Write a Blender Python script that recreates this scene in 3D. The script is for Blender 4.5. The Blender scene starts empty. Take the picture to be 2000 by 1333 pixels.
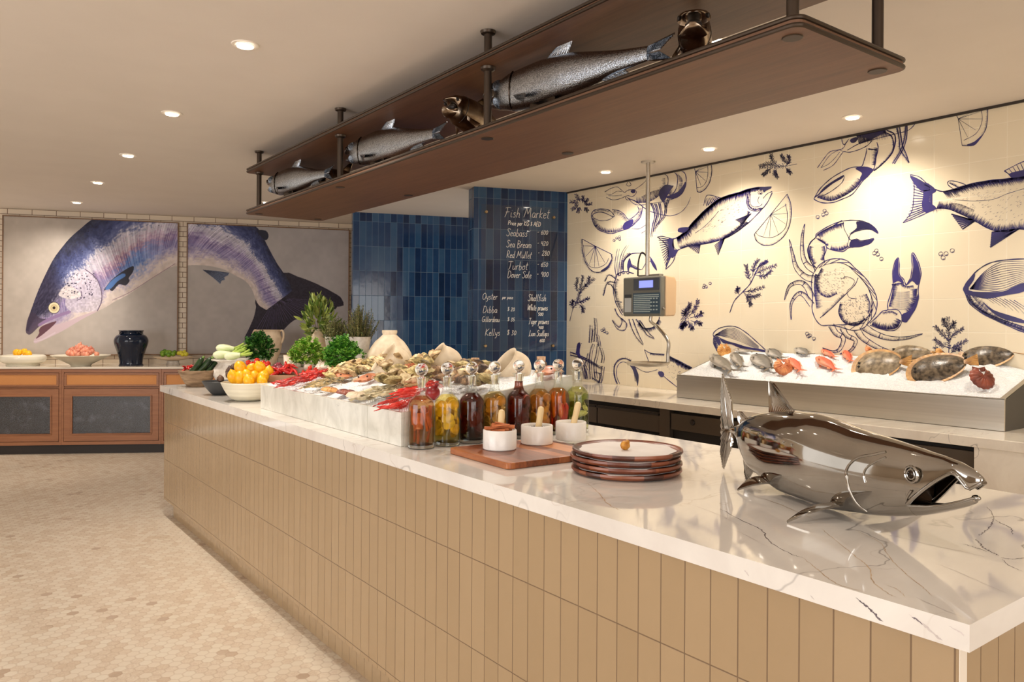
import bpy, bmesh, math, random
import numpy as np
from mathutils import Vector, Matrix
C = bpy.context.scene
COL = C.collection
random.seed(7)
PI = math.pi

# ---------------------------------------------------------------- camera
FPX, CX, CY, TH, ROLL, CAMZ = 1495.0, 1000.0, 632.0, math.atan(1120 / 1495), 0.0064, 1.42
view = Vector((math.sin(TH), math.cos(TH), 0))
rgt = Vector((math.cos(TH), -math.sin(TH), 0))
upv = Vector((0, 0, 1))
cam_d = bpy.data.cameras.new('camera')
cam = bpy.data.objects.new('camera', cam_d)
COL.objects.link(cam)
cam_d.sensor_width = 36
cam_d.lens = FPX / 2000 * 36
cam_d.shift_y = -(666.5 - CY) / 2000
cam_d.clip_start = 0.02
R1 = rgt * math.cos(ROLL) + upv * math.sin(ROLL)
U1 = upv * math.cos(ROLL) - rgt * math.sin(ROLL)
cam.matrix_world = Matrix(((R1.x, U1.x, -view.x, 0), (R1.y, U1.y, -view.y, 0), (R1.z, U1.z, -view.z, CAMZ), (0, 0, 0, 1)))
C.camera = cam
C.view_settings.view_transform = 'Standard'
C.view_settings.look = 'None'
C.view_settings.gamma = 1
C.view_settings.use_curve_mapping = False
C.view_settings.exposure = 0.5
C.cycles.max_bounces = 10
C.cycles.transparent_max_bounces = 12
C.cycles.sample_clamp_indirect = 6
C.cycles.use_denoising = True
C.cycles.caustics_reflective = False
C.cycles.caustics_refractive = False

w = bpy.data.worlds.new('world')
C.world = w
w.use_nodes = True
w.node_tree.nodes['Background'].inputs[0].default_value = (1, .93, .85, 1)
w.node_tree.nodes['Background'].inputs[1].default_value = 1.0


def area_light(name, loc, size, energy, color, target=None, spread=PI):
    d = bpy.data.lights.new(name, 'AREA')
    d.shape = 'RECTANGLE'
    d.size, d.size_y = size
    d.energy = energy
    d.color = color
    d.spread = spread
    o = bpy.data.objects.new(name, d)
    COL.objects.link(o)
    o.location = loc
    if target is not None:
        o.rotation_euler = (Vector(target) - Vector(loc)).to_track_quat('-Z', 'Y').to_euler()
    return o


# unseen area lights added as room fill, behind and left of the camera
area_light('added_fill', (-0.6, -3.3, 1.55), (5.2, 1.9), 68, (1, .96, .92), (-0.6, 3, 1.3))
area_light('added_fill', (-4.3, 2.0, 1.55), (5.0, 1.9), 100, (.93, .96, 1), (0, 2.0, 1.2))


# ---------------------------------------------------------------- measuring helpers
def ray(u, v):
    dx, dy = u - CX, v - CY
    x = dx * math.cos(ROLL) + dy * math.sin(ROLL)
    y = -dx * math.sin(ROLL) + dy * math.cos(ROLL)
    return view + rgt * (x / FPX) - upv * (y / FPX)


O = Vector((0, 0, CAMZ))


def at_z(u, v, z):
    r = ray(u, v)
    return O + r * ((z - CAMZ) / r.z)


def at_x(u, v, x):
    r = ray(u, v)
    return O + r * (x / r.x)


def at_y(u, v, y):
    r = ray(u, v)
    return O + r * (y / r.y)


def at_pl(u, v, p, n):
    r = ray(u, v)
    return O + r * ((Vector(p) - O).dot(n) / r.dot(n))


def proj(p):
    q = Vector(p) - O
    d = q.dot(view)
    x, y = q.dot(rgt) / d * FPX, -q.z / d * FPX
    return (CX + x * math.cos(ROLL) - y * math.sin(ROLL), CY + x * math.sin(ROLL) + y * math.cos(ROLL))


# ---------------------------------------------------------------- object helpers
def link(o, parent=None):
    COL.objects.link(o)
    if parent is not None:
        o.parent = parent
    return o


def tag(o, label=None, cat=None, group=None, kind=None):
    if label: o['label'] = label
    if cat: o['category'] = cat
    if group: o['group'] = group
    if kind: o['kind'] = kind
    return o


def thing(name, label, cat, loc=(0, 0, 0), rz=0, group=None, kind=None):
    o = bpy.data.objects.new(name, None)
    o.empty_display_size = .05
    link(o)
    o.location = loc
    o.rotation_euler = (0, 0, rz)
    return tag(o, label, cat, group, kind)


def dup(root, loc=None, rot=None, scale=None, label=None, group=None):
    r = root.copy()
    COL.objects.link(r)
    if loc is not None: r.location = loc
    if rot is not None: r.rotation_euler = rot
    if scale is not None: r.scale = (scale,) * 3 if not hasattr(scale, '__len__') else scale
    if label: r['label'] = label
    if group: r['group'] = group
    for ch in list(root.children):
        c = ch.copy()
        COL.objects.link(c)
        c.parent = r
        for g in list(ch.children):
            e = g.copy()
            COL.objects.link(e)
            e.parent = c
    return r


def catmull(pts, n=6, closed=False):
    P = [np.array(p, float) for p in pts]
    m = len(P)
    out = []
    rng = range(m) if closed else range(m - 1)
    for i in rng:
        p1, p2 = P[i], P[(i + 1) % m]
        p0 = P[(i - 1) % m] if (closed or i > 0) else 2 * p1 - p2
        p3 = P[(i + 2) % m] if (closed or i + 2 < m) else 2 * p2 - p1
        for k in range(n):
            t = k / n
            out.append(.5 * ((2 * p1) + (-p0 + p2) * t + (2 * p0 - 5 * p1 + 4 * p2 - p3) * t * t + (-p0 + 3 * p1 - 3 * p2 + p3) * t ** 3))
    if not closed:
        out.append(P[-1])
    return out


class MB:
    def __init__(s):
        s.v, s.f, s.m = [], [], []

    def add(s, vs, fs, mi=0):
        b = len(s.v)
        s.v += [tuple(map(float, p)) for p in vs]
        s.f += [tuple(i + b for i in f) for f in fs]
        s.m += [mi] * len(fs)
        return s

    def box(s, x0, x1, y0, y1, z0, z1, mi=0):
        vs = [(x, y, z) for x in (x0, x1) for y in (y0, y1) for z in (z0, z1)]
        return s.add(vs, [(0, 1, 3, 2), (4, 6, 7, 5), (0, 4, 5, 1), (2, 3, 7, 6), (0, 2, 6, 4), (1, 5, 7, 3)], mi)

    def prism(s, poly, z0, z1, mi=0, axis='z'):
        n = len(poly)
        def mk(p, h):
            return (p[0], p[1], h) if axis == 'z' else ((p[0], h, p[1]) if axis == 'y' else (h, p[0], p[1]))
        vs = [mk(p, z0) for p in poly] + [mk(p, z1) for p in poly]
        fs = [tuple(range(n))[::-1], tuple(range(n, 2 * n))] + [(i, (i + 1) % n, n + (i + 1) % n, n + i) for i in range(n)]
        return s.add(vs, fs, mi)

    def lathe(s, prof, c=(0, 0, 0), seg=28, mi=0, a0=0, a1=2 * PI, sx=1, sy=1):
        full = abs(a1 - a0 - 2 * PI) < 1e-6
        na = seg if full else seg + 1
        vs, fs = [], []
        for r, z in prof:
            for k in range(na):
                a = a0 + (a1 - a0) * k / seg
                vs.append((c[0] + r * math.cos(a) * sx, c[1] + r * math.sin(a) * sy, c[2] + z))
        for i in range(len(prof) - 1):
            for k in range(seg):
                k2 = (k + 1) % na
                fs.append((i * na + k, i * na + k2, (i + 1) * na + k2, (i + 1) * na + k))
        return s.add(vs, fs, mi)

    def tube(s, pts, rad, seg=8, mi=0, cap=True):
        P = [Vector(p) for p in pts]
        n = len(P)
        if not hasattr(rad, '__len__'): rad = [rad] * n
        vs, fs = [], []
        ref = Vector((0, 0, 1))
        prev = None
        for i in range(n):
            t = (P[min(i + 1, n - 1)] - P[max(i - 1, 0)])
            if t.length < 1e-9: t = Vector((0, 0, 1))
            t.normalize()
            if prev is None:
                a = t.cross(ref)
                if a.length < .1: a = t.cross(Vector((1, 0, 0)))
            else:
                a = prev - t * prev.dot(t)
            a.normalize()
            prev = a
            b = t.cross(a)
            for k in range(seg):
                an = 2 * PI * k / seg
                vs.append(P[i] + (a * math.cos(an) + b * math.sin(an)) * rad[i])
        for i in range(n - 1):
            for k in range(seg):
                k2 = (k + 1) % seg
                fs.append((i * seg + k, i * seg + k2, (i + 1) * seg + k2, (i + 1) * seg + k))
        if cap:
            fs.append(tuple(range(seg))[::-1])
            fs.append(tuple(range((n - 1) * seg, n * seg)))
        return s.add(vs, fs, mi)

    def ball(s, c, r, nu=14, nv=9, mi=0, noise=0, rot=None):
        if not hasattr(r, '__len__'): r = (r, r, r)
        vs, fs = [], []
        for j in range(nv + 1):
            ph = PI * j / nv
            for i in range(nu):
                a = 2 * PI * i / nu
                k = 1 + (random.uniform(-noise, noise) if noise else 0)
                p = Vector((r[0] * math.sin(ph) * math.cos(a) * k, r[1] * math.sin(ph) * math.sin(a) * k, r[2] * math.cos(ph) * k))
                if rot is not None: p = rot @ p
                vs.append(p + Vector(c))
        for j in range(nv):
            for i in range(nu):
                i2 = (i + 1) % nu
                fs.append((j * nu + i, (j + 1) * nu + i, (j + 1) * nu + i2, j * nu + i2))
        return s.add(vs, fs, mi)

    def sheet(s, rows, mi=0, thick=0):
        """grid of points rows[i][j]; with thickness when given"""
        ni, nj = len(rows), len(rows[0])
        vs = [Vector(p) for r in rows for p in r]
        fs = [(i * nj + j, i * nj + j + 1, (i + 1) * nj + j + 1, (i + 1) * nj + j) for i in range(ni - 1) for j in range(nj - 1)]
        if not thick:
            return s.add(vs, fs, mi)
        ns = [Vector((0, 0, 0)) for _ in vs]
        for f in fs:
            nn = (vs[f[1]] - vs[f[0]]).cross(vs[f[3]] - vs[f[0]])
            if nn.length < 1e-12: nn = (vs[f[2]] - vs[f[1]]).cross(vs[f[3]] - vs[f[1]])
            for q in f: ns[q] += nn
        ns = [q.normalized() if q.length > 1e-12 else Vector((0, 0, 1)) for q in ns]
        N = len(vs)
        v2 = [p + q * thick / 2 for p, q in zip(vs, ns)] + [p - q * thick / 2 for p, q in zip(vs, ns)]
        f2 = list(fs) + [tuple(q + N for q in f[::-1]) for f in fs]
        edge = [(i * nj, (i + 1) * nj) for i in range(ni - 1)] + [((i + 1) * nj + nj - 1, i * nj + nj - 1) for i in range(ni - 1)]
        edge += [(j + 1, j) for j in range(nj - 1)] + [((ni - 1) * nj + j, (ni - 1) * nj + j + 1) for j in range(nj - 1)]
        f2 += [(a, b, b + N, a + N) for a, b in edge]
        return s.add(v2, f2, mi)

    def build(s, name, mat, parent=None, smooth=True, bevel=0, auto=None, world=False, seg=2):
        me = bpy.data.meshes.new(name)
        vs = s.v
        if world and parent is not None:
            L = parent.location
            vs = [(p[0] - L.x, p[1] - L.y, p[2] - L.z) for p in vs]
        me.from_pydata(vs, [], s.f)
        mats = mat if isinstance(mat, (list, tuple)) else [mat]
        for m in mats: me.materials.append(m)
        me.polygons.foreach_set('material_index', s.m)
        me.polygons.foreach_set('use_smooth', [smooth] * len(s.f))
        me.update()
        bm = bmesh.new()
        bm.from_mesh(me)
        bmesh.ops.remove_doubles(bm, verts=bm.verts, dist=1e-6)
        bmesh.ops.recalc_face_normals(bm, faces=bm.faces)
        bm.to_mesh(me)
        bm.free()
        if smooth:
            me.set_sharp_from_angle(angle=math.radians(auto or 42))
        o = bpy.data.objects.new(name, me)
        link(o, parent)
        if bevel:
            b = o.modifiers.new('bevel', 'BEVEL')
            b.width = bevel
            b.segments = seg
            b.limit_method = 'ANGLE'
            b.angle_limit = math.radians(40)
        return o


def struct(o, label=None):
    o['kind'] = 'structure'
    if label: o['label'] = label
    return o


# ---------------------------------------------------------------- materials
def sr(c):
    c = [x / 255 for x in c[:3]]
    return tuple([x / 12.92 if x <= .04045 else ((x + .055) / 1.055) ** 2.4 for x in c]) + (1,)


class NT:
    def __init__(s, name):
        s.mat = bpy.data.materials.new(name)
        s.mat.use_nodes = True
        s.t = s.mat.node_tree
        s.b = s.t.nodes['Principled BSDF']

    def n(s, typ, **kw):
        nd = s.t.nodes.new('ShaderNode' + typ)
        for k, v in kw.items():
            setattr(nd, k, v)
        return nd

    def l(s, a, b):
        s.t.links.new(a, b)

    def math(s, op, a, b=None, c=None, clamp=False):
        nd = s.n('Math', operation=op, use_clamp=clamp)
        for i, x in enumerate((a, b, c)):
            if x is None: continue
            if isinstance(x, (int, float)): nd.inputs[i].default_value = x
            else: s.l(x, nd.inputs[i])
        return nd.outputs[0]

    def ramp(s, fac, stops, interp='LINEAR'):
        nd = s.n('ValToRGB')
        cr = nd.color_ramp
        cr.interpolation = interp
        while len(cr.elements) < len(stops): cr.elements.new(.5)
        for e, (p, c) in zip(cr.elements, stops):
            e.position = p
            e.color = c if len(c) == 4 else tuple(c) + (1,)
        s.l(fac, nd.inputs[0])
        return nd.outputs[0]

    def mix(s, fac, a, b, mode='MIX'):
        nd = s.n('Mix', data_type='RGBA', blend_type=mode)
        if isinstance(fac, (int, float)): nd.inputs[0].default_value = fac
        else: s.l(fac, nd.inputs[0])
        for i, x in ((6, a), (7, b)):
            if isinstance(x, tuple): nd.inputs[i].default_value = x
            else: s.l(x, nd.inputs[i])
        return nd.outputs[2]

    def coord(s, scale=(1, 1, 1), loc=(0, 0, 0), rot=(0, 0, 0), kind='Object'):
        tc = s.n('TexCoord')
        mp = s.n('Mapping')
        mp.inputs['Scale'].default_value = scale
        mp.inputs['Location'].default_value = loc
        mp.inputs['Rotation'].default_value = rot
        s.l(tc.outputs[kind], mp.inputs[0])
        return mp.outputs[0]

    def noise(s, vec, scale, detail=3, rough=.5, dist=0, out=0):
        nd = s.n('TexNoise')
        nd.inputs['Scale'].default_value = scale
        nd.inputs['Detail'].default_value = detail
        nd.inputs['Roughness'].default_value = rough
        nd.inputs['Distortion'].default_value = dist
        s.l(vec, nd.inputs['Vector'])
        return nd.outputs[out]

    def bump(s, h, strength=.3, dist=.01):
        nd = s.n('Bump')
        nd.inputs['Strength'].default_value = strength
        nd.inputs['Distance'].default_value = dist
        s.l(h, nd.inputs['Height'])
        s.l(nd.outputs[0], s.b.inputs['Normal'])

    def set(s, **kw):
        M = dict(col='Base Color', rough='Roughness', metal='Metallic', spec='Specular IOR Level', trans='Transmission Weight', ior='IOR', coat='Coat Weight', sss='Subsurface Weight', alpha='Alpha')
        for k, v in kw.items():
            i = s.b.inputs[M[k]]
            if isinstance(v, (int, float, tuple)): i.default_value = v
            else: s.l(v, i)
        return s


def plain(name, c, rough=.5, metal=0, spec=.5, coat=0):
    n = NT(name)
    n.set(col=sr(c), rough=rough, metal=metal, spec=spec, coat=coat)
    return n.mat


def mottled(name, c1, c2, scale=20, rough=.5, detail=4, bump=0, spec=.5, lo=.35, hi=.65, c3=None, metal=0, kind='Object', stretch=(1, 1, 1), rnd=0):
    n = NT(name)
    v = n.coord(stretch, kind=kind)
    if rnd:
        oi = n.n('ObjectInfo')
        add = n.n('VectorMath', operation='ADD')
        n.l(v, add.inputs[0])
        n.l(oi.outputs['Random'], add.inputs[1])
        v2 = n.n('VectorMath', operation='SCALE')
        n.l(add.outputs[0], v2.inputs[0])
        v2.inputs[3].default_value = 1
        v = add.outputs[0]
    f = n.noise(v, scale, detail)
    st = [(lo, sr(c1)), (hi, sr(c2))]
    if c3: st = [(lo, sr(c1)), ((lo + hi) / 2, sr(c3)), (hi, sr(c2))]
    col = n.ramp(f, st)
    if rnd:
        hs = n.n('HueSaturation')
        hs.inputs['Saturation'].default_value = 1
        val = n.math('MULTIPLY_ADD', oi.outputs['Random'], rnd, 1 - rnd / 2)
        n.l(val, hs.inputs['Value'])
        n.l(col, hs.inputs['Color'])
        col = hs.outputs[0]
    n.set(col=col, rough=rough, spec=spec, metal=metal)
    if bump: n.bump(f, bump, .004)
    return n.mat


def wood(name, c1, c2, scale=6, rough=.4, axis=1, coat=0):
    n = NT(name)
    st = [14, 14, 14]
    st[axis] = .9
    v = n.coord(tuple(st))
    f = n.noise(v, scale * .35, 5, .6, .6)
    f2 = n.noise(v, scale * 2, 3, .6)
    g = n.math('MULTIPLY_ADD', f2, .35, n.math('MULTIPLY', f, .65))
    col = n.ramp(g, [(.3, sr(c1)), (.7, sr(c2))])
    n.set(col=col, rough=rough, coat=coat)
    n.bump(g, .08, .002)
    return n.mat


def grid_tiles(name, tw, th, ucoord, base, grout, gw=.0022, rough=.18, run=0, var=.1, second=None, bumpy=.25, wob=.25, gsoft=.0012, u0=0, v0=0, gmix=1.0, spec=.5, udir=(1, 0)):
    """tiles on a vertical wall; u = world x*udir0 + y*udir1, v = world z (object at the world origin)"""
    n = NT(name)
    tc = n.n('TexCoord')
    sp = n.n('SeparateXYZ')
    n.l(tc.outputs['Object'], sp.inputs[0])
    u = n.math('ADD', n.math('MULTIPLY', sp.outputs[0], udir[0]), n.math('MULTIPLY', sp.outputs[1], udir[1]))
    u = n.math('MULTIPLY', n.math('SUBTRACT', u, u0), 1 / tw)
    v = n.math('MULTIPLY', n.math('SUBTRACT', sp.outputs[2], v0), 1 / th)
    vi = n.math('FLOOR', v)
    if run:
        u = n.math('ADD', u, n.math('MULTIPLY', n.math('MODULO', n.math('ABSOLUTE', vi), 2.0), run))
    ui = n.math('FLOOR', u)
    fu = n.math('FRACT', u)
    fv = n.math('FRACT', v)
    du = n.math('MULTIPLY', n.math('MINIMUM', fu, n.math('SUBTRACT', 1, fu)), tw)
    dv = n.math('MULTIPLY', n.math('MINIMUM', fv, n.math('SUBTRACT', 1, fv)), th)
    d = n.math('MINIMUM', du, dv)
    g = n.math('DIVIDE', n.math('SUBTRACT', d, gw / 2), gsoft, clamp=True)
    cb = n.n('CombineXYZ')
    n.l(ui, cb.inputs[0])
    n.l(vi, cb.inputs[1])
    wn = n.n('TexWhiteNoise', noise_dimensions='2D')
    n.l(cb.outputs[0], wn.inputs['Vector'])
    pos = n.coord((1, 1, 1))
    nz = n.noise(pos, 9, 4, .6)
    a = n.math('ADD', n.math('MULTIPLY', wn.outputs[0], 1 - wob), n.math('MULTIPLY', nz, wob))
    b2 = second or (0 if isinstance(base, list) else tuple(max(0, x - 255 * var) for x in base))
    stops = [(.12, sr(b2)), (.88, sr(base))] if not isinstance(base, list) else [(i / (len(base) - 1) * .8 + .1, sr(c)) for i, c in enumerate(base)]
    col = n.ramp(a, stops)
    gf = n.math('MULTIPLY', n.math('SUBTRACT', 1, g), gmix)
    col = n.mix(gf, col, sr(grout))
    n.set(col=col, rough=n.math('MULTIPLY_ADD', n.math('SUBTRACT', 1, g), .5, rough), spec=spec)
    wv = n.noise(pos, 14, 2, .5)
    tilt = n.math('MULTIPLY', n.math('ADD', n.math('MULTIPLY', n.math('SUBTRACT', wn.outputs[0], .5), fu), n.math('MULTIPLY', wv, .6)), bumpy)
    n.bump(n.math('ADD', n.math('MULTIPLY', g, .35), tilt), .35, .004)
    return n.mat


def marble(name, base, vein, vein2, scale=1.0, amt=1.0, rough=.08, rot=(0, 0, .6), cloud=None, coat=0):
    n = NT(name)
    v = n.coord((1 * scale, 1 * scale, 1 * scale), rot=rot)
    stv = n.coord((.34 * scale, 1.7 * scale, 1.2 * scale), rot=rot)
    w0 = n.noise(v, 1.6, 5, .62, out=1)
    def veins(vec, sc, warp, lo, width, seed):
        mp = n.n('VectorMath', operation='MULTIPLY_ADD')
        n.l(w0, mp.inputs[0])
        mp.inputs[1].default_value = (warp, warp, warp)
        n.l(vec, mp.inputs[2])
        off = n.n('VectorMath', operation='ADD')
        n.l(mp.outputs[0], off.inputs[0])
        off.inputs[1].default_value = (seed, seed * 1.7, seed * .3)
        f = n.noise(off.outputs[0], sc, 3, .55)
        r = n.math('ABSOLUTE', n.math('SUBTRACT', f, .5))
        return n.math('SUBTRACT', 1, n.math('DIVIDE', r, width), clamp=True)
    a = veins(stv, 1.7, .34, 0, .0055, 3.1)
    b = veins(stv, 3.0, .3, 0, .006, 8.4)
    mask = n.ramp(n.noise(v, 1.3, 2), [(.45, (0, 0, 0)), (.62, (1, 1, 1))])
    mask2 = n.ramp(n.noise(v, 2.1, 2, dist=.3), [(.5, (0, 0, 0)), (.66, (1, 1, 1))])
    cl = n.ramp(n.noise(stv, 2.6, 5, .6, .8), [(.35, sr(cloud or vein2)), (.62, sr(base))])
    col = n.mix(.55, sr(base), cl)
    col = n.mix(n.math('MULTIPLY', n.math('MULTIPLY', b, mask2), .45 * amt), col, sr(vein2))
    col = n.mix(n.math('MULTIPLY', n.math('MULTIPLY', a, mask), .85 * amt), col, sr(vein))
    n.set(col=col, rough=rough, coat=coat)
    return n.mat


def thin_glass(name, tint=(1, 1, 1, 1), rough=.02, lo=.03, hi=.5, power=4.5, ior=1.45):
    """clear pane or wall of glass: lets light straight through and mirrors more at glancing angles"""
    n = NT(name)
    tr = n.n('BsdfTransparent')
    tr.inputs[0].default_value = tint
    gl = n.n('BsdfGlossy')
    gl.inputs['Roughness'].default_value = rough
    fr = n.n('LayerWeight')
    f = n.math('MULTIPLY_ADD', n.math('POWER', fr.outputs['Facing'], power), hi, lo)
    mx = n.n('MixShader')
    n.l(f, mx.inputs[0])
    n.l(tr.outputs[0], mx.inputs[1])
    n.l(gl.outputs[0], mx.inputs[2])
    n.l(mx.outputs[0], n.t.nodes['Material Output'].inputs[0])
    return n.mat


M = {}
M['glass_thin'] = thin_glass('decanter_glass', (.97, .98, .97, 1))
g_ = NT('solid_crystal')
g_.set(col=(1, 1, 1, 1), rough=0.0, trans=1.0, ior=1.5)
M['crystal'] = g_.mat
M['marble'] = marble('marble_island', (234, 229, 222), (74, 64, 66), (172, 150, 128), .8, .9, .05, cloud=(212, 204, 197), rot=(0, 0, -1.0))
M['marble_back'] = marble('marble_counter', (236, 228, 214), (90, 82, 78), (170, 160, 150), 1.2, 1.0, .07, cloud=(208, 196, 182), rot=(0, 0, 1.2))
M['marble_box'] = marble('marble_riser', (226, 224, 214), (120, 122, 112), (170, 168, 152), 2.2, .7, .12, cloud=(186, 184, 172), rot=(.9, 0, .2))
M['marble_white'] = marble('marble_white', (236, 232, 226), (190, 186, 184), (210, 205, 200), 5, .5, .25, cloud=(220, 216, 212))
M['ceiling'] = mottled('ceiling_paint', (222, 213, 203), (225, 216, 206), 3, .9)
M['wall'] = plain('wall_paint', (200, 182, 160), .8)
M['dark_gap'] = plain('shadow_gap', (52, 44, 38), .7)
M['steel'] = mottled('brushed_steel', (190, 184, 174), (198, 192, 182), 30, .34, metal=1, stretch=(1, .02, 3))
M['chrome'] = mottled('polished_chrome', (166, 162, 156), (184, 180, 174), 6, .06, metal=1)
M['chrome2'] = mottled('scaled_steel', (132, 138, 146), (196, 202, 210), 200, .16, bump=.5, metal=1)
M['chrome_dark'] = plain('dark_chrome', (62, 52, 44), .25, 1)  # dark metal; on mouth insides the dark tone is painted shade
M['bronze'] = plain('bronze_tube', (70, 58, 48), .38, .7)
M['shelfwood'] = wood('walnut_veneer', (90, 60, 42), (120, 84, 60), 5, .42)
M['cabwood'] = wood('oak_brown', (132, 86, 58), (166, 112, 76), 6, .4, axis=0)
M['black'] = plain('black_plinth', (38, 30, 26), .5)
M['dark_steel'] = plain('dark_steel', (92, 82, 72), .38, .5)
M['dark_void'] = plain('dark_recess', (26, 22, 20), .6)
M['terracotta'] = mottled('pale_clay', (206, 186, 156), (232, 216, 190), 16, .75, bump=.25)
M['clay'] = mottled('clay_cream', (214, 190, 160), (234, 212, 184), 12, .7, bump=.15)
M['cream_glaze'] = mottled('cream_glaze', (214, 206, 184), (230, 222, 202), 5, .25)

# ---------------------------------------------------------------- floor material (hexagon mosaic)
def hex_floor():
    n = NT('hex_mosaic')
    tc = n.n('TexCoord')
    S = .048
    sc = n.n('VectorMath', operation='SCALE')
    n.l(tc.outputs['Object'], sc.inputs[0])
    sc.inputs[3].default_value = 1 / S
    off = n.n('VectorMath', operation='ADD')
    n.l(sc.outputs[0], off.inputs[0])
    off.inputs[1].default_value = (400, 400 * math.sqrt(3), 0)
    R = (1, math.sqrt(3), 1)
    H = (.5, math.sqrt(3) / 2, 0)
    def cell(vec):
        m = n.n('VectorMath', operation='MODULO')
        n.l(vec, m.inputs[0])
        m.inputs[1].default_value = R
        s = n.n('VectorMath', operation='SUBTRACT')
        n.l(m.outputs[0], s.inputs[0])
        s.inputs[1].default_value = H
        z = n.n('VectorMath', operation='MULTIPLY')
        n.l(s.outputs[0], z.inputs[0])
        z.inputs[1].default_value = (1, 1, 0)
        return z.outputs[0]
    a = cell(off.outputs[0])
    sh = n.n('VectorMath', operation='SUBTRACT')
    n.l(off.outputs[0], sh.inputs[0])
    sh.inputs[1].default_value = H
    b = cell(sh.outputs[0])
    def dot(p, q=None, c=None):
        d = n.n('VectorMath', operation='DOT_PRODUCT')
        n.l(p, d.inputs[0])
        if c: d.inputs[1].default_value = c
        else: n.l(q, d.inputs[1])
        return d.outputs['Value']
    less = n.math('LESS_THAN', dot(a, a), dot(b, b))
    mx = n.n('Mix', data_type='VECTOR')
    n.l(less, mx.inputs[0])
    n.l(b, mx.inputs[4])
    n.l(a, mx.inputs[5])
    gv = mx.outputs[1]
    ab = n.n('VectorMath', operation='ABSOLUTE')
    n.l(gv, ab.inputs[0])
    spx = n.n('SeparateXYZ')
    n.l(ab.outputs[0], spx.inputs[0])
    e = n.math('MAXIMUM', dot(ab.outputs[0], c=(.5, math.sqrt(3) / 2, 0)), spx.outputs[0])
    edge = n.math('SUBTRACT', .5, e)
    idv = n.n('VectorMath', operation='SUBTRACT')
    n.l(off.outputs[0], idv.inputs[0])
    n.l(gv, idv.inputs[1])
    rd = n.n('VectorMath', operation='SNAP')
    n.l(idv.outputs[0], rd.inputs[0])
    rd.inputs[1].default_value = (.25, .25, 10)
    ad = n.n('VectorMath', operation='ADD')
    n.l(idv.outputs[0], ad.inputs[0])
    ad.inputs[1].default_value = (.1, .1, 0)
    n.l(ad.outputs[0], rd.inputs[0])
    wn = n.n('TexWhiteNoise', noise_dimensions='2D')
    n.l(rd.outputs[0], wn.inputs['Vector'])
    patch = n.noise(tc.outputs['Object'], 1.3, 3, .6)
    fine = n.noise(tc.outputs['Object'], 26, 5, .7, 1.5)
    t = n.math('ADD', wn.outputs[0], n.math('MULTIPLY', n.math('SUBTRACT', patch, .5), .3))
    col = n.ramp(t, [(0.0, sr((217, 206, 188))), (.5, sr((214, 200, 181))), (.9, sr((209, 194, 174))), (.985, sr((202, 184, 162))), (1, sr((180, 160, 140)))])
    vf = n.ramp(fine, [(.44, (0, 0, 0)), (.5, (1, 1, 1)), (.56, (0, 0, 0))])
    vf = n.math('MULTIPLY', vf, n.math('GREATER_THAN', wn.outputs[0], .5))
    col = n.mix(n.math('MULTIPLY', vf, .42), col, sr((178, 148, 122)))
    # paler band along the island: bounced light painted into the floor colour
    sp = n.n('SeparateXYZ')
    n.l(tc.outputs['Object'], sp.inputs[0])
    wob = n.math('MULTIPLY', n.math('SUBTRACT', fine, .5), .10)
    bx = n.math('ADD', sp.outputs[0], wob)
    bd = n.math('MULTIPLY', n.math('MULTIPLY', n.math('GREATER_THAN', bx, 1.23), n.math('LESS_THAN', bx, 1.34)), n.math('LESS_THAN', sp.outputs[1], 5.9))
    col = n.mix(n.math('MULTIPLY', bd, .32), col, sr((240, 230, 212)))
    g = n.math('MULTIPLY', n.math('SUBTRACT', edge, .028), 16, clamp=True)
    col = n.mix(n.math('MULTIPLY', n.math('SUBTRACT', 1, g), .38), col, sr((176, 154, 134)))
    n.set(col=col, rough=n.math('MULTIPLY_ADD', n.math('SUBTRACT', 1, g), .3, .42), spec=.4)
    n.bump(g, .25, .001)
    return n.mat


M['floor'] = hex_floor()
DB = Vector((math.sin(TH + math.radians(72.3)), math.cos(TH + math.radians(72.3)), 0))
NB = Vector((-DB.y, DB.x, 0))
if NB.y < 0: NB = -NB
CEIL = 2.66
WX = 4.74
BEIGE = (186, 152, 112)
M['tile_face'] = grid_tiles('beige_tile_long', .070, .276, 0, (172, 147, 114), (120, 96, 70), rough=.14, var=.03, udir=(0, 1), v0=.142, wob=.4, bumpy=.12, gsoft=.001)
M['tile_end'] = grid_tiles('beige_tile_end', .070, .276, 0, (172, 147, 114), (120, 96, 70), rough=.14, var=.03, udir=(1, 0), v0=.142, wob=.4, bumpy=.12, gsoft=.001)
BLUES = [(22, 38, 66), (30, 52, 88), (38, 66, 104), (48, 82, 118), (62, 92, 122)]
M['tile_blue'] = grid_tiles('blue_tile', .070, .279, 0, BLUES, (96, 120, 140), rough=.1, wob=.35, udir=(DB.x, DB.y), v0=.05, gw=.0026, gmix=.75, bumpy=.5)
M['tile_blue_side'] = grid_tiles('blue_tile_side', .070, .279, 0, BLUES, (96, 120, 140), rough=.1, wob=.35, udir=(NB.x, NB.y), v0=.05, gw=.0026, gmix=.75, bumpy=.5)
M['tile_white'] = grid_tiles('white_brick_tile', .24, .06, 0, (226, 210, 188), (122, 98, 78), rough=.3, var=.03, run=.5, udir=(DB.x, DB.y), v0=.02, gw=.0045, gsoft=.002, bumpy=.1)
M['tile_mural'] = grid_tiles('mural_tile', .195, .195, 0, (234, 220, 192), (244, 234, 212), rough=.16, var=.008, udir=(0, 1), v0=.02, gw=.003, gsoft=.0015, gmix=.5, bumpy=.1)

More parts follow.
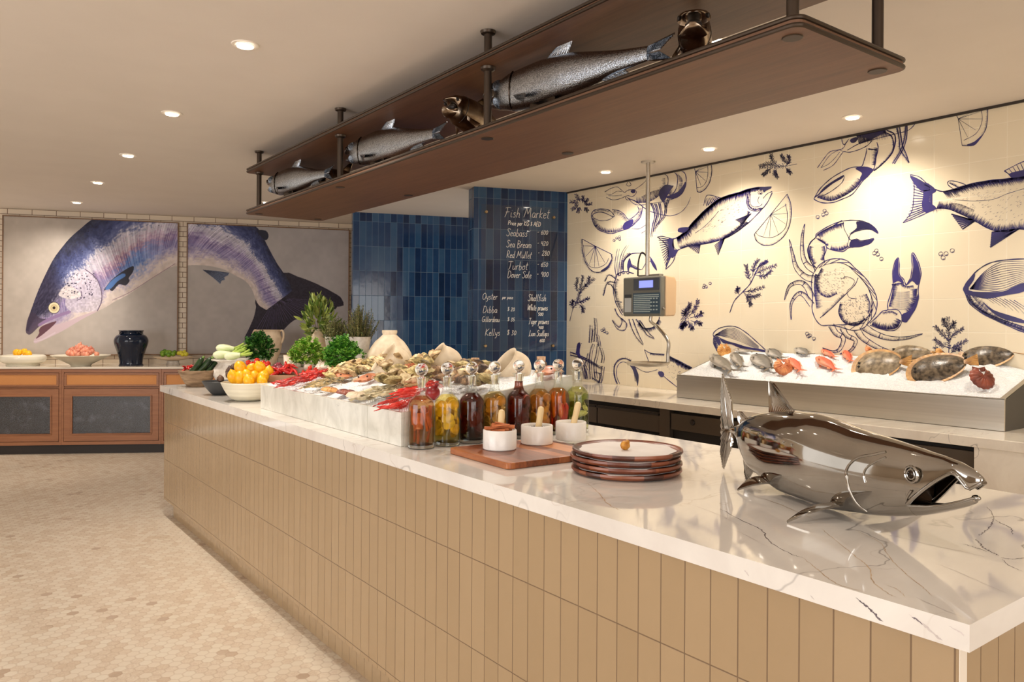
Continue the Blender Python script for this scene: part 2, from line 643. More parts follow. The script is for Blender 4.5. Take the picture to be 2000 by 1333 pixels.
# ---------------------------------------------------------------- room shell
FX0, FY0, FY1 = -4.6, -3.5, 10.2
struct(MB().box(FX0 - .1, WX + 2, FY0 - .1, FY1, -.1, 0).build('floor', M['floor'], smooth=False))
struct(MB().box(FX0 - .1, WX + 2, FY0 - .1, FY1, CEIL, CEIL + .1).build('ceiling', M['ceiling'], smooth=False))


def wall_open(name, axis, c, a0, a1, b0, b1, th, op, mat):
    """a wall with one wide opening (added out of view to admit fill light)"""
    m = MB()
    rects = [(a0, op[0], b0, b1), (op[1], a1, b0, b1), (op[0], op[1], b0, op[2]), (op[0], op[1], op[3], b1)]
    for r in rects:
        if axis == 'y': m.box(r[0], r[1], c - th, c, r[2], r[3])
        else: m.box(c - th, c, r[0], r[1], r[2], r[3])
    return struct(m.build(name, mat, smooth=False))


wall_open('wall_near', 'y', FY0, FX0, WX + 2, 0, CEIL, .1, (-3.2, 2.0, .6, 2.5), M['wall'])
wall_open('wall_left', 'x', FX0, FY0, FY1, 0, CEIL, .1, (-.5, 4.5, .6, 2.5), M['wall'])

PB0 = at_z(0, 406.8, CEIL)
PB1 = at_z(670, 434.8, CEIL)
dB2 = (PB1 - PB0).normalized()
PB = PB0


def wall_quad(m, p, q, z0, z1, th, nrm, mi=0):
    """vertical slab from p to q (world xy), front face on the line, thickness along nrm (away)"""
    a, b = Vector((p.x, p.y, 0)), Vector((q.x, q.y, 0))
    poly = [a, b, b + nrm * th, a + nrm * th]
    return m.prism([(v.x, v.y) for v in poly], z0, z1, mi)


m = MB()
wall_quad(m, PB - DB * 2.6, PB + DB * 5.2, 0, CEIL, .12, NB)
struct(m.build('wall_far', M['tile_white'], smooth=False))

# blue tiled projection left of the column, then the column itself
BL = at_z(689, 414.3, CEIL)
BLr = BL + DB * 2.1
m = MB()
wall_quad(m, BL, BLr, 0, CEIL, .12, NB)
struct(m.build('wall_blue', M['tile_blue'], smooth=False))
side = Vector((BL.x, BL.y, 0)).normalized()
m = MB()
a = BL + NB * .121
b = a + side * .95
perp = Vector((side.y, -side.x, 0))
m.prism([(a.x, a.y), (b.x, b.y), (b.x + perp.x * .08, b.y + perp.y * .08), (a.x + perp.x * .08, a.y + perp.y * .08)], 0, CEIL)
struct(m.build('wall_return', M['tile_white'], smooth=False))

CR = at_x(1108.5, 376.3, WX)
CR.z = 0
CLc = at_pl(925, 500, CR, NB)
CLc.z = 0
col_t = .19
m = MB()
a, b = CLc, CR
m.prism([(a.x, a.y), (b.x, b.y), (b.x + NB.x * col_t, b.y + NB.y * col_t), (a.x + NB.x * col_t, a.y + NB.y * col_t)], 0, CEIL, 0)
m.m = [0, 0, 0, 0, 0, 1]
struct(m.build('wall_column', [M['tile_blue'], M['tile_blue_side']], smooth=False))

# ---------------------------------------------------------------- the illustrated tile wall
exec_mural = True
INK = mottled('blue_ink', (40, 36, 70), (62, 54, 122), 3.2, .3)
MW = MB()
MW.box(WX, WX + .12, FY0, CR.y + .02, 0, CEIL, 0)
INKX = WX - .0012
_rows = random.Random(3)


def wpt(u, v, off=0):
    p = at_x(u, v, INKX - off)
    return (p.x, p.y, p.z)


TOPV = [(1108.5, 376.3 + 3.5), (2000, 194.5 + 4)]


def clipv(u):
    return TOPV[0][1] + (TOPV[1][1] - TOPV[0][1]) * (u - TOPV[0][0]) / (TOPV[1][0] - TOPV[0][0])


def stroke(pts, w=1.2, taper=(1, 1), off=0, sm=4, closed=False):
    """an ink line of the drawing, pts in photo pixels on the wall, w its width in the same unit"""
    if sm > 1 and len(pts) > 2:
        pts = catmull(pts, sm, closed)
    P = [np.array(p[:2], float) for p in pts]
    if closed: P.append(P[0])
    P = [p for p in P]
    n = len(P)
    vs = []
    for i in range(n):
        t = P[min(i + 1, n - 1)] - P[max(i - 1, 0)]
        L = math.hypot(*t) or 1
        nx, ny = -t[1] / L, t[0] / L
        k = i / max(n - 1, 1)
        ww = w * .5 * (taper[0] * (1 - k) + taper[1] * k if taper != (1, 1) else 1) * (1 + .25 * math.sin(i * 1.7 + P[0][0]))
        for s in (-1, 1):
            u, v = P[i][0] + nx * ww * s, P[i][1] + ny * ww * s
            v = max(v, clipv(u))
            vs.append(wpt(u, v, off))
    fs = [(2 * i, 2 * i + 1, 2 * i + 3, 2 * i + 2) for i in range(n - 1)]
    MW.add(vs, fs, 1)


def fill(pts, sm=3, off=.0002):
    if sm > 1: pts = catmull(pts, sm, True)
    MW.add([wpt(p[0], max(p[1], clipv(p[0])), off) for p in pts], [tuple(range(len(pts)))], 1)


def hatch(curve, side, ln, step=2.2, w=.8, lean=0, rag=.5, sm=6):
    """short tapered pen strokes leaving a curve; side +1/-1, ln their length"""
    P = catmull(curve, sm)
    acc = 0
    tot = [0]
    for i in range(1, len(P)): tot.append(tot[-1] + float(np.linalg.norm(P[i] - P[i - 1])))
    s = 0
    j = 0
    while s < tot[-1]:
        while j < len(tot) - 2 and tot[j + 1] < s: j += 1
        t = (P[j + 1] - P[j])
        L = float(np.linalg.norm(t)) or 1
        t = t / L
        p = P[j] + t * (s - tot[j])
        nn = np.array([-t[1], t[0]]) * side + t * lean
        l2 = ln * _rows.uniform(1 - rag, 1)
        q = p + nn * l2
        stroke([p, (p + q) / 2 + t * .4, q], w, (1.3, .2), sm=1)
        s += step * _rows.uniform(.7, 1.3)


def stipple(poly, n, l=3, ang=.6, w=.7):
    xs = [p[0] for p in poly]; ys = [p[1] for p in poly]
    k = 0; tries = 0
    while k < n and tries < n * 20:
        tries += 1
        x, y = _rows.uniform(min(xs), max(xs)), _rows.uniform(min(ys), max(ys))
        ins = False
        for i in range(len(poly)):
            x1, y1 = poly[i]; x2, y2 = poly[i - 1]
            if (y1 > y) != (y2 > y) and x < (x2 - x1) * (y - y1) / (y2 - y1) + x1: ins = not ins
        if ins:
            a = ang + _rows.uniform(-.25, .25)
            stroke([(x, y), (x + l * math.cos(a), y + l * math.sin(a))], w, (1, .3), sm=1)
            k += 1


def Z(ox, oy, s):
    return lambda *pts: [(ox + x / s, oy + y / s) for x, y in pts]


ZA = Z(1100, 300, 3.92)
ZB = Z(1100, 580, 4.348)
ZC = Z(1520, 180, 3.92)
ZD = Z(1520, 440, 4.167)


def lemon(P, apex, rim, rim2, spokes):
    """half slice of lemon: flat edge through the apex, rind between rim and rim2"""
    stroke(rim, 1.3); stroke(rim2, .9)
    stroke([rim[0], apex, rim[-1]], 1.1, sm=1)
    for q in spokes: stroke([apex, q], .9, (1.2, .5), sm=1)
    hatch(rim, P, 4.5, 1.6, .55)
    # petal ends of the segments
    pts = [rim2[0]] + list(spokes) + [rim2[-1]]


def sprig(base, tips, w=1.0, leaf=4.5, den=1.0):
    for tp in tips:
        if isinstance(tp[0], (int, float)): tp = [base, tp]
        stroke(tp, w, (1.2, .5))
        P = catmull(tp, 7)
        n = len(P)
        for i in sorted(list(range(max(1, int(n * .2)), n)) * 2):
            t = P[min(i + 1, n - 1)] - P[max(i - 1, 0)]
            a = math.atan2(t[1], t[0])
            for s in (-1, 1):
                if _rows.random() > den: continue
                b = a + s * _rows.uniform(.45, 1.25)
                l = 1.45 * leaf * _rows.uniform(.5, 1.1) * (1.1 - .4 * i / n)
                p = P[i]
                q = (p[0] + l * math.cos(b), p[1] + l * math.sin(b))
                stroke([p, ((p[0] + q[0]) / 2 + .5, (p[1] + q[1]) / 2 - .5), q], .95, (.7, .9), sm=1)


def berries(cs, r=2.6):
    for (x, y) in cs:
        stroke([(x + r * math.cos(a), y + r * math.sin(a)) for a in np.linspace(0, 2 * PI, 11)], .9, sm=1)
        stroke([(x + r * .6 * math.cos(a), y + r * .6 * math.sin(a)) for a in np.linspace(.3, 2.2, 5)], 1.0, sm=1)


# --- left sprig in the corner, by the column
sprig(ZA((150, 400))[0], [ZA((120, 380), (60, 370)), ZA((120, 390), (70, 430)), ZA((130, 370), (100, 320)), ZA((150, 380), (150, 330)), ZA((160, 390), (185, 350)), ZA((160, 410), (185, 440)), ZA((130, 410), (110, 450)), ZA((160, 395), (215, 388))], .8, 4)
# --- lobster upper left
stroke(ZA((318, 295), (360, 270), (410, 256), (440, 275), (468, 300)), 1.0)
stroke(ZA((330, 310), (370, 312), (410, 290), (450, 292)), .8)
stroke(ZA((330, 335), (380, 355), (440, 345), (480, 325)), 1.0)
stroke(ZA((345, 322), (400, 325), (450, 318)), .7)
stroke(ZA((470, 300), (500, 280), (545, 278), (560, 300), (530, 330), (490, 322), (478, 345), (500, 360)), 1.1)
fill(ZA((515, 285), (545, 278), (552, 298), (530, 305)))
stroke(ZA((500, 345), (560, 370), (640, 430), (720, 460), (820, 478), (900, 450), (950, 395), (975, 335)), 1.2, (1.6, .5))
stroke(ZA((490, 335), (540, 385), (600, 395), (660, 385), (760, 370), (850, 345)), 1.2)
hatch(ZA((560, 380), (640, 375), (700, 350), (780, 300), (850, 345)), -1, 14, 1.2, .8)
hatch(ZA((600, 330), (680, 290), (760, 270)), 1, 10, 1.4, .7)
stroke(ZA((545, 278), (600, 240), (640, 200), (660, 170)), .9)
stroke(ZA((480, 245), (500, 215), (520, 240), (500, 250), (485, 240)), 1.0)
stroke(ZA((520, 215), (600, 195)), .8, sm=1)
stroke(ZA((765, 150), (800, 180), (800, 240), (780, 290)), 1.5)
stroke(ZA((850, 140), (875, 180), (868, 260), (835, 315), (800, 340)), 1.5)
stroke(ZA((895, 130), (930, 150), (942, 200), (930, 270), (890, 325), (830, 345), (790, 330)), 1.6)
fill(ZA((790, 330), (830, 315), (880, 290), (920, 240), (935, 215), (935, 260), (895, 322), (840, 345), (800, 345)))
hatch(ZA((880, 160), (910, 190), (912, 240), (890, 290)), 1, 9, 1.5, .7)
hatch(ZA((780, 190), (780, 250), (740, 300)), 1, 9, 1.5, .7)
fill(ZA((735, 290), (780, 240), (830, 245), (845, 250), (810, 300), (770, 370), (740, 340)))
# legs
for q in [((670, 380), (700, 470), (680, 560), (670, 640)), ((700, 385), (720, 460), (700, 540), (690, 600)), ((730, 380), (745, 450), (740, 500), (700, 575)), ((770, 370), (780, 420), (770, 480), (720, 545)), ((800, 350), (780, 420), (775, 455))]:
    stroke(ZA(*q), 1.5, (1.6, .6))
    stroke([(x + 3, y) for x, y in ZA(*q)], 1.1, (1.6, .5))
    hatch(ZA(*q), -1, 3, 1.6, .7)
# claw
stroke(ZA((215, 470), (230, 440), (270, 426), (340, 430), (380, 460), (385, 485), (300, 450), (240, 458), (222, 478)), 1.5)
stroke(ZA((222, 478), (245, 500), (290, 515), (350, 508), (385, 485)), 1.0)
stroke(ZA((215, 470), (230, 530), (265, 580), (330, 608), (380, 612), (440, 592), (500, 575)), 1.7)
stroke(ZA((375, 430), (430, 440), (470, 470), (500, 505), (545, 480), (580, 440), (570, 405)), 1.5)
stroke(ZA((500, 575), (545, 540), (590, 490), (605, 430), (610, 405)), 1.5)
fill(ZA((455, 560), (470, 530), (500, 512), (535, 505), (530, 545), (500, 575), (465, 585)))
hatch(ZA((225, 500), (250, 560), (320, 600), (400, 600), (460, 575)), -1, 9, 1.1, .8)
hatch(ZA((540, 545), (590, 480), (600, 420)), -1, 8, 1.3, .7)
hatch(ZA((390, 435), (450, 460), (490, 510)), 1, 8, 1.4, .7)
hatch(ZA((235, 440), (290, 430), (350, 440)), 1, 4, 1.2, .7)
stroke(ZA((525, 575), (580, 578), (635, 545)), 1.0)
stroke(ZA((600, 610), (650, 580)), 1.0, sm=1)
berries(ZA((390, 665), (410, 648), (430, 640), (432, 658)), 2.3)
# --- lemons
lemon(1, ZA((245, 710))[0], ZA((145, 655), (148, 740), (170, 830), (215, 895), (270, 910), (335, 885), (370, 820), (368, 770)), ZA((155, 700), (165, 790), (200, 862), (265, 875), (325, 845), (350, 800)), ZA((160, 708), (170, 790), (200, 850), (240, 870), (275, 868), (320, 838)))
fill(ZA((285, 900), (340, 860), (368, 810), (355, 860), (320, 895)))
lemon(1, ZA((1590, 465))[0], ZA((1715, 310), (1745, 400), (1740, 520), (1700, 620), (1620, 690), (1540, 705), (1480, 670), (1462, 620)), ZA((1700, 385), (1715, 460), (1705, 560), (1650, 620), (1580, 645), (1500, 630), (1470, 600)), ZA((1712, 390), (1722, 460), (1710, 545), (1650, 625), (1580, 640), (1530, 640)))
lemon(1, ZA((1012, 140))[0], ZA((1130, 60), (1138, 130), (1125, 210), (1090, 270), (1050, 297), (1025, 292)), ZA((1105, 85), (1108, 150), (1095, 215), (1060, 255), (1022, 262)), ZA((1060, 90), (1110, 145), (1090, 210), (1055, 245)))
stroke(ZA((1012, 140), (1005, 100)), 1, sm=1)
# --- salmon in the middle
back = ZA((1590, 268), (1540, 258), (1440, 268), (1340, 300), (1200, 345), (1090, 430), (1000, 520), (930, 600), (870, 645), (840, 655))
belly = ZA((1600, 300), (1560, 380), (1500, 450), (1420, 530), (1330, 600), (1240, 650), (1100, 690), (980, 705), (900, 730), (870, 745))
stroke(back, 2.0); stroke(belly, 1.6)
hatch(back[2:9], -1, 16, .8, .85, .5); hatch(back[1:9], -1, 8, .6, 1.1, .3)
hatch(belly[3:9], 1, 10, 1.0, .8, .4)
hatch(ZA((1430, 450), (1380, 540), (1300, 610), (1240, 650)), 1, 8, 1.0, 1.0)
stroke(ZA((720, 640), (760, 635), (820, 650), (840, 655)), 1.4); stroke(ZA((720, 640), (780, 690), (805, 760), (785, 888)), 1.4)
stroke(ZA((785, 888), (840, 830), (870, 745)), 1.4)
stroke(ZA((845, 655), (840, 690), (850, 720), (872, 742)), 1.0)
for k in range(13):
    t = k / 12
    a = ZA((845, 665 + 70 * t))[0]
    b = ZA((725 + 60 * t, 645 + 235 * t))[0]
    stroke([a, b], 2.4, (1.2, .5), sm=1)
fill(ZA((800, 655), (840, 660), (835, 700), (850, 735), (880, 742), (840, 800), (810, 770), (815, 710)))
stroke(ZA((1075, 400), (1090, 340), (1115, 318), (1210, 340)), 1.2)
for k in range(9): stroke(ZA((1100 + 12 * k, 405 - 8 * k), (1085 + 11 * k, 345 - 2 * k)), 1.6, (1.4, .5), sm=1)
fill(ZA((880, 600), (885, 572), (930, 565), (965, 570), (930, 605)))
for q in [((1050, 700), (960, 715), (1035, 765)), ((1240, 640), (1160, 705), (1185, 778)), ((1440, 460), (1320, 510), (1370, 540))]:
    stroke(ZA(q[0], q[1], q[2], q[0]), 1.1, sm=1)
    for k in range(7):
        t = k / 6
        stroke(ZA(q[0], (q[1][0] * (1 - t) + q[2][0] * t, q[1][1] * (1 - t) + q[2][1] * t)), 1.8, (.6, 1.1), sm=1)
stroke(ZA((1410, 310), (1405, 380), (1430, 430), (1490, 440), (1540, 410)), 1.6)
stroke(ZA((1435, 310), (1430, 370), (1450, 405), (1500, 405), (1525, 385)), 1.1)
hatch(ZA((1410, 330), (1415, 400), (1460, 435), (1520, 425)), -1, 6, .9, .9)
berries([ZA((1508, 300))[0]], 4.2); berries([ZA((1508, 300))[0]], 2)
stroke(ZA((1600, 290), (1560, 310), (1530, 345)), 1.2)
fill(ZA((1500, 262), (1590, 252), (1588, 268), (1555, 285), (1535, 300), (1525, 275)))
stroke(ZA((1500, 330), (1490, 360), (1500, 385)), .9)
stipple(ZA((1340, 320), (1420, 300), (1400, 420), (1200, 560), (1050, 620), (1000, 610)), 90, 3.5, -.6, .5)
stroke(ZA((1010, 610), (1080, 560), (1150, 490), (1190, 440)), .8)
# --- top sprig
sprig(ZA((1760, 100))[0], [ZA((1720, 95), (1640, 100), (1510, 110)), ZA((1720, 90), (1690, 50), (1670, 15)), ZA((1650, 100), (1600, 50), (1590, 10)), ZA((1640, 100), (1570, 80), (1510, 95)), ZA((1640, 110), (1620, 150), (1640, 185)), ZA((1600, 110), (1560, 140), (1530, 165)), ZA((1700, 100), (1730, 60), (1725, 20)), ZA((1700, 105), (1720, 130), (1740, 150))], 1.0, 4.5)
stroke(ZA((1720, 95), (1790, 80)), .8, sm=1)
# --- sprig mid right
stem = ZA((1275, 1220), (1310, 1130), (1370, 1065), (1430, 1000), (1470, 920), (1500, 860))
stroke(stem, 1.8, (.8, 1.2))
sprig(None, [ZA((1440, 990), (1410, 920), (1400, 860)), ZA((1450, 940), (1460, 870), (1490, 815)), ZA((1460, 930), (1530, 890), (1625, 860)), ZA((1470, 930), (1540, 940), (1590, 900)), ZA((1480, 880), (1520, 850), (1560, 825)), ZA((1380, 1060), (1450, 1050), (1535, 1020)), ZA((1380, 1065), (1440, 1100), (1500, 1085)), ZA((1390, 1080), (1420, 1120), (1435, 1165)), ZA((1350, 1085), (1330, 1050), (1340, 1030))], 1.0, 5)
# --- sprig lower left of the salmon
sprig(None, [ZA((960, 1270), (930, 1230), (900, 1333)), ZA((940, 1270), (960, 1200), (970, 1150)), ZA((960, 1250), (1010, 1190), (1030, 1130)), ZA((970, 1260), (1040, 1240), (1060, 1220)), ZA((975, 1280), (1030, 1300), (1055, 1305)), ZA((950, 1290), (930, 1310), (905, 1330)), ZB((1040, 180), (1030, 230), (1005, 270)), ZB((1060, 200), (1080, 250), (1100, 275)), ZB((1040, 170), (1030, 130), (1060, 90))], .9, 5)
# --- sprig far left
sprig(None, [ZA((50, 1285), (75, 1190), (110, 1130), (130, 1060), (140, 1000), (150, 940)), ZA((125, 1070), (170, 1020), (235, 960)), ZA((125, 1080), (100, 1020), (110, 960)), ZA((100, 1150), (150, 1130), (195, 1110)), ZA((110, 1150), (150, 1180), (150, 1215)), ZA((80, 1180), (65, 1150), (75, 1130)), ZA((135, 1040), (190, 990), (200, 950))], 1.0, 4.2, .8)
berries(ZA((1075, 1025), (1080, 1010), (1095, 1022), (1125, 995)), 2.6)
berries(ZB((330, 285), (345, 275), (350, 295), (372, 308)), 2.5)
# --- crab behind the scale
for q in [((405, 940), (395, 860), (405, 780), (415, 730)), ((425, 930), (430, 840), (450, 760), (485, 705))]:
    stroke(ZA(*q), 1.1, (1.5, .6)); stroke([(x + 4, y) for x, y in ZA(*q)], .9, (1.5, .5))
for q in [((400, 960), (350, 930), (320, 980)), ((400, 990), (340, 990), (308, 1090)), ((400, 1070), (370, 1010), (340, 1000))]:
    stroke(ZA(*q), 1.6); hatch(ZA(*q), 1, 4, 1.5, .7)
stroke(ZA((460, 900), (465, 830), (510, 772), (600, 765), (660, 790), (700, 850), (715, 895)), 1.5)
stroke(ZA((500, 900), (510, 850), (560, 870), (600, 890), (640, 830), (680, 830)), 1.2)
hatch(ZA((462, 890), (470, 820), (520, 775)), -1, 9, 1, .8)
fill(ZA((510, 800), (530, 860), (600, 890), (560, 890), (515, 870), (495, 900), (490, 850)))
fill(ZA((670, 800), (705, 850), (718, 898), (690, 870), (670, 830)))
stroke(ZA((400, 950), (420, 920), (480, 905), (540, 920)), 1.8); berries(ZA((430, 925), (460, 912), (495, 912)), 3)
stroke(ZA((410, 940), (385, 1020), (395, 1120), (430, 1200), (455, 1240)), 1.6)
hatch(ZA((410, 960), (390, 1040), (410, 1140), (450, 1220)), -1, 8, 1.3, .7)
stroke(ZA((400, 1130), (450, 1140)), 1.5, sm=1)
for q in [((440, 100), (460, 150), (500, 200), (480, 260), (450, 240), (415, 200)), ((490, 180), (540, 230), (520, 285), (460, 275), (415, 200)), ((560, 190), (580, 260), (620, 340), (680, 412)), ((590, 190), (620, 270), (650, 340), (680, 400)), ((620, 190), (680, 280), (720, 330), (775, 355)), ((650, 200), (700, 270), (740, 320), (770, 345))]:
    stroke(ZB(*q), 1.3, (1.4, .6)); hatch(ZB(*q), 1, 3.5, 1.6, .6)
stroke(ZB((640, 200), (680, 265), (760, 260), (810, 200), (815, 170)), 1.6); hatch(ZB((650, 220), (690, 265), (760, 258), (812, 190)), 1, 9, .9, .9)
# --- kelp and shells left, above the counter
for q in [((60, 495), (150, 520), (320, 610)), ((60, 470), (180, 520), (300, 590)), ((110, 480), (130, 400), (140, 395)), ((125, 500), (190, 620), (200, 700)), ((220, 390), (225, 300), (228, 240)), ((262, 380), (270, 280), (265, 180)), ((240, 380), (250, 300), (245, 270)), ((300, 420), (290, 350), (280, 320)), ((325, 560), (330, 500), (310, 430)), ((230, 700), (220, 560), (230, 460), (250, 400)), ((270, 690), (260, 580), (280, 480), (290, 400)), ((300, 740), (310, 660), (260, 640)), ((190, 700), (180, 600), (210, 480)), ((330, 590), (320, 680), (300, 745)), ((250, 690), (330, 750)), ((150, 560), (170, 640), (180, 700))]:
    stroke(ZB(*q), 1.1, (1.3, .6)); stroke([(x + 4.5, y + 1) for x, y in ZB(*q)], 1.0, (1.2, .6)); hatch(ZB(*q), 1, 4, 1.5, .6); hatch(ZB(*q), -1, 3, 2.2, .5)
fill(ZB((110, 470), (120, 400), (145, 395), (140, 480), (160, 520), (120, 500)))
# --- lobster tail and salmon head drawn low, behind the pan
stroke(ZB((460, 740), (435, 680), (432, 600), (460, 545), (510, 525), (570, 545), (615, 610), (638, 680), (630, 755)), 1.6)
stroke(ZB((480, 740), (455, 680), (455, 610), (480, 565), (520, 555), (565, 580), (600, 640), (612, 720)), 1.2)
hatch(ZB((462, 735), (440, 660), (445, 580), (510, 530), (575, 550)), -1, 5, 1.3, .8)
fill(ZB((570, 545), (615, 610), (638, 680), (628, 740), (600, 640), (575, 590)))
stroke(ZB((690, 450), (740, 478), (860, 490)), 1.4); stroke(ZB((690, 450), (715, 520), (730, 560)), 1.2)
stroke(ZB((880, 495), (1000, 555), (1095, 605)), 1.8); hatch(ZB((885, 500), (1000, 560), (1090, 608)), 1, 9, .7, 1.0, .6)
hatch(ZB((740, 478), (860, 490)), 1, 5, 1, .9)
stroke(ZB((810, 630), (870, 690), (970, 770)), 1.4); stroke(ZB((600, 590), (700, 640), (800, 620)), 1.0)
fill(ZB((805, 640), (840, 635), (858, 660), (840, 685), (815, 670)))
stipple(ZB((870, 540), (1060, 610), (970, 740), (880, 660)), 30, 2, .4, .8)
# --- mussel right of the scale
mo = ZB((1280, 340), (1275, 310), (1320, 270), (1400, 250), (1480, 260), (1560, 310), (1640, 380), (1715, 450), (1720, 468), (1650, 455), (1540, 430), (1440, 400), (1380, 380), (1330, 350), (1290, 330))
stroke(mo, 1.5, closed=True)
for k in range(9):
    t = k / 8
    stroke(ZB((1290, 325), (1380, 275 + 65 * t), (1480, 280 + 90 * t), (1660, 420 + 30 * t)), .8, (1.4, .5))
fill(ZB((1330, 350), (1400, 378), (1480, 400), (1560, 425), (1700, 450), (1715, 468), (1600, 450), (1500, 435), (1430, 405), (1360, 395)))
stroke(ZB((1280, 340), (1275, 390), (1300, 450), (1320, 480)), 1.5); hatch(ZB((1282, 350), (1280, 400), (1305, 450)), -1, 9, 1, .9)
fill(ZB((1285, 335), (1330, 360), (1340, 420), (1320, 410), (1295, 370)))
# --- lobster upper right
stroke(ZC((485, 350), (492, 390), (510, 400), (540, 360)), 1.4); fill(ZC((550, 365), (590, 345), (610, 355), (590, 385), (560, 388)))
stroke(ZC((300, 580), (350, 510), (400, 455), (490, 435), (520, 385)), 1.2); stroke(ZC((330, 575), (390, 490), (460, 445), (495, 455)), .9)
stroke(ZC((345, 600), (420, 560), (480, 480), (500, 455)), 1.1); stroke(ZC((325, 580), (380, 555), (430, 510), (470, 460)), .8)
stroke(ZC((500, 455), (550, 460), (620, 440), (680, 410), (720, 370)), 1.4)
stroke(ZC((530, 445), (620, 395), (760, 355), (900, 320), (1000, 290), (1060, 230)), 1.4)
hatch(ZC((600, 330), (700, 305), (820, 280)), 1, 22, .9, 1.0); hatch(ZC((620, 400), (700, 370), (760, 340)), -1, 14, .9, .9)
fill(ZC((640, 330), (760, 290), (850, 270), (810, 300), (780, 330), (700, 360), (670, 350)))
stroke(ZC((680, 430), (670, 480), (655, 530), (635, 570), (560, 578), (480, 615), (400, 665), (320, 740), (280, 805)), 1.7)
stroke(ZC((755, 385), (765, 430), (750, 500), (735, 580), (700, 630), (640, 690), (570, 780), (490, 820), (420, 845), (340, 848), (275, 820), (300, 790)), 1.8)
stroke(ZC((300, 790), (360, 740), (430, 690), (500, 640), (490, 690), (420, 750), (350, 790), (305, 800)), 1.3)
fill(ZC((300, 795), (350, 730), (420, 680), (500, 635), (490, 660), (420, 700), (350, 755)))
fill(ZC((590, 585), (660, 570), (725, 590), (700, 630), (650, 680), (625, 660), (640, 620)))
hatch(ZC((300, 810), (400, 835), (500, 800), (590, 740), (640, 680)), -1, 12, .9, .9)
hatch(ZC((740, 560), (750, 490), (762, 430)), -1, 9, 1, .9); hatch(ZC((690, 430), (755, 440)), 1, 4, 1, .9)
stroke(ZC((690, 440), (755, 440)), 1.6, sm=1)
for q in [((800, 300), (870, 340), (882, 440), (820, 530), (735, 605)), ((830, 290), (895, 330), (888, 430), (840, 510), (735, 605)), ((910, 270), (930, 380), (935, 440), (1003, 540)), ((930, 265), (950, 400), (975, 460), (1003, 540)), ((975, 240), (970, 340), (940, 440), (875, 550)), ((985, 240), (985, 330), (960, 430), (890, 550))]:
    stroke(ZC(*q), 1.7, (1.3, .8)); hatch(ZC(*q), 1, 4, 1.3, .9)
# --- lemon upper right
lemon(1, ZC((1378, 205))[0], ZC((1605, 118), (1602, 200), (1590, 280), (1550, 350), (1495, 408), (1408, 410)), ZC((1555, 135), (1562, 205), (1545, 270), (1505, 325), (1420, 370)), ZC((1480, 150), (1558, 205), (1510, 290), (1450, 345)))
stroke(ZC((1365, 165), (1378, 205)), 1.3, sm=1); fill(ZC((1440, 405), (1500, 380), (1560, 330), (1530, 380), (1495, 410)))
# --- big salmon right, its head outside the frame
back = ZC((1200, 745), (1260, 762), (1340, 745), (1450, 710), (1600, 680), (1780, 660), (2000, 620), (2200, 600), (2500, 640), (2650, 700))
belly = ZC((1215, 890), (1300, 895), (1400, 935), (1500, 985), (1620, 1050), (1720, 1070), (1850, 1050), (2000, 1060), (2250, 1020), (2500, 900), (2660, 760))
stroke(back, 2.2); stroke(belly, 1.8)
hatch(back[1:], 1, 16, .8, .9, .5); hatch(back[2:], 1, 8, .6, 1.2, .3)
hatch(belly, -1, 16, 1.0, .9, .15)
hatch(ZC((1180, 900), (1350, 850), (1500, 900)), 1, 10, 1.6, .6)
stroke(ZC((1010, 632), (1080, 650), (1150, 710), (1210, 752)), 1.6); stroke(ZC((1010, 632), (1040, 700), (1035, 830), (1020, 920), (955, 1002)), 1.4)
stroke(ZC((955, 1002), (1060, 960), (1150, 920), (1215, 890)), 1.6)
for k in range(15):
    t = k / 14
    stroke(ZC((1180, 755 + 130 * t), (1018 + 25 * math.sin(t * 3) - 50 * t * t, 645 + 340 * t)), 3.0, (1.1, .4), sm=1)
fill(ZC((1120, 690), (1210, 752), (1165, 790), (1155, 840), (1210, 888), (1130, 925), (1100, 870), (1110, 790)))
fill(ZC((1010, 640), (1100, 680), (1170, 740), (1100, 760), (1040, 700)))
stroke(ZC((1345, 745), (1300, 710), (1310, 680), (1380, 690), (1440, 712)), 1.6); hatch(ZC((1310, 700), (1380, 735)), -1, 5, 1, 1)
stroke(ZC((1730, 605), (1870, 535), (2050, 480)), 1.4); stroke(ZC((1730, 605), (1800, 650)), 1.4)
for k in range(10): stroke(ZC((1790 + 26 * k, 655 - 6 * k), (1735 + 30 * k, 600 - 14 * k)), 1.8, (1.4, .6), sm=1)
fill(ZC((1770, 625), (1860, 600), (1960, 590), (1960, 625), (1800, 655)))
for q in [((1510, 985), (1325, 935), (1410, 1050)), ((1850, 1045), (1635, 1075), (1622, 1188))]:
    stroke(ZC(q[0], q[1], q[2], q[0]), 1.3, sm=1)
    for k in range(9):
        t = k / 8
        stroke(ZC(q[0], (q[1][0] * (1 - t) + q[2][0] * t, q[1][1] * (1 - t) + q[2][1] * t)), 2.2, (.6, 1.2), sm=1)
stipple(ZC((1300, 790), (1882, 720), (1882, 1000), (1600, 980), (1400, 900)), 120, 4, -.5, .5)
stroke(ZC((1350, 825), (1500, 835), (1650, 820), (1750, 780), (1882, 740)), .8)
# --- berries
berries(ZC((302, 958), (345, 940), (355, 910), (370, 930)), 3.4)
berries(ZC((735, 1235), (752, 1215), (762, 1245), (790, 1278)), 3.6)
berries(ZC((1245, 1240), (1262, 1270), (1285, 1238), (1332, 1215)), 4.2)
berries(ZD((235, 885), (245, 905), (258, 900), (290, 925)), 3.4)
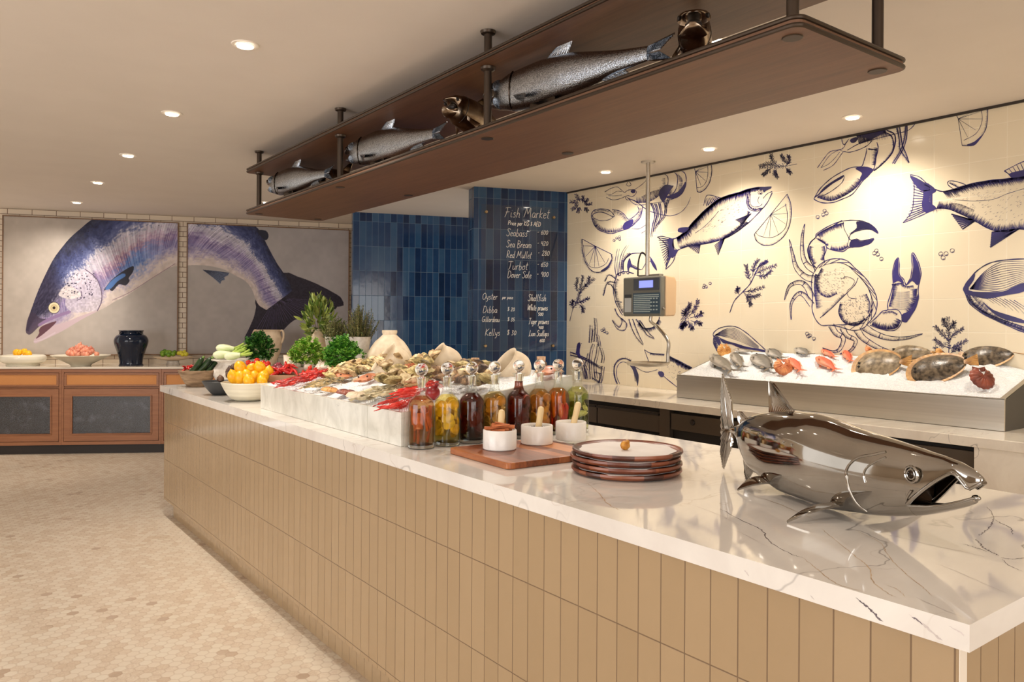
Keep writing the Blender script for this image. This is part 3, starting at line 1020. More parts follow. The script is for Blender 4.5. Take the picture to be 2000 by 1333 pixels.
# --- big crab
shell = ZD((300, 370), (340, 320), (400, 285), (480, 272), (560, 290), (620, 345), (700, 420), (760, 500), (795, 570), (805, 640), (790, 720), (740, 790), (690, 840), (610, 858), (520, 835), (430, 815), (350, 815), (300, 760), (275, 680), (280, 600), (270, 480), (280, 410))
stroke(shell, 1.6, closed=True)
rim = ZD((330, 350), (390, 320), (480, 305), (560, 325), (620, 380), (680, 440), (735, 520), (765, 600), (770, 680), (740, 750), (690, 800))
stroke(rim, .9)
rr = catmull(rim, 3); ss = catmull(shell[1:17], 3)
for k in range(16):
    a = rr[int(k / 15 * (len(rr) - 1))]; b = ss[int((.05 + k / 15 * .9) * (len(ss) - 1))]
    stroke([a, b], 1.2, sm=1)
hatch(ZD((300, 400), (290, 500), (300, 600), (310, 680)), -1, 14, 1, .8)
hatch(ZD((350, 350), (310, 440), (320, 540), (400, 590), (480, 560)), -1, 8, 1, .8)
stipple(ZD((330, 370), (520, 340), (600, 420), (500, 560), (400, 590), (320, 520)), 150, 3, .3, .55)
stipple(ZD((500, 620), (700, 560), (760, 640), (700, 790), (560, 800), (490, 720)), 170, 3, .9, .6)
hatch(ZD((500, 640), (490, 720), (540, 800), (640, 820), (710, 770)), -1, 9, .9, .9)
hatch(ZD((720, 560), (750, 640), (740, 720)), 1, 8, 1.1, .8)
stroke(ZD((340, 755), (430, 680), (520, 590), (620, 490), (650, 430)), 1.3)
stroke(ZD((510, 440), (560, 420), (620, 450), (600, 500), (560, 540), (580, 590), (640, 600)), .9)
hatch(ZD((370, 740), (450, 660), (540, 570)), -1, 7, 1.4, .7)
# upper claw
stroke(ZD((300, 370), (250, 260), (240, 190), (270, 135), (305, 100), (340, 60), (440, 10), (520, -40)), 1.7)
up = ZC((285, 1110), (300, 1080), (400, 1020), (495, 988), (600, 982), (680, 1000), (735, 1035), (765, 1082), (700, 1050), (620, 1060), (560, 1085), (540, 1120))
stroke(up, 1.7)
lo = ZC((540, 1120), (560, 1135), (600, 1125), (640, 1140), (730, 1122), (700, 1160), (620, 1185), (545, 1190), (490, 1222), (400, 1205), (370, 1190))
stroke(lo, 1.7)
fill(ZC((545, 1085), (600, 1040), (600, 990), (690, 1005), (735, 1035), (762, 1080), (700, 1048), (620, 1055), (560, 1080)), off=.0002)
fill(ZC((548, 1190), (555, 1140), (600, 1130), (640, 1145), (728, 1125), (700, 1158), (620, 1183)))
stroke(ZC((285, 1115), (240, 1160), (230, 1230), (250, 1300), (290, 1345)), 1.7); stroke(ZC((285, 1115), (350, 1150), (370, 1200), (350, 1260), (355, 1310)), 1.4)
stroke(ZC((500, 995), (505, 1050), (540, 1120), (530, 1170), (545, 1190)), 1.1)
hatch(ZC((300, 1090), (400, 1030), (495, 1000)), 1, 11, .9, .9); hatch(ZC((240, 1180), (235, 1250), (270, 1320)), -1, 9, .9, .9)
hatch(ZC((400, 1205), (480, 1215), (540, 1185)), -1, 10, .9, .9); hatch(ZC((355, 1180), (360, 1220), (345, 1290)), 1, 8, .9, .8)
hatch(ZC((300, 1130), (380, 1180)), -1, 7, .9, .9)
# right claw
stroke(ZD((745, 800), (800, 750), (850, 700), (890, 690), (890, 640), (915, 560), (935, 480), (930, 400), (945, 310), (975, 265), (985, 320), (985, 400), (1020, 440), (1040, 492)), 1.7)
stroke(ZD((1040, 492), (1075, 430), (1090, 340), (1085, 260), (1098, 225), (1140, 300), (1162, 390), (1150, 460), (1138, 520), (1140, 600), (1110, 690), (1060, 760), (1040, 790), (1005, 780)), 1.8)
stroke(ZD((745, 815), (830, 845), (900, 860), (960, 850), (1000, 800), (1005, 740), (970, 690), (890, 690)), 1.6)
fill(ZD((935, 470), (935, 400), (948, 320), (973, 270), (978, 330), (978, 400), (1010, 440), (1022, 478), (975, 455)))
fill(ZD((1045, 492), (1082, 430), (1098, 340), (1092, 260), (1100, 240), (1135, 305), (1155, 390), (1148, 460), (1130, 490), (1090, 455)))
fill(ZD((1005, 730), (1060, 700), (1110, 640), (1135, 560), (1138, 610), (1110, 690), (1050, 785), (1010, 780)))
hatch(ZD((900, 660), (925, 560), (940, 480)), 1, 10, .9, .9); hatch(ZD((925, 480), (1000, 470), (1040, 495), (1100, 490)), 1, 7, .9, .8)
hatch(ZD((1130, 520), (1120, 620), (1070, 720)), 1, 14, .9, .9); hatch(ZD((760, 815), (860, 850), (960, 840), (1000, 780)), -1, 14, .8, .9)
hatch(ZD((850, 710), (920, 700), (970, 720)), 1, 6, 1, .8)
for yy in range(540, 690, 9): stroke(ZD((930, yy), (1000, yy + 6), (1070, yy)), .6, (.5, 1))
# legs
def leg(pts, wd):
    P = catmull(ZD(*pts), 5)
    A, B = [], []
    n = len(P)
    for i in range(n):
        t = P[min(i + 1, n - 1)] - P[max(i - 1, 0)]
        t = t / (np.linalg.norm(t) or 1)
        k = i / (n - 1)
        ww = (wd * (1 - k) ** .7 + .4) / 2
        A.append(P[i] + np.array([-t[1], t[0]]) * ww); B.append(P[i] - np.array([-t[1], t[0]]) * ww)
    stroke(A, 1.2, sm=1); stroke(B, 1.2, sm=1)
    for k in (.35, .68):
        i = int(k * (n - 1)); stroke([A[i], B[i]], 1.4, sm=1)
    hatch([tuple(a) for a in A[::3]], -1, wd * .5, 1.6, .7, sm=2)


leg([(290, 440), (220, 420), (150, 350), (120, 250), (90, 115)], 13)
leg([(300, 370), (240, 330), (200, 250), (195, 110), (215, -10)], 12)
leg([(275, 590), (230, 500), (170, 465), (90, 500), (50, 610)], 12)
leg([(275, 650), (210, 570), (160, 560), (105, 640), (105, 770)], 10)
leg([(430, 815), (470, 880), (530, 920), (500, 1010), (440, 1030), (360, 1000)], 11)
leg([(520, 835), (560, 900), (630, 940), (590, 1020), (500, 1050)], 10)
leg([(640, 850), (690, 920), (800, 990), (880, 1020), (975, 1050)], 13)
leg([(700, 830), (780, 880), (900, 920), (1040, 920), (1175, 885)], 13)
# --- mussel far right
stroke(ZD((1525, 560), (1508, 520), (1540, 460), (1620, 370), (1720, 310), (1840, 285), (2000, 275), (2200, 280), (2500, 400), (2620, 560)), 2.2)
stroke(ZD((1525, 560), (1560, 640), (1680, 730), (1850, 810), (2000, 872), (2250, 930), (2480, 850), (2620, 560)), 2.2)
fill(ZD((1508, 520), (1540, 465), (1600, 395), (1590, 450), (1550, 530), (1700, 545), (1830, 540), (1900, 510), (2000, 470), (2000, 540), (1860, 570), (1700, 600), (1600, 580), (1525, 560)))
fill(ZD((1660, 620), (1750, 690), (1900, 740), (2000, 775), (2000, 800), (1850, 770), (1740, 710)))
for k in range(13):
    t = k / 12
    stroke(ZD((1560, 520), (1680, 380 + 150 * t), (1820, 300 + 235 * t), (2000, 300 + 160 * t)), 1.1, (1.6, .6))
hatch(ZD((1530, 570), (1570, 640), (1690, 730), (1850, 805), (2000, 865)), -1, 11, .9, 1.1, .3)
stroke(ZD((1550, 560), (1600, 650), (1700, 720), (1850, 780), (2000, 830)), 1.6)
for k in range(8): stroke(ZD((1640 + 40 * k, 570 + 6 * k), (1700 + 50 * k, 600 + 14 * k), (1760 + 50 * k, 640 + 18 * k)), .9, (1.2, .4))
hatch(ZD((1570, 570), (1620, 630), (1700, 700)), -1, 12, 1.3, .8)
# --- sprig right
sprig(None, [ZD((1385, 1085), (1390, 950), (1385, 850), (1380, 755)), ZD((1388, 950), (1330, 880), (1280, 830)), ZD((1388, 1000), (1320, 970), (1275, 930)), ZD((1388, 940), (1440, 880), (1500, 845)), ZD((1388, 1010), (1460, 980), (1530, 940)), ZD((1385, 860), (1350, 800), (1345, 765)), ZD((1386, 860), (1420, 820), (1430, 790)), ZD((1388, 1050), (1320, 1040), (1280, 1000)), ZD((1390, 1060), (1440, 1010), (1480, 1010)), ZD((1420, 1095), (1470, 1080), (1510, 1050))], 1.1, 5.5)
wall_mural = MW.build('wall_right', [M['tile_mural'], INK], smooth=False)
struct(wall_mural)
struct(MB().box(WX - .012, WX, FY0, CR.y, CEIL - .014, CEIL).build('trim_1', M['dark_gap'], smooth=False))

# ================================================================ downlights
M['lens'] = NT('lamp_lens').mat
_b = M['lens'].node_tree.nodes['Principled BSDF']
_b.inputs['Emission Color'].default_value = (1, .93, .82, 1)
_b.inputs['Emission Strength'].default_value = 14
M['white_trim'] = plain('white_trim', (236, 226, 212), .4)


def downlight(x, y, label, energy=22, tilt=None, col=(1, .89, .76), spot=92, blend=.9, z=CEIL, size=.05, group=None):
    t = thing('ceiling_light', label, 'ceiling light', (x, y, z), group=group)
    MB().lathe([(.034, -.012), (.037, -.004), (.058, -.004), (.06, 0), (.034, 0)]).build('trim_ring', M['white_trim'], t)
    MB().lathe([(0, -.010), (.036, -.010)]).build('lens', M['lens'], t)
    d = bpy.data.lights.new('lamp', 'SPOT')
    d.energy = energy
    d.color = col
    d.spot_size = math.radians(spot)
    d.spot_blend = blend
    d.shadow_soft_size = size
    o = link(bpy.data.objects.new('lamp', d), t)
    o.location = (0, 0, -.03)
    if tilt is not None:
        o.rotation_euler = (Vector(tilt) - Vector((x, y, z))).to_track_quat('-Z', 'Y').to_euler()
    return t


names_left = ['nearest', 'second', 'third', 'fourth', 'furthest']
ords = ['largest and nearest round ceiling light of the row on the left', 'second nearest round ceiling light of the row on the left',
        'middle round ceiling light of the row on the left', 'fourth round ceiling light from the front, row on the left', 'smallest and furthest round ceiling light of the left row, by the tiled wall']
for k, (u, v) in enumerate([(479, 87), (336, 221), (250, 303), (191, 356), (150, 395)]):
    p = at_z(u, v, CEIL)
    downlight(p.x, p.y, ords[k], [22, 26, 36, 60, 60][k], tilt=None if k < 3 else (p.x - .3, p.y + 1.2, 1.0), group='ceiling lights in the left row')
for k, (u, v, lb) in enumerate([(1665, 228, 'round ceiling light right of the hanging shelf, nearest of the row along the illustrated wall'), (1385, 290, 'round ceiling light above the middle of the illustrated wall'), (1183, 335, 'round ceiling light left of the scale pole, furthest of its row')]):
    p = at_z(u, v, CEIL)
    downlight(p.x, p.y, lb, 44, tilt=(WX - .1, p.y, 1.15), spot=125, blend=1.0, group='ceiling lights along the illustrated wall')
p = at_z(1392, 76, CEIL)
downlight(p.x, p.y, 'round ceiling light half hidden behind the head-on fish on the hanging shelf', 30, group='ceiling lights behind the hanging shelf')
p = at_z(521, 395, CEIL)
downlight(p.x, p.y, 'round ceiling light glimpsed under the furthest chrome fish on the shelf', 26, group='ceiling lights behind the hanging shelf')
# bare spots: rows continued off frame, plus extras added to light ice and walls
for (x, y, e, tg) in [(3.95, 1.15, 38, (WX - .1, .9, 1.3)), (3.1, .6, 18, None), (1.2, .2, 12, None), (.3, -.9, 12, None), (3.0, 2.6, 22, (2.6, 2.4, 0)),
                      (-1.6, .6, 14, None), (-1.8, 3.2, 24, None), (1.25, 1.9, 14, (1.5, 2.0, 0)), (1.35, 3.9, 44, (1.75, 3.5, 1.0)), (3.0, 3.6, 60, (2.0, 3.3, 1.1)), (1.2, 5.4, 40, (1.7, 4.9, .9)), (-2.6, 5.6, 70, (-3.0, 7.6, 1.2)), (-1.0, 6.0, 60, (-1.2, 8.2, 1.2))]:
    d = bpy.data.lights.new('downlight', 'SPOT')  # bare lamp without a fitting; some are added extras
    d.energy = e
    d.color = (1, .9, .78)
    d.spot_size = math.radians(100)
    d.spot_blend = .9
    d.shadow_soft_size = .05
    o = link(bpy.data.objects.new('downlight', d))  # unseen bare spot
    o.location = (x, y, CEIL - .06)
    if tg: o.rotation_euler = (Vector(tg) - o.location).to_track_quat('-Z', 'Y').to_euler()

# ================================================================ island
for k_, c_ in (('vein_dark', (84, 74, 80)), ('vein_tan', (186, 160, 130)), ('vein_grey', (190, 180, 176))):
    M[k_] = mottled(k_, c_, tuple(min(255, q + 34) for q in c_), 30, .06)


def veins_on_slab(m):
    """the marble's own dark, tan and grey veins, thin inlays flush with its top and front edge"""
    r = random.Random(8)
    def strip(pts, wd, mi, place, off):
        P = catmull(pts, 9)
        out = []
        for i, p in enumerate(P):
            j = wd * (1.6 if place is top else .5) if 0 < i < len(P) - 1 else 0
            out.append(p + np.array([r.uniform(-j, j), r.uniform(-j, j)]))
        vs = []
        n_ = len(out)
        for i in range(n_):
            t_ = out[min(i + 1, n_ - 1)] - out[max(i - 1, 0)]
            L = math.hypot(*t_) or 1
            q = i / (n_ - 1)
            w_ = wd * r.uniform(.4, 1.3) * (.15 + math.sin(PI * min(1, max(0, q))) ** .5 * .85)
            nx, ny = -t_[1] / L * w_, t_[0] / L * w_
            vs += [place(out[i][0] + nx, out[i][1] + ny, off), place(out[i][0] - nx, out[i][1] - ny, off)]
        m.add(vs, [(2 * i, 2 * i + 1, 2 * i + 3, 2 * i + 2) for i in range(n_ - 1)], mi)
    def top(x, y, off): return (x, y, IZ + off)
    def edge(y, z, off): return (IX0 - off, max(IY0 + .008, y), min(IZ - .007, max(IZ - .038, z)))
    def T(*pts):
        out = []
        for u, v in pts:
            p = at_z(u, v, IZ)
            out.append((max(IX0 + .008, min(p.x, IX1 - .01)), max(IY0 + .01, p.y)))
        return out
    def E(*pts): return [(lambda p: (p.y, p.z))(at_x(u, v, IX0)) for u, v in pts]
    Q = lambda *p: [(1400 + x / 3.333, 1000 + y / 3.333) for x, y in p]
    tops = [
        (Q((20, -20), (130, 40), (290, 120), (340, 190), (470, 270), (560, 300)), .0013, 1), (Q((560, 300), (660, 380), (780, 470), (890, 545)), .0009, 2),
        (Q((680, 110), (800, 210), (900, 290), (985, 360), (1020, 460), (1110, 530), (1160, 555)), .0011, 2), (Q((985, 360), (1090, 375), (1180, 370)), .0007, 3),
        (Q((900, 120), (1060, 200), (1100, 260), (1170, 350), (1260, 430), (1350, 500), (1400, 550)), .0010, 2),
        (Q((950, 70), (1050, 130), (1240, 180), (1450, 230), (1600, 260), (1760, 300)), .0011, 3),
        (Q((1760, -30), (1800, 30), (1790, 80), (1740, 130), (1700, 160)), .0014, 1), (Q((1800, 50), (1860, 80), (1915, 110), (1925, 150)), .0013, 1),
        (Q((1690, 180), (1730, 230), (1780, 260), (1840, 290)), .0017, 1), (Q((1600, 210), (1700, 240), (1760, 262)), .0015, 1), (Q((1850, 300), (1920, 310), (2010, 300)), .0014, 1), (Q((1860, 310), (1900, 350), (1990, 390)), .0008, 1),
        (Q((1400, 330), (1560, 390), (1720, 460), (1900, 540)), .0007, 3), (Q((1300, 560), (1430, 620), (1600, 690)), .0007, 3),
        (Q((1100, 480), (1180, 510), (1230, 560)), .0006, 2), (Q((60, 100), (180, 150), (330, 230)), .0006, 3),
        ([(1148, 945), (1170, 965), (1188, 985), (1215, 1000)], .0012, 2), ([(1330, 880), (1350, 900), (1372, 915), (1395, 925)], .0009, 3), ([(1300, 855), (1360, 872), (1420, 900)], .0008, 3),
        ([(1180, 850), (1230, 858), (1290, 862)], .0008, 3), ([(1345, 985), (1400, 1005), (1450, 1030)], .0008, 3), ([(1440, 960), (1520, 985), (1600, 1020)], .0009, 2), ([(1060, 955), (1100, 972), (1150, 1000)], .0006, 3),
    ]
    for i, (pts, wd, mi) in enumerate(tops): strip(T(*pts), wd, mi, top, .00025 + i * .00002)
    edges = [(Q((905, 560), (980, 620), (1050, 690), (1110, 760), (1180, 805)), .0022, 1), (Q((1250, 670), (1350, 740), (1440, 820), (1515, 895)), .0020, 3), (Q((1270, 690), (1300, 700), (1340, 735)), .0014, 1),
             (Q((1510, 745), (1590, 790), (1670, 870)), .0011, 3), (Q((180, 380), (210, 420)), .0016, 3), (Q((610, 545), (640, 580)), .0012, 3),
             ([(477, 808), (482, 811), (485, 803)], .0022, 3), ([(938, 962), (944, 970)], .0016, 1), ([(480, 812), (484, 806), (487, 800)], .0012, 1)]
    for i, (pts, wd, mi) in enumerate(edges): strip(E(*pts), wd, mi, edge, .00025 + i * .00002)


IX0, IX1, IY0, IY1, IZ = 1.30, 2.43, .53, 6.03, .95
t = thing('kitchen_island', 'long island front clad in upright glossy beige tiles', 'counter', (0, 0, 0))
m = MB().box(IX0 + .02, IX1 - .02, IY0 + .023, IY1 - .05, .125, IZ - .044)
m.m = [0, 0, 1, 1, 0, 0]
o = m.build('tiled_body', [M['tile_face'], M['tile_end']], t, smooth=False)
m = MB().box(IX0 + .07, IX1 - .07, IY0 + .075, IY1 - .12, 0, .125)
m.m = [0, 0, 1, 1, 0, 0]
o = m.build('toe_kick', [M['tile_face'], M['tile_end']], t, smooth=False)
MB().box(IX0 + .0185, IX0 + .044, IY0 + .0215, IY0 + .0229, .125, IZ - .0445).build('corner_trim', M['white_trim'], t, smooth=False)
o = MB().box(IX0, IX1, IY0, IY1, IZ - .044, IZ)
veins_on_slab(o)
o = o.build('island_worktop', [M['marble'], M['vein_dark'], M['vein_tan'], M['vein_grey']], smooth=False, bevel=.006)
tag(o, 'long white marble slab with brown and grey veins on the beige tiled island', 'worktop')

# ================================================================ back counter
BX0, BZ = 3.97, .89
BYE = 5.42
o = MB().box(BX0, WX - .002, -1.2, BYE, BZ - .05, BZ).build('marble_worktop', M['marble_back'], smooth=False, bevel=.004)
tag(o, 'veined white marble worktop along the illustrated wall', 'worktop')
o = MB().box(BX0 + .012, WX - .05, -1.2, 1.61, 0, BZ - .05).build('marble_cabinet', M['marble_back'], smooth=False, bevel=.003)
tag(o, 'plain white marble base under the right end of the wall worktop', 'cabinet')


def fridge_unit(y0, y1, label, kind):
    t = thing('drawer_unit', label, 'drawer unit', ((BX0 + WX) / 2, (y0 + y1) / 2, 0))
    k = dict(world=True)
    MB().box(BX0 + .10, WX - .06, y0, y1, .08, BZ - .052).build('carcass', M['dark_void'], t, smooth=False, **k)
    MB().box(BX0 + .16, WX - .1, y0, y1, 0, .08).build('plinth', M['black'], t, smooth=False, **k)
    if kind == 'drawers':
        n = 2
        w_ = (y1 - y0) / n
        for i in range(n):
            for (a, b) in ((.66, .80), (.42, .64), (.12, .40)):
                d = MB().box(BX0 + .075, BX0 + .10, y0 + i * w_ + .006, y0 + (i + 1) * w_ - .006, a, b).build('drawer', M['dark_steel'], t, smooth=False, bevel=.002, **k)
                h = MB().box(BX0 + .058, BX0 + .0749, y0 + i * w_ + .006, y0 + (i + 1) * w_ - .006, b - .02, b - .006)
                h.v = [(p[0] - t.location.x, p[1] - t.location.y, p[2]) for p in h.v]
                h.build('handle', M['black'], d, smooth=False)
    else:
        d = MB().box(BX0 + .06, BX0 + .10, y0 + .01, y1 - .01, .70, .81).build('control_panel', M['dark_steel'], t, smooth=False, bevel=.002, **k)
        yy = at_x(1353, 829, BX0 + .06).y
        h = MB()
        h.lathe([(0, .012), (.016, .012), (.02, .006), (.02, 0)], seg=20)
        h.v = [(BX0 + .06 - z - t.location.x, yy + y - t.location.y, .765 + x) for x, y, z in h.v]
        h.build('lock', M['black'], d)
        for i in range(3):
            w_ = (y1 - y0) / 3
            d = MB().box(BX0 + .075, BX0 + .10, y0 + i * w_ + .006, y0 + (i + 1) * w_ - .006, .12, .60).build('drawer', M['steel'] if 0 else M['dark_steel'], t, smooth=False, bevel=.002, **k)
            h = MB().box(BX0 + .045, BX0 + .0749, y0 + i * w_ + .006, y0 + (i + 1) * w_ - .006, .575, .598)
            h.v = [(p[0] - t.location.x, p[1] - t.location.y, p[2]) for p in h.v]
            h.build('handle', M['steel'], d, smooth=False)


fridge_unit(3.66, 4.95, 'dark brown bank of drawers under the wall worktop, left of the dark post', 'drawers')
fridge_unit(1.62, 3.56, 'dark steel refrigerated unit with a round lock, right of the dark post', 'fridge')
o = MB().box(BX0 + .06, WX - .1, 3.565, 3.655, 0, BZ - .052).build('divider_panel', M['dark_steel'], smooth=False, bevel=.002)
tag(o, 'dark upright panel between the two units under the wall worktop', 'panel')
o = MB().box(BX0 + .06, WX - .1, 4.96, BYE, 0, BZ - .052).build('end_panel', M['dark_steel'], smooth=False, bevel=.002)
tag(o, 'dark steel end panel under the wall worktop beside the tiled column', 'panel')

# ================================================================ far cabinets
F0 = at_z(0, 890, 0); F1 = at_z(319, 885.8, 0)
DF = (F1 - F0).normalized()
NF = Vector((-DF.y, DF.x, 0))
if NF.dot(view) < 0: NF = -NF
azF = math.atan2(DF.y, DF.x)
M['cane'] = None
n = NT('woven_cane')
v = n.coord((1, 1, 1))
sp = n.n('SeparateXYZ'); n.l(v, sp.inputs[0])
wx = n.math('SINE', n.math('MULTIPLY', sp.outputs[0], 700))
wz = n.math('SINE', n.math('MULTIPLY', sp.outputs[2], 700))
f = n.math('MULTIPLY_ADD', n.math('MULTIPLY', wx, wz), .5, .5)
n.set(col=n.ramp(f, [(0, sr((184, 118, 62))), (1, sr((220, 156, 92)))]), rough=.55)
n.bump(f, .4, .002)
M['cane'] = n.mat
n = NT('seeded_glass')
v = n.coord((1, 1, 1))
big = n.noise(v, 7, 3, .5)
fine = n.noise(v, 230, 2, .6)
g1 = n.ramp(fine, [(.5, (0, 0, 0)), (.75, (1, 1, 1))])
base = n.ramp(big, [(.35, sr((18, 18, 22))), (.55, sr((34, 32, 33))), (.75, sr((70, 70, 78)))])
n.set(col=n.mix(n.math('MULTIPLY', g1, .5), base, sr((150, 152, 160))), rough=.14, spec=.8)
n.bump(fine, .5, .003)
M['seeded'] = n.mat


def uF(u):
    """distance along the cabinet front for photo column u"""
    r = ray(u, 800)
    # intersect in plan
    a = Vector((r.x, r.y)); f = Vector((F0.x, F0.y)); d = Vector((DF.x, DF.y))
    det = a.x * (-d.y) + d.x * a.y
    s = (a.x * f.y - a.y * f.x) / (-det) if det else 0
    # solve a*t = f + d*s
    tt = (f.x * (-d.y) + d.x * f.y) / det
    s = (a.x * tt - f.x) / d.x if abs(d.x) > .5 else (a.y * tt - f.y) / d.y
    return s


s1, s2 = uF(120), uF(315)
UW = s2 - s1


def cab_unit(s0, label):
    p = F0 + DF * s0
    t = thing('sideboard_unit', label, 'cabinet', (p.x, p.y, 0), azF, group='sideboard units along the far wall')
    W = UW - .001
    dep = .40
    MB().box(0, W, .02, dep, .10, .905).build('carcass', M['cabwood'], t, smooth=False)
    MB().box(0, W, .05, dep, 0, .10).build('plinth', M['black'], t, smooth=False)
    m = MB()
    for r in ((0, .022, .10, .905), (W - .022, W, .10, .905), (.022, W - .022, .868, .905), (.022, W - .022, .10, .135), (.022, W - .022, .70, .712)):
        m.box(r[0], r[1], 0, .02, r[2], r[3])
    m.build('face_frame', M['cabwood'], t, smooth=False, bevel=.0015)
    dr = MB()
    for r in ((.027, W - .027, .72, .738), (.027, W - .027, .845, .863), (.027, .05, .738, .845), (W - .05, W - .027, .738, .845)):
        dr.box(r[0], r[1], -.004, .019, r[2], r[3])
    d = dr.build('drawer', M['cabwood'], t, smooth=False, bevel=.0015)
    MB().box(.05, W - .05, .004, .018, .738, .845).build('cane_panel', M['cane'], d, smooth=False)
    dr = MB()
    for r in ((.027, W - .027, .14, .205), (.027, W - .027, .632, .695), (.027, .095, .205, .632), (W - .095, W - .027, .205, .632)):
        dr.box(r[0], r[1], -.004, .019, r[2], r[3])
    d = dr.build('door', M['cabwood'], t, smooth=False, bevel=.0015)
    m = MB()
    for r in ((.095, W - .095, .205, .22), (.095, W - .095, .617, .632), (.095, .11, .22, .617), (W - .11, W - .095, .22, .617)):
        m.box(r[0], r[1], -.010, .012, r[2], r[3])
    m.build('moulding', M['cabwood'], d, smooth=False, bevel=.004)
    MB().box(.11, W - .11, .008, .012, .22, .617).build('glass_pane', M['seeded'], d, smooth=False)
    return t


cab_unit(s1 - UW, 'oak sideboard unit with cane drawer, cut off by the left edge of the photo')
cab_unit(s1, 'oak sideboard unit with cane drawer and seeded glass door, under the navy jar')
cab_unit(s1 + UW, 'oak sideboard unit mostly hidden behind the left end of the island')
cab_unit(s1 + 2 * UW, 'oak sideboard unit behind the island, under the handled amphora')
a = F0 + DF * (s1 - UW)
t = thing('sideboard_worktop', 'thin cream stone top on the oak sideboard along the far wall', 'worktop', (a.x, a.y, 0), azF)
L4 = 4 * UW
def wall_gap(s):
    """distance from the cabinet front to the far wall, s along the front"""
    q = a + DF * s
    return (Vector((PB.x, PB.y, 0)) - Vector((q.x, q.y, 0))).dot(NB) / NF.dot(NB)


MB().prism([(0, -.012), (L4, -.012), (L4, wall_gap(L4) - .002), (0, wall_gap(0) - .002)], .908, .93).build('slab', M['marble_back'], t, smooth=False, bevel=.002)

# ================================================================ salmon painting (two canvases)
PPX = 3.0
PU0, PV0, PU1, PV1 = -4, 412, 694, 706
NW_, NH_ = int((PU1 - PU0) * PPX), int((PV1 - PV0) * PPX)
rng = np.random.RandomState(5)


def vnoise(h, w_, cell, seed):
    r = np.random.RandomState(seed)
    gh, gw_ = int(h / cell) + 3, int(w_ / cell) + 3
    g = r.rand(gh, gw_)
    y = np.arange(h) / cell; x = np.arange(w_) / cell
    yi = y.astype(int); xi = x.astype(int)
    fy = (y - yi); fx = (x - xi)
    fy = fy * fy * (3 - 2 * fy); fx = fx * fx * (3 - 2 * fx)
    a = g[yi][:, xi]; b = g[yi][:, xi + 1]; c = g[yi + 1][:, xi]; d = g[yi + 1][:, xi + 1]
    fx = fx[None, :]; fy = fy[:, None]
    return (a * (1 - fx) + b * fx) * (1 - fy) + (c * (1 - fx) + d * fx) * fy


nz1 = vnoise(NH_, NW_, 60, 1) * .6 + vnoise(NH_, NW_, 22, 2) * .4
img = np.zeros((NH_, NW_, 3))
img[:] = np.array([180, 170, 160.])
img += (nz1[..., None] - .5) * 16
xx = np.linspace(0, 1, NW_)[None, :, None]
yy_ = np.linspace(0, 1, NH_)[:, None, None]
img += (np.array([-6, -2, 6.]) * xx * 1.5)
Z1 = lambda pts: [((x / 3.92) - PU0, (380 + y / 3.92) - PV0) for x, y in pts]
Z2 = lambda pts: [((300 + x / 3.92) - PU0, (380 + y / 3.92) - PV0) for x, y in pts]


def mask(poly, sm=5):
    P = np.array(catmull(poly, sm, True) if sm > 1 else poly) * PPX
    mk = np.zeros((NH_, NW_), bool)
    y0, y1 = max(0, int(P[:, 1].min())), min(NH_ - 1, int(P[:, 1].max()) + 1)
    for y in range(y0, y1 + 1):
        xs = []
        for i in range(len(P)):
            (x1, ya), (x2, yb) = P[i], P[i - 1]
            if (ya > y) != (yb > y): xs.append((x2 - x1) * (y - ya) / (yb - ya) + x1)
        xs.sort()
        for k in range(0, len(xs) - 1, 2):
            mk[y, max(0, int(xs[k])):max(0, min(NW_, int(xs[k + 1]) + 1))] = True
    return mk


def soft(a, n):
    for _ in range(n):
        a = (a + np.roll(a, 1, 0) + np.roll(a, -1, 0) + np.roll(a, 1, 1) + np.roll(a, -1, 1)) / 5
    return a


def paint(poly, colr, sm=5, blur=1, a=1.0, var=0, seed=1):
    mk = soft(mask(poly, sm).astype(float), blur)[..., None] * a
    c = np.array(colr, float)[None, None, :]
    if var: c = c + (vnoise(NH_, NW_, 8, seed)[..., None] - .5) * var
    img[:] = img * (1 - mk) + c * mk


def dab(x, y, r, colr, a=1.0):
    x *= PPX; y *= PPX; r *= PPX
    x0, x1, y0, y1 = int(x - r - 1), int(x + r + 2), int(y - r - 1), int(y + r + 2)
    x0, y0, x1, y1 = max(0, x0), max(0, y0), min(NW_, x1), min(NH_, y1)
    if x0 >= x1 or y0 >= y1: return
    Y, X = np.mgrid[y0:y1, x0:x1]
    k = np.clip(r + .5 - np.hypot(X - x, Y - y), 0, 1)[..., None] * a
    img[y0:y1, x0:x1] = img[y0:y1, x0:x1] * (1 - k) + np.array(colr, float) * k


def brush(pts, r, colr, a=1.0, r2=None):
    P = catmull(pts, 6) if len(pts) > 2 else [np.array(p, float) for p in pts]
    tot = sum(float(np.linalg.norm(P[i + 1] - P[i])) for i in range(len(P) - 1))
    n = max(2, int(tot / max(r * .4, .25)))
    seglen = [0]
    for i in range(len(P) - 1): seglen.append(seglen[-1] + float(np.linalg.norm(P[i + 1] - P[i])))
    for k in range(n + 1):
        s = tot * k / n
        i = 0
        while i < len(P) - 2 and seglen[i + 1] < s: i += 1
        d = seglen[i + 1] - seglen[i] or 1
        p = P[i] + (P[i + 1] - P[i]) * (s - seglen[i]) / d
        dab(p[0], p[1], r + ((r2 if r2 is not None else r) - r) * k / n, colr, a)


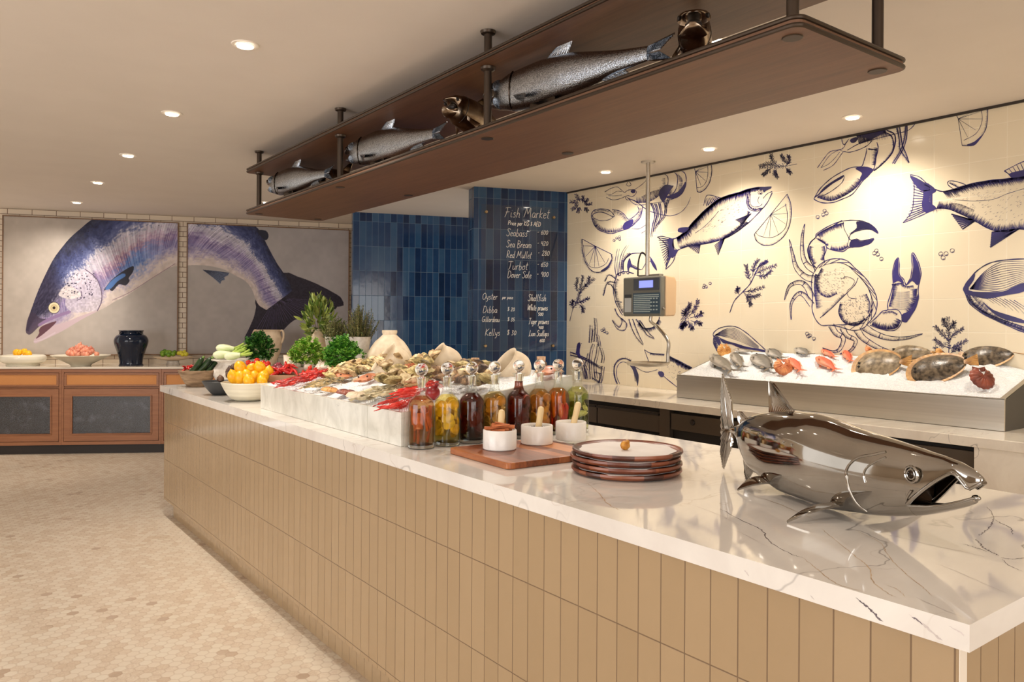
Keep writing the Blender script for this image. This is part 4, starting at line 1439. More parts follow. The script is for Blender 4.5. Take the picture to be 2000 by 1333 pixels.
# tail fin first, the body over its root
tail = Z2([(970, 600), (1100, 628), (1250, 685), (1400, 765), (1440, 800), (1455, 850), (1405, 860), (1390, 880), (1330, 870), (1240, 920), (1160, 945), (1080, 960), (1020, 1010), (970, 1060), (900, 1090), (700, 1130), (725, 1040), (765, 950), (785, 860), (790, 780)])
paint(tail, (44, 38, 52), 2, 1, var=16)
root = np.array(Z2([(930, 790)])[0])
tmask = mask(tail, 2)
for k in range(70):
    a = k / 69
    e = np.array(Z2([(1440 - 735 * a + 40 * math.sin(a * 9), 830 + 290 * a + 60 * math.sin(a * 3.1))])[0])
    c = [(84, 72, 104), (30, 26, 36), (70, 60, 86), (24, 22, 30)][k % 4]
    s_ = root + (e - root) * rng.uniform(.12, .3)
    e_ = root + (e - root) * rng.uniform(.7, .97)
    mid_ = (s_ + e_) / 2
    tk = e_ * PPX
    while np.linalg.norm(e_ - s_) > 3 and not tmask[min(NH_ - 1, max(0, int(e_[1] * PPX))), min(NW_ - 1, max(0, int(e_[0] * PPX)))]: e_ = s_ + (e_ - s_) * .93
    e_ = s_ + (e_ - s_) * .95
    brush([tuple(s_), tuple(e_)], .9, c, .5, .5)
back = Z1([(200, 1040), (215, 960), (240, 880), (300, 720), (370, 570), (420, 480), (480, 400), (540, 330), (620, 260), (700, 195), (900, 60), (1200, -30), (1500, -10), (1750, 100), (1936, 230), (1996, 290), (2046, 390), (2116, 520), (2176, 610), (2220, 690), (2236, 740)])
belly = Z1([(232, 1062), (262, 1040), (330, 1003), (470, 1040), (600, 958), (700, 912), (800, 868), (880, 820), (960, 780), (1060, 715), (1180, 630), (1300, 560), (1420, 545), (1560, 543), (1700, 570), (1800, 620), (1880, 665), (1930, 730), (1956, 800), (1985, 850), (2040, 885)])
NU_, NT_ = 2600, 700
bk = np.array(catmull(back, 12)); be = np.array(catmull(belly, 12))


def resamp(P, n):
    x = np.linspace(0, len(P) - 1, n)
    i = np.minimum(x.astype(int), len(P) - 2); f = (x - i)[:, None]
    return P[i] * (1 - f) + P[i + 1] * f


bk = resamp(bk, NU_); be = resamp(be, NU_)
tt_ = np.linspace(0, 1, NT_)
px_ = bk[None, :, 0] * (1 - tt_[:, None]) + be[None, :, 0] * tt_[:, None]
py_ = bk[None, :, 1] * (1 - tt_[:, None]) + be[None, :, 1] * tt_[:, None]
u_ = np.linspace(0, 1, NU_)[None, :]
stv = vnoise(NT_, NU_, 30, 11)
rag = (vnoise(NT_, NU_, 12, 12) - .5) * .12 + (rng.rand(1, NU_) - .5) * .03 + (vnoise(NT_, NU_, 90, 19) - .5) * .1
tq = np.clip(tt_[:, None] + rag, 0, 1)
stops = np.array([0, .10, .22, .34, .42, .50, .60, .72, .84, .92, 1.0])
cols = np.array([(38, 40, 62), (48, 52, 86), (62, 70, 116), (98, 106, 150), (196, 192, 204), (186, 180, 202), (148, 134, 176), (142, 134, 176), (186, 174, 190), (212, 200, 196), (208, 194, 188)], float)
body_c = np.stack([np.interp(tq, stops, cols[:, k]) for k in range(3)], -1)
# strands running across the flank
strand = vnoise(NT_, NU_, 1.0, 13) if False else (np.repeat(rng.rand(1, NU_ // 5 + 1), 5, 1)[:, :NU_])
sl = (u_ * NU_ + tt_[:, None] * 160).astype(int) % NU_
stn = np.take(strand[0], sl)
band = np.exp(-((tq - .60) / .17) ** 2)
body_c += ((stn - .55) * 78 * band)[..., None] * np.array([1, 1, .8])
body_c += ((np.take(strand[0], (sl * 3) % NU_) - .5) * 50 * np.exp(-((tq - .42) / .1) ** 2))[..., None]
body_c += (stv[..., None] - .5) * 26
blue_p = np.exp(-((u_ - .47) / .06) ** 2) * np.exp(-((tq - .72) / .1) ** 2)
body_c += blue_p[..., None] * np.array([-40, 0, 20])
warm = np.exp(-((u_ - .46) / .1) ** 2) * np.exp(-((tq - .58) / .08) ** 2)
body_c += warm[..., None] * np.array([26, 4, -14])
# dark head: the navy reaches further down
hd = np.clip((.235 - u_) / .06, 0, 1) * np.clip((.62 - tq) / .2, 0, 1)
body_c = body_c * (1 - hd[..., None]) + np.array([48, 44, 70.]) * hd[..., None] + (vnoise(NT_, NU_, 16, 31)[..., None] - .5) * 30 * hd[..., None]
hl = np.clip((.19 - u_) / .04, 0, 1) * np.clip((tq - .55) / .15, 0, 1)
body_c = body_c * (1 - .6 * hl[..., None]) + np.array([176, 160, 182.]) * .6 * hl[..., None]
ix = (px_ * PPX).astype(int); iy = (py_ * PPX).astype(int)
ok = (ix >= 0) & (ix < NW_) & (iy >= 0) & (iy < NH_)
tmp = np.zeros_like(img); cnt = np.zeros((NH_, NW_))
np.add.at(tmp, (iy[ok], ix[ok]), body_c[ok]); np.add.at(cnt, (iy[ok], ix[ok]), 1)
bm_ = cnt > 0
tmp[bm_] /= cnt[bm_][:, None]
# close pinholes
for _ in range(3):
    s_ = sum(np.roll(np.roll(tmp * bm_[..., None], a, 0), b, 1) for a, b in ((0, 1), (0, -1), (1, 0), (-1, 0)))
    c_ = sum(np.roll(np.roll(bm_.astype(float), a, 0), b, 1) for a, b in ((0, 1), (0, -1), (1, 0), (-1, 0)))
    new = (~bm_) & (c_ >= 3)
    tmp[new] = s_[new] / c_[new][:, None]
    bm_ |= new
mkk = soft(bm_.astype(float), 1)[..., None]
img[:] = img * (1 - mkk) + np.where(bm_[..., None], tmp, img) * mkk
# head parts
paint(Z1([(262, 1110), (300, 1080), (340, 1050), (420, 1000), (500, 980), (620, 930), (760, 885), (620, 960), (470, 1050), (300, 1130), (265, 1140)]), (196, 176, 186), 3, 1)
paint(Z1([(300, 1035), (330, 1005), (430, 970), (400, 1010), (330, 1070), (275, 1105), (300, 1065)]), (96, 62, 74), 3, 1)
brush(Z1([(262, 1128), (330, 1108), (420, 1060)]), 1.4, (206, 190, 200), .8)
paint(Z1([(198, 1040), (214, 950), (250, 900), (300, 945), (360, 960), (300, 1010), (235, 1070), (208, 1066)]), (58, 46, 68), 4, 2, .8)
brush(Z1([(300, 1000), (360, 965), (440, 930), (530, 900)]), 3.2, (142, 118, 160), .55)
paint(Z1([(610, 590), (660, 575), (740, 640), (775, 740), (772, 820), (745, 885), (660, 900), (560, 900), (500, 850), (520, 780), (600, 760), (580, 680)]), (196, 188, 204), 4, 3, .85, var=50, seed=8)
paint(Z1([(450, 760), (500, 700), (560, 710), (620, 760), (600, 790), (530, 800), (470, 785)]), (212, 204, 206), 4, 2, .9, var=40)
for k in range(80):
    x, y = rng.uniform(480, 740), rng.uniform(600, 800)
    dab(*Z1([(x, y)])[0], rng.uniform(.6, 1.6), (40, 36, 60), .8)
for k in range(160):
    t = rng.uniform(.05, .45); uu = int(rng.uniform(.1, .9) * (NU_ - 1))
    p = bk[uu] * (1 - t) + be[uu] * t
    dab(p[0], p[1], rng.uniform(.4, 1.1), (30, 30, 48), .7)
brush(Z1([(650, 572), (735, 640), (775, 740), (776, 820), (745, 890)]), .8, (92, 76, 104), .9)
brush(Z1([(620, 740), (625, 790), (590, 810)]), .6, (80, 64, 96), .8)
brush(Z1([(860, 810), (1000, 745), (1180, 630), (1340, 530)]), .6, (150, 128, 140), .7)
paint(Z1([(795, 735), (850, 660), (930, 595), (1018, 548), (1018, 590), (985, 640), (992, 662), (960, 697), (910, 688), (860, 740), (830, 720)]), (44, 44, 58), 3, 1)
paint(Z1([(805, 725), (860, 655), (940, 605), (960, 625), (900, 665), (850, 720)]), (84, 128, 196), 3, 2, .9)
dab(*Z1([(413, 868)])[0], 11.5, (40, 34, 46)); dab(*Z1([(413, 868)])[0], 10.5, (226, 212, 176)); dab(*Z1([(413, 868)])[0], 7.2, (196, 180, 140)); dab(*Z1([(413, 868)])[0], 4.2, (220, 204, 160)); dab(*Z1([(413, 868)])[0], 3.0, (44, 28, 24))
paint(Z2([(375, 577), (480, 585), (578, 600), (570, 620), (540, 632), (545, 655), (520, 660), (510, 685), (460, 640)]), (98, 110, 136), 1, 1)
for k in range(8): brush([tuple(Z2([(380, 578)])[0]), tuple(Z2([(575 - 9 * k, 602 + 10 * k)])[0])], .4, (48, 52, 72), .8)
paint(Z2([(790, 275), (860, 278), (880, 320), (860, 350), (830, 330)]), (40, 42, 60), 3, 1)
img = np.clip(img, 0, 255)
lin = np.where(img / 255 <= .04045, img / 255 / 12.92, ((img / 255 + .055) / 1.055) ** 2.4)

n = NT('oil_painting')
at = n.n('Attribute', attribute_name='paint')
n.set(col=at.outputs['Color'], rough=.55, spec=.3)
M['painting'] = n.mat
M['frame'] = wood('thin_oak_frame', (96, 66, 42), (140, 104, 70), 8, .5)
PF = PB - NB * .035


def canvas(u0, u1, label, nu):
    pa = at_pl(u0, 600, PF, NB); pb = at_pl(u1, 600, PF, NB)
    z0, z1 = 1.035, 2.57
    W = (Vector((pb.x, pb.y, 0)) - Vector((pa.x, pa.y, 0))).length
    t = thing('salmon_canvas', label, 'painting', (pa.x, pa.y, z0), math.atan2(DB.y, DB.x), group='two halves of the salmon painting')
    nv = int(nu * (z1 - z0) / W)
    S = np.linspace(0, W, nu); Zs = np.linspace(0, z1 - z0, nv)
    SS, ZZ = np.meshgrid(S, Zs)
    co = np.stack([SS.ravel(), np.full(SS.size, 0.0), ZZ.ravel()], -1)
    me = bpy.data.meshes.new('canvas')
    me.vertices.add(len(co)); me.vertices.foreach_set('co', co.ravel())
    i = np.arange((nv - 1) * (nu - 1)); r, c = i // (nu - 1), i % (nu - 1)
    a = r * nu + c
    q = np.stack([a, a + 1, a + nu + 1, a + nu], -1).ravel()
    me.loops.add(len(q)); me.loops.foreach_set('vertex_index', q)
    me.polygons.add(len(i)); me.polygons.foreach_set('loop_start', i * 4)
    me.update(calc_edges=True)
    # colour of the painting at every vertex
    wx_ = pa.x + DB.x * co[:, 0]; wy_ = pa.y + DB.y * co[:, 0]; wz_ = z0 + co[:, 2] - CAMZ
    d = wx_ * view.x + wy_ * view.y
    X = (wx_ * rgt.x + wy_ * rgt.y) / d * FPX; Y = -wz_ / d * FPX
    U = CX + X * math.cos(ROLL) - Y * math.sin(ROLL); V = CY + X * math.sin(ROLL) + Y * math.cos(ROLL)
    ii = np.clip(((U - PU0) * PPX), 0, NW_ - 1).astype(int); jj = np.clip(((V - PV0) * PPX), 0, NH_ - 1).astype(int)
    ca = me.color_attributes.new('paint', 'FLOAT_COLOR', 'POINT')
    rgba = np.ones((len(co), 4), np.float32); rgba[:, :3] = lin[jj, ii]
    ca.data.foreach_set('color', rgba.ravel())
    me.materials.append(M['painting'])
    o = bpy.data.objects.new('canvas', me)
    link(o, t)
    MB().box(0, W, .003, .028, 0, z1 - z0).build('backing', M['frame'], t, smooth=False)
    f = .012
    m = MB()
    H = z1 - z0
    for r in ((-f, 0, -f, H + f), (W, W + f, -f, H + f), (0, W, -f, 0), (0, W, H, H + f)):
        m.box(r[0], r[1], -.008, .03, r[2], r[3])
    m.build('frame', M['frame'], t, smooth=False)


canvas(6, 346, 'painted canvas with the head of a leaping salmon, above the navy jar', 620)
canvas(366, 680, 'painted canvas with the tail of the leaping salmon, behind the herb pots', 560)

# ================================================================ glass menu on the column
M['acrylic'] = thin_glass('clear_acrylic', (.93, .94, .95, 1), ior=1.5)
GP = CR - NB * .030
q0 = at_pl(939, 600, GP, NB); q1 = at_pl(1089, 600, GP, NB)
zt = at_pl(939, 398.5, GP, NB).z; zb = at_pl(939, 687, GP, NB).z
t = thing('menu_panel', 'clear panel with handwritten white fish prices, bolted to the blue column', 'menu', (q0.x, q0.y, zb), math.atan2(DB.y, DB.x))
Wm = (Vector((q1.x, q1.y, 0)) - Vector((q0.x, q0.y, 0))).length
Hm = zt - zb
MB().box(0, Wm, 0, .006, 0, Hm).build('glass_sheet', M['acrylic'], t, smooth=False)
M['brass'] = plain('brushed_brass', (190, 164, 120), .3, 1)
for (x, z) in ((.045, .05), (Wm - .045, .05), (.045, Hm - .07), (Wm - .045, Hm - .09)):
    m = MB().lathe([(0, -.016), (.011, -.016), (.014, -.012), (.014, -.001), (.009, .001), (.009, .029)], seg=18)
    m.v = [(x + a, c, z + b) for a, b, c in m.v]
    m.build('standoff', M['brass'], t)
G = {
    'F': (.6, [[(.05, 0), (.2, .5), (.22, 1)], [(0, .92), (.3, 1), (.6, .96)], [(.08, .52), (.5, .56)]]), 'i': (.22, [[(.06, .5), (.08, .06), (.2, .05)], [(.1, .7), (.11, .72)]]),
    's': (.34, [[(.3, .48), (.12, .5), (.1, .36), (.28, .2), (.2, .02), (0, .06)]]), 'h': (.42, [[(.1, 1), (.06, .5), (.05, 0)], [(.06, .3), (.2, .5), (.32, .4), (.32, .05), (.4, .04)]]),
    'M': (.9, [[(0, 0), (.12, .5), (.2, 1), (.42, .35), (.66, 1), (.74, .4), (.84, 0)]]), 'a': (.4, [[(.34, .45), (.12, .5), (.02, .25), (.12, .02), (.28, .1), (.34, .45), (.34, .06), (.42, .04)]]),
    'r': (.32, [[(.04, .5), (.06, 0)], [(.06, .3), (.18, .5), (.32, .46)]]), 'k': (.42, [[(.08, 1), (.06, 0)], [(.38, .55), (.08, .25), (.38, 0)]]), 'e': (.36, [[(.04, .26), (.3, .32), (.22, .5), (.06, .4), (.04, .12), (.18, .0), (.36, .08)]]),
    't': (.3, [[(.16, .9), (.12, .1), (.28, .02)], [(0, .6), (.32, .62)]]), 'P': (.55, [[(.08, 0), (.1, 1)], [(.02, .9), (.3, 1), (.5, .8), (.36, .52), (.1, .48)]]), 'c': (.34, [[(.3, .45), (.1, .48), (.02, .2), (.14, .0), (.34, .08)]]),
    'p': (.4, [[(.06, .5), (.04, -.35)], [(.06, .4), (.24, .5), (.34, .28), (.2, .02), (.06, .1)]]), 'K': (.6, [[(.1, 1), (.06, 0)], [(.54, 1), (.1, .45), (.56, 0)]]), 'G': (.6, [[(.52, .86), (.3, 1), (.06, .7), (.06, .25), (.3, 0), (.54, .2), (.54, .45), (.34, .45)]]),
    '$': (.4, [[(.36, .8), (.1, .85), (.1, .6), (.34, .4), (.28, .15), (.02, .2)], [(.2, 1), (.18, 0)]]), 'A': (.6, [[(0, 0), (.28, 1), (.54, 0)], [(.1, .36), (.46, .36)]]), 'E': (.5, [[(.46, 1), (.08, .98), (.06, .02), (.46, 0)], [(.06, .52), (.4, .54)]]),
    'D': (.6, [[(.08, 1), (.06, 0), (.4, .1), (.54, .5), (.36, .92), (0, .98)]]), 'S': (.5, [[(.48, .84), (.28, 1), (.08, .8), (.4, .42), (.34, .06), (.12, 0), (0, .16)]]), 'b': (.4, [[(.08, 1), (.06, .04), (.26, 0), (.34, .26), (.22, .46), (.06, .36)]]),
    'B': (.56, [[(.08, 1), (.06, 0), (.4, .04), (.5, .28), (.1, .52), (.4, .6), (.44, .86), (0, 1)]]), 'm': (.6, [[(.04, .5), (.05, 0)], [(.05, .35), (.18, .5), (.26, .4), (.26, 0)], [(.26, .35), (.4, .5), (.5, .38), (.5, .04), (.58, .04)]]),
    'R': (.56, [[(.08, 0), (.1, 1), (.42, .9), (.4, .55), (.1, .5), (.52, 0)]]), 'd': (.42, [[(.34, .42), (.12, .48), (.02, .24), (.14, .0), (.32, .14)], [(.38, 1), (.34, .06), (.44, .02)]]), 'u': (.42, [[(.04, .5), (.05, .1), (.18, 0), (.34, .2), (.34, .5), (.36, .06), (.44, .04)]]),
    'l': (.24, [[(.1, 1), (.06, .1), (.2, .02)]]), 'T': (.6, [[(0, .94), (.3, 1), (.62, .96)], [(.34, 1), (.28, .2), (.12, -.02)]]), 'o': (.38, [[(.18, .5), (.02, .3), (.1, .02), (.3, .1), (.32, .38), (.18, .5), (.4, .44)]]), 'v': (.36, [[(.02, .5), (.14, 0), (.32, .5)]]),
    'O': (.6, [[(.3, 1), (.04, .7), (.1, .12), (.36, 0), (.56, .36), (.5, .84), (.3, 1)]]), 'y': (.4, [[(.04, .5), (.1, .14), (.3, .2), (.34, .5)], [(.34, .5), (.26, -.2), (.06, -.36)]]), 'n': (.42, [[(.04, .5), (.05, 0)], [(.05, .32), (.2, .5), (.32, .4), (.32, .05), (.42, .04)]]),
    'W': (.9, [[(0, 1), (.16, 0), (.4, .8), (.58, 0), (.84, 1)]]), 'w': (.6, [[(.02, .5), (.1, .02), (.28, .4), (.38, .02), (.56, .5)]]), 'g': (.42, [[(.34, .42), (.12, .48), (.02, .24), (.14, .02), (.32, .14)], [(.36, .5), (.3, -.25), (.06, -.3)]]), 'L': (.5, [[(.2, 1), (.08, .05), (0, .02), (.3, .06), (.5, 0)]]),
    'f': (.3, [[(.34, .95), (.2, 1), (.14, .6), (.1, -.1)], [(0, .48), (.3, .5)]]), '-': (.34, [[(.04, .4), (.28, .42)]]), ' ': (.3, []),
    '0': (.42, [[(.2, .8), (.04, .5), (.12, .04), (.34, .16), (.36, .6), (.2, .8)]]), '2': (.42, [[(.04, .65), (.2, .82), (.34, .62), (.04, .02), (.4, .04)]]), '3': (.4, [[(.04, .76), (.3, .78), (.14, .46), (.34, .26), (.16, 0), (.02, .08)]]),
    '4': (.42, [[(.1, .8), (.04, .35), (.38, .4)], [(.3, .8), (.28, 0)]]), '5': (.4, [[(.36, .8), (.08, .78), (.06, .46), (.3, .42), (.32, .1), (.04, .02)]]), '6': (.4, [[(.32, .8), (.06, .45), (.08, .04), (.32, .08), (.3, .38), (.08, .34)]]),
    '8': (.4, [[(.2, .42), (.04, .65), (.2, .82), (.34, .65), (.2, .42), (.04, .18), (.2, 0), (.36, .2), (.2, .42)]]), '9': (.4, [[(.34, .7), (.14, .8), (.06, .5), (.3, .46), (.34, .76), (.28, 0)]]),
}
CHALK = plain('chalk_white', (232, 232, 228), .7)


def write(text, u, v, hpx, wscale=1.0, wpx=.92, slant=.16):
    txt = MB()
    p = at_pl(u, v, GP - NB * .002, NB)
    d = p.dot(view) if False else (p - O).dot(view)
    k = d / FPX
    s0 = (Vector((p.x, p.y, 0)) - Vector((q0.x, q0.y, 0))).dot(DB)
    zbase = p.z - zb
    h = hpx * k
    x = 0
    for ch in text:
        w_, sts = G.get(ch, (.4, []))
        for st in sts:
            pts = catmull(st, 4) if len(st) > 2 else [np.array(q, float) for q in st]
            P = [(s0 + (x + q[0] * wscale + q[1] * slant) * h, zbase + q[1] * h) for q in pts]
            ww = wpx * k / 2
            vs = []
            for i in range(len(P)):
                a, b = P[max(i - 1, 0)], P[min(i + 1, len(P) - 1)]
                tx, tz = b[0] - a[0], b[1] - a[1]
                L = math.hypot(tx, tz) or 1
                nx, nz = -tz / L * ww, tx / L * ww
                vs += [(P[i][0] + nx, -.0012, P[i][1] + nz), (P[i][0] - nx, -.0012, P[i][1] - nz)]
            txt.add(vs, [(2 * i, 2 * i + 1, 2 * i + 3, 2 * i + 2) for i in range(len(P) - 1)])
        x += (w_ + .06) * wscale
    txt.build('handwriting', CHALK, t, smooth=False)


write('Fish', 985, 424, 19, .95); write('Market', 1023, 424.5, 19, .92)
write('Price per KG $ AED', 992, 439.5, 8.5, .95, 1.2)
write('Seabass', 989, 461, 15, .92); write('- 600', 1049, 458, 10.5, 1)
write('Sea Bream', 989, 483, 14, .86); write('- 420', 1049, 479.5, 10.5, 1)
write('Red Mullet', 989, 503.5, 13.5, .82); write('- 280', 1050, 499, 11.5, 1)
write('Turbot', 991, 526.5, 16, .95); write('- 650', 1049, 521, 10.5, 1)
write('Dover Sole', 991, 542.5, 13.5, .84); write('- 900', 1048, 540.5, 11.5, 1)
write('Oyster', 942, 585, 12.5, .92); write('per piece', 981, 584, 6.5, .95, .9)
write('Dibba', 943, 611, 13, .98); write('$ 20', 991, 608, 8.5, 1)
write('Gillardeau', 941, 629, 10.5, .82); write('$ 35', 991, 628, 8.5, 1)
write('Kellys', 947, 656, 13.5, .9); write('$ 30', 990, 655, 11, 1)
write('Shellfish', 1031, 588, 13, .82)
write('White prawns', 1030, 606.5, 12, .62); write('500', 1051, 617, 7.5, 1)
write('Tiger prawns', 1032, 633.5, 12, .66); write('400', 1052, 643, 7, 1)
write('Lion Scallops', 1033, 657, 11.5, .66); write('600', 1054, 668.5, 7.5, 1)

# ================================================================ hanging scale
t = thing('hanging_scale', 'grey electronic scale with blue screen and round pan, hanging from a ceiling pole', 'scale', (4.32, 4.05, CEIL))
m = MB()
k = dict(world=True)
M['scale_grey'] = plain('scale_grey', (112, 110, 100), .45)
M['scale_tan'] = plain('scale_beige', (206, 176, 140), .4)
MB().tube([(4.32, 4.05, CEIL - .002), (4.32, 4.05, 1.79)], .016, 14).build('pole', M['steel'], t, **k)
MB().lathe([(0, CEIL - .012), (.05, CEIL - .012), (.055, CEIL)], (4.32, 4.05, 0)).build('ceiling_plate', M['steel'], t, **k)
sx, sy0, sy1, sz0, sz1 = 4.25, 3.85, 4.24, 1.48, 1.78
body = MB().box(sx, sx + .05, sy0, sy1, sz0, sz1).build('front_housing', M['scale_grey'], t, smooth=False, bevel=.012, **k)
pr = [(sx + .051, sz0), (sx + .15, sz0 + .003), (sx + .165, sz0 + .03), (sx + .17, sz1 - .04), (sx + .15, sz1 - .004), (sx + .051, sz1 + .002)]
mm = MB().prism([(x, z) for x, z in pr], sy0 - .004, sy1 + .004, axis='y')
mm.build('rear_housing', M['scale_tan'], t, smooth=False, bevel=.008, **k)
MB().box(sx + .07, sx + .12, 3.93, 4.15, sz1 + .003, sz1 + .02).build('vent_cap', M['scale_grey'], t, smooth=False, bevel=.006, **k)


def yz(u, v, x=sx - .001):
    p = at_x(u, v, x)
    return p.y, p.z


a = yz(1238, 545.5); b = yz(1287.5, 566)
MB().box(sx - .004, sx - .0005, b[0], a[0], b[1], a[1]).build('screen_bezel', plain('bezel_navy', (18, 18, 40), .2), t, smooth=False, bevel=.001, **k)
n = NT('lit_screen')
n.b.inputs['Emission Color'].default_value = sr((128, 136, 240))
n.b.inputs['Emission Strength'].default_value = 1.1
n.set(col=sr((60, 60, 120)), rough=.2)
a2 = yz(1249, 549); b2 = yz(1276, 561.5)
MB().box(sx - .006, sx - .0045, b2[0], a2[0], b2[1], a2[1]).build('screen', n.mat, t, smooth=False, **k)
a = yz(1237, 573.5); b = yz(1289, 612.5)
kp = MB().box(sx - .004, sx - .0005, b[0], a[0], b[1], a[1]).build('keypad', plain('keypad_teal', (44, 70, 88), .4), t, smooth=False, **k)
keys = MB()
for r in range(10):
    for c in range(18):
        if c > 11 and (r < 2): kk = 1
        elif c > 11 and (r % 2 or c % 2): continue
        y = a[0] - .008 - (a[0] - b[0] - .016) * (c + .5) / 18
        z = a[1] - .008 - (a[1] - b[1] - .016) * (r + .5) / 10
        s_ = .0058 if not (c > 11 and r >= 2) else .008
        keys.box(sx - .0065, sx - .0041, y - s_, y + s_, z - s_ * .6, z + s_ * .6)
keys.v = [(x - t.location.x, y - t.location.y, z - t.location.z) for x, y, z in keys.v]
keys.build('keys', plain('key_pale', (176, 190, 188), .5), kp, smooth=False)
a = yz(1220.5, 583); b = yz(1233, 610)
MB().box(sx - .004, sx - .0005, b[0], a[0], b[1], a[1]).build('label_strip', plain('pale_strip', (188, 190, 186), .4), t, smooth=False, **k)
a = yz(1220.5, 576); b = yz(1233, 581.5)
MB().box(sx - .004, sx - .0005, b[0], a[0], b[1], a[1]).build('badge', plain('badge_black', (24, 24, 26), .3), t, smooth=False, **k)
p = at_y(1295.5, 602, sy0 - .005)
m = MB().lathe([(0, -.012), (.010, -.012), (.013, -.008), (.013, 0)], seg=18)
m.v = [(p.x + x, p.y + z, p.z + y) for x, y, z in m.v]
m.build('lock_knob', M['chrome'], t, **k)
MB().tube(catmull([(4.30, 4.13, 1.79), (4.305, 4.13, 1.90), (4.31, 4.10, 1.97), (4.32, 4.06, 1.93), (4.32, 4.055, 1.86)], 6), .006, 8).build('cable', M['black'], t, **k)
pc = at_z(1265, 711, 1.125)
MB().lathe([(0, -.012), (.12, -.012), (.15, 0), (.163, .012), (.165, .012), (.152, -.004), (.122, -.016), (0, -.016)], (pc.x, pc.y, 1.125), 40).build('pan', M['steel'], t, **k)
cam_r = rgt
arm0 = Vector((sx + .08, 4.02, sz0)); e1 = pc + rgt * .15 + Vector((0, 0, 0))
MB().tube(catmull([arm0, arm0 + Vector((0, 0, -.04)), arm0 + rgt * .05 + Vector((0, 0, -.08)), (e1.x, e1.y, 1.30), (e1.x, e1.y, 1.20), (e1.x, e1.y, 1.138)], 6), .013, 10).build('pan_arm', M['steel'], t, **k)
MB().tube([(e1.x, e1.y, 1.12), (pc.x, pc.y, 1.105), (2 * pc.x - e1.x, 2 * pc.y - e1.y, 1.12)], .006, 8).build('pan_support', M['steel'], t, **k)

# ================================================================ hanging shelf
SX0, SX1, SY0, SY1 = 1.79, 2.38, 1.15, 5.66
t = thing('hanging_shelf', 'two-tier walnut shelf on dark bronze tubes, hung from the ceiling over the island', 'shelf', ((SX0 + SX1) / 2, (SY0 + SY1) / 2, CEIL))
k = dict(world=True)


def rrect(x0, x1, y0, y1, r, n=5):
    out = []
    for cx, cy, a in ((x1 - r, y1 - r, 0), (x0 + r, y1 - r, 90), (x0 + r, y0 + r, 180), (x1 - r, y0 + r, 270)):
        for i in range(n + 1):
            b = math.radians(a + 90 * i / n)
            out.append((cx + r * math.cos(b), cy + r * math.sin(b)))
    return out


for nm, zb_, zt_ in (('lower_board', 2.205, 2.240), ('upper_board', 2.508, 2.540)):
    MB().prism(rrect(SX0 + .006, SX1 - .006, SY0 + .006, SY1 - .006, .03), zb_, zt_).build(nm, M['shelfwood'], t, smooth=False, **k)
    for z_ in (zb_ + .007, zt_ - .007):
        pts = rrect(SX0 + .006, SX1 - .006, SY0 + .006, SY1 - .006, .03)
        pts = [(x, y, z_) for x, y in pts] + [(pts[0][0], pts[0][1], z_)]
        MB().tube(pts, .0068, 8).build('edge_bead', M['bronze'], t, **k)
for X in (1.86, 2.31):
    for Y in (1.215, 2.665, 4.155, 5.56):
        if X < 2 or Y in (1.215, 5.56):
            MB().tube([(X, Y, 2.241), (X, Y, 2.507)], .017, 16).build('lower_tube', M['bronze'], t, **k)
        MB().tube([(X, Y, 2.541), (X, Y, CEIL - .001)], .017, 16).build('upper_tube', M['bronze'], t, **k)
        if X < 2: MB().lathe([(.017, -.02), (.03, -.012), (.032, -.002), (.017, -.002)], (X, Y, 2.507), 20).build('collar', M['bronze'], t, **k)
        MB().lathe([(.017, -.016), (.03, -.012), (.034, -.001), (.017, -.001)], (X, Y, CEIL), 20).build('ceiling_flange', M['bronze'], t, **k)
        MB().lathe([(0, -.003), (.026, -.003), (.028, -.0005)], (X, Y, 2.205), 22).build('bolt_cover', M['bronze'], t, **k)

# ================================================================ fish builders
def interp(tab, x):
    xs = [t[0] for t in tab]
    return float(np.interp(x, xs, [t[1] for t in tab]))


def loft(m, st, n=20, mi=0, p=2.2, top=1.0, caps=(1, 1)):
    """st: rows (x, ztop, zbot, halfwidth, yoff); oval sections along x"""
    vs, fs = [], []
    for (x, zt, zb, hw, yo) in st:
        c, h = (zt + zb) / 2, (zt - zb) / 2
        for k in range(n):
            a = 2 * PI * k / n
            ca, sa = math.cos(a), math.sin(a)
            e = 2 / p
            z = c + h * math.copysign(abs(ca) ** e, ca)
            y = hw * math.copysign(abs(sa) ** (e * (1.12 if ca > 0 else .95)), sa)
            vs.append((x, y + yo, z))
    for i in range(len(st) - 1):
        for k in range(n):
            k2 = (k + 1) % n
            fs.append((i * n + k, i * n + k2, (i + 1) * n + k2, (i + 1) * n + k))
    if caps[0]: fs.append(tuple(range(n))[::-1])
    if caps[1]: fs.append(tuple(range((len(st) - 1) * n, len(st) * n)))
    m.add(vs, fs, mi)


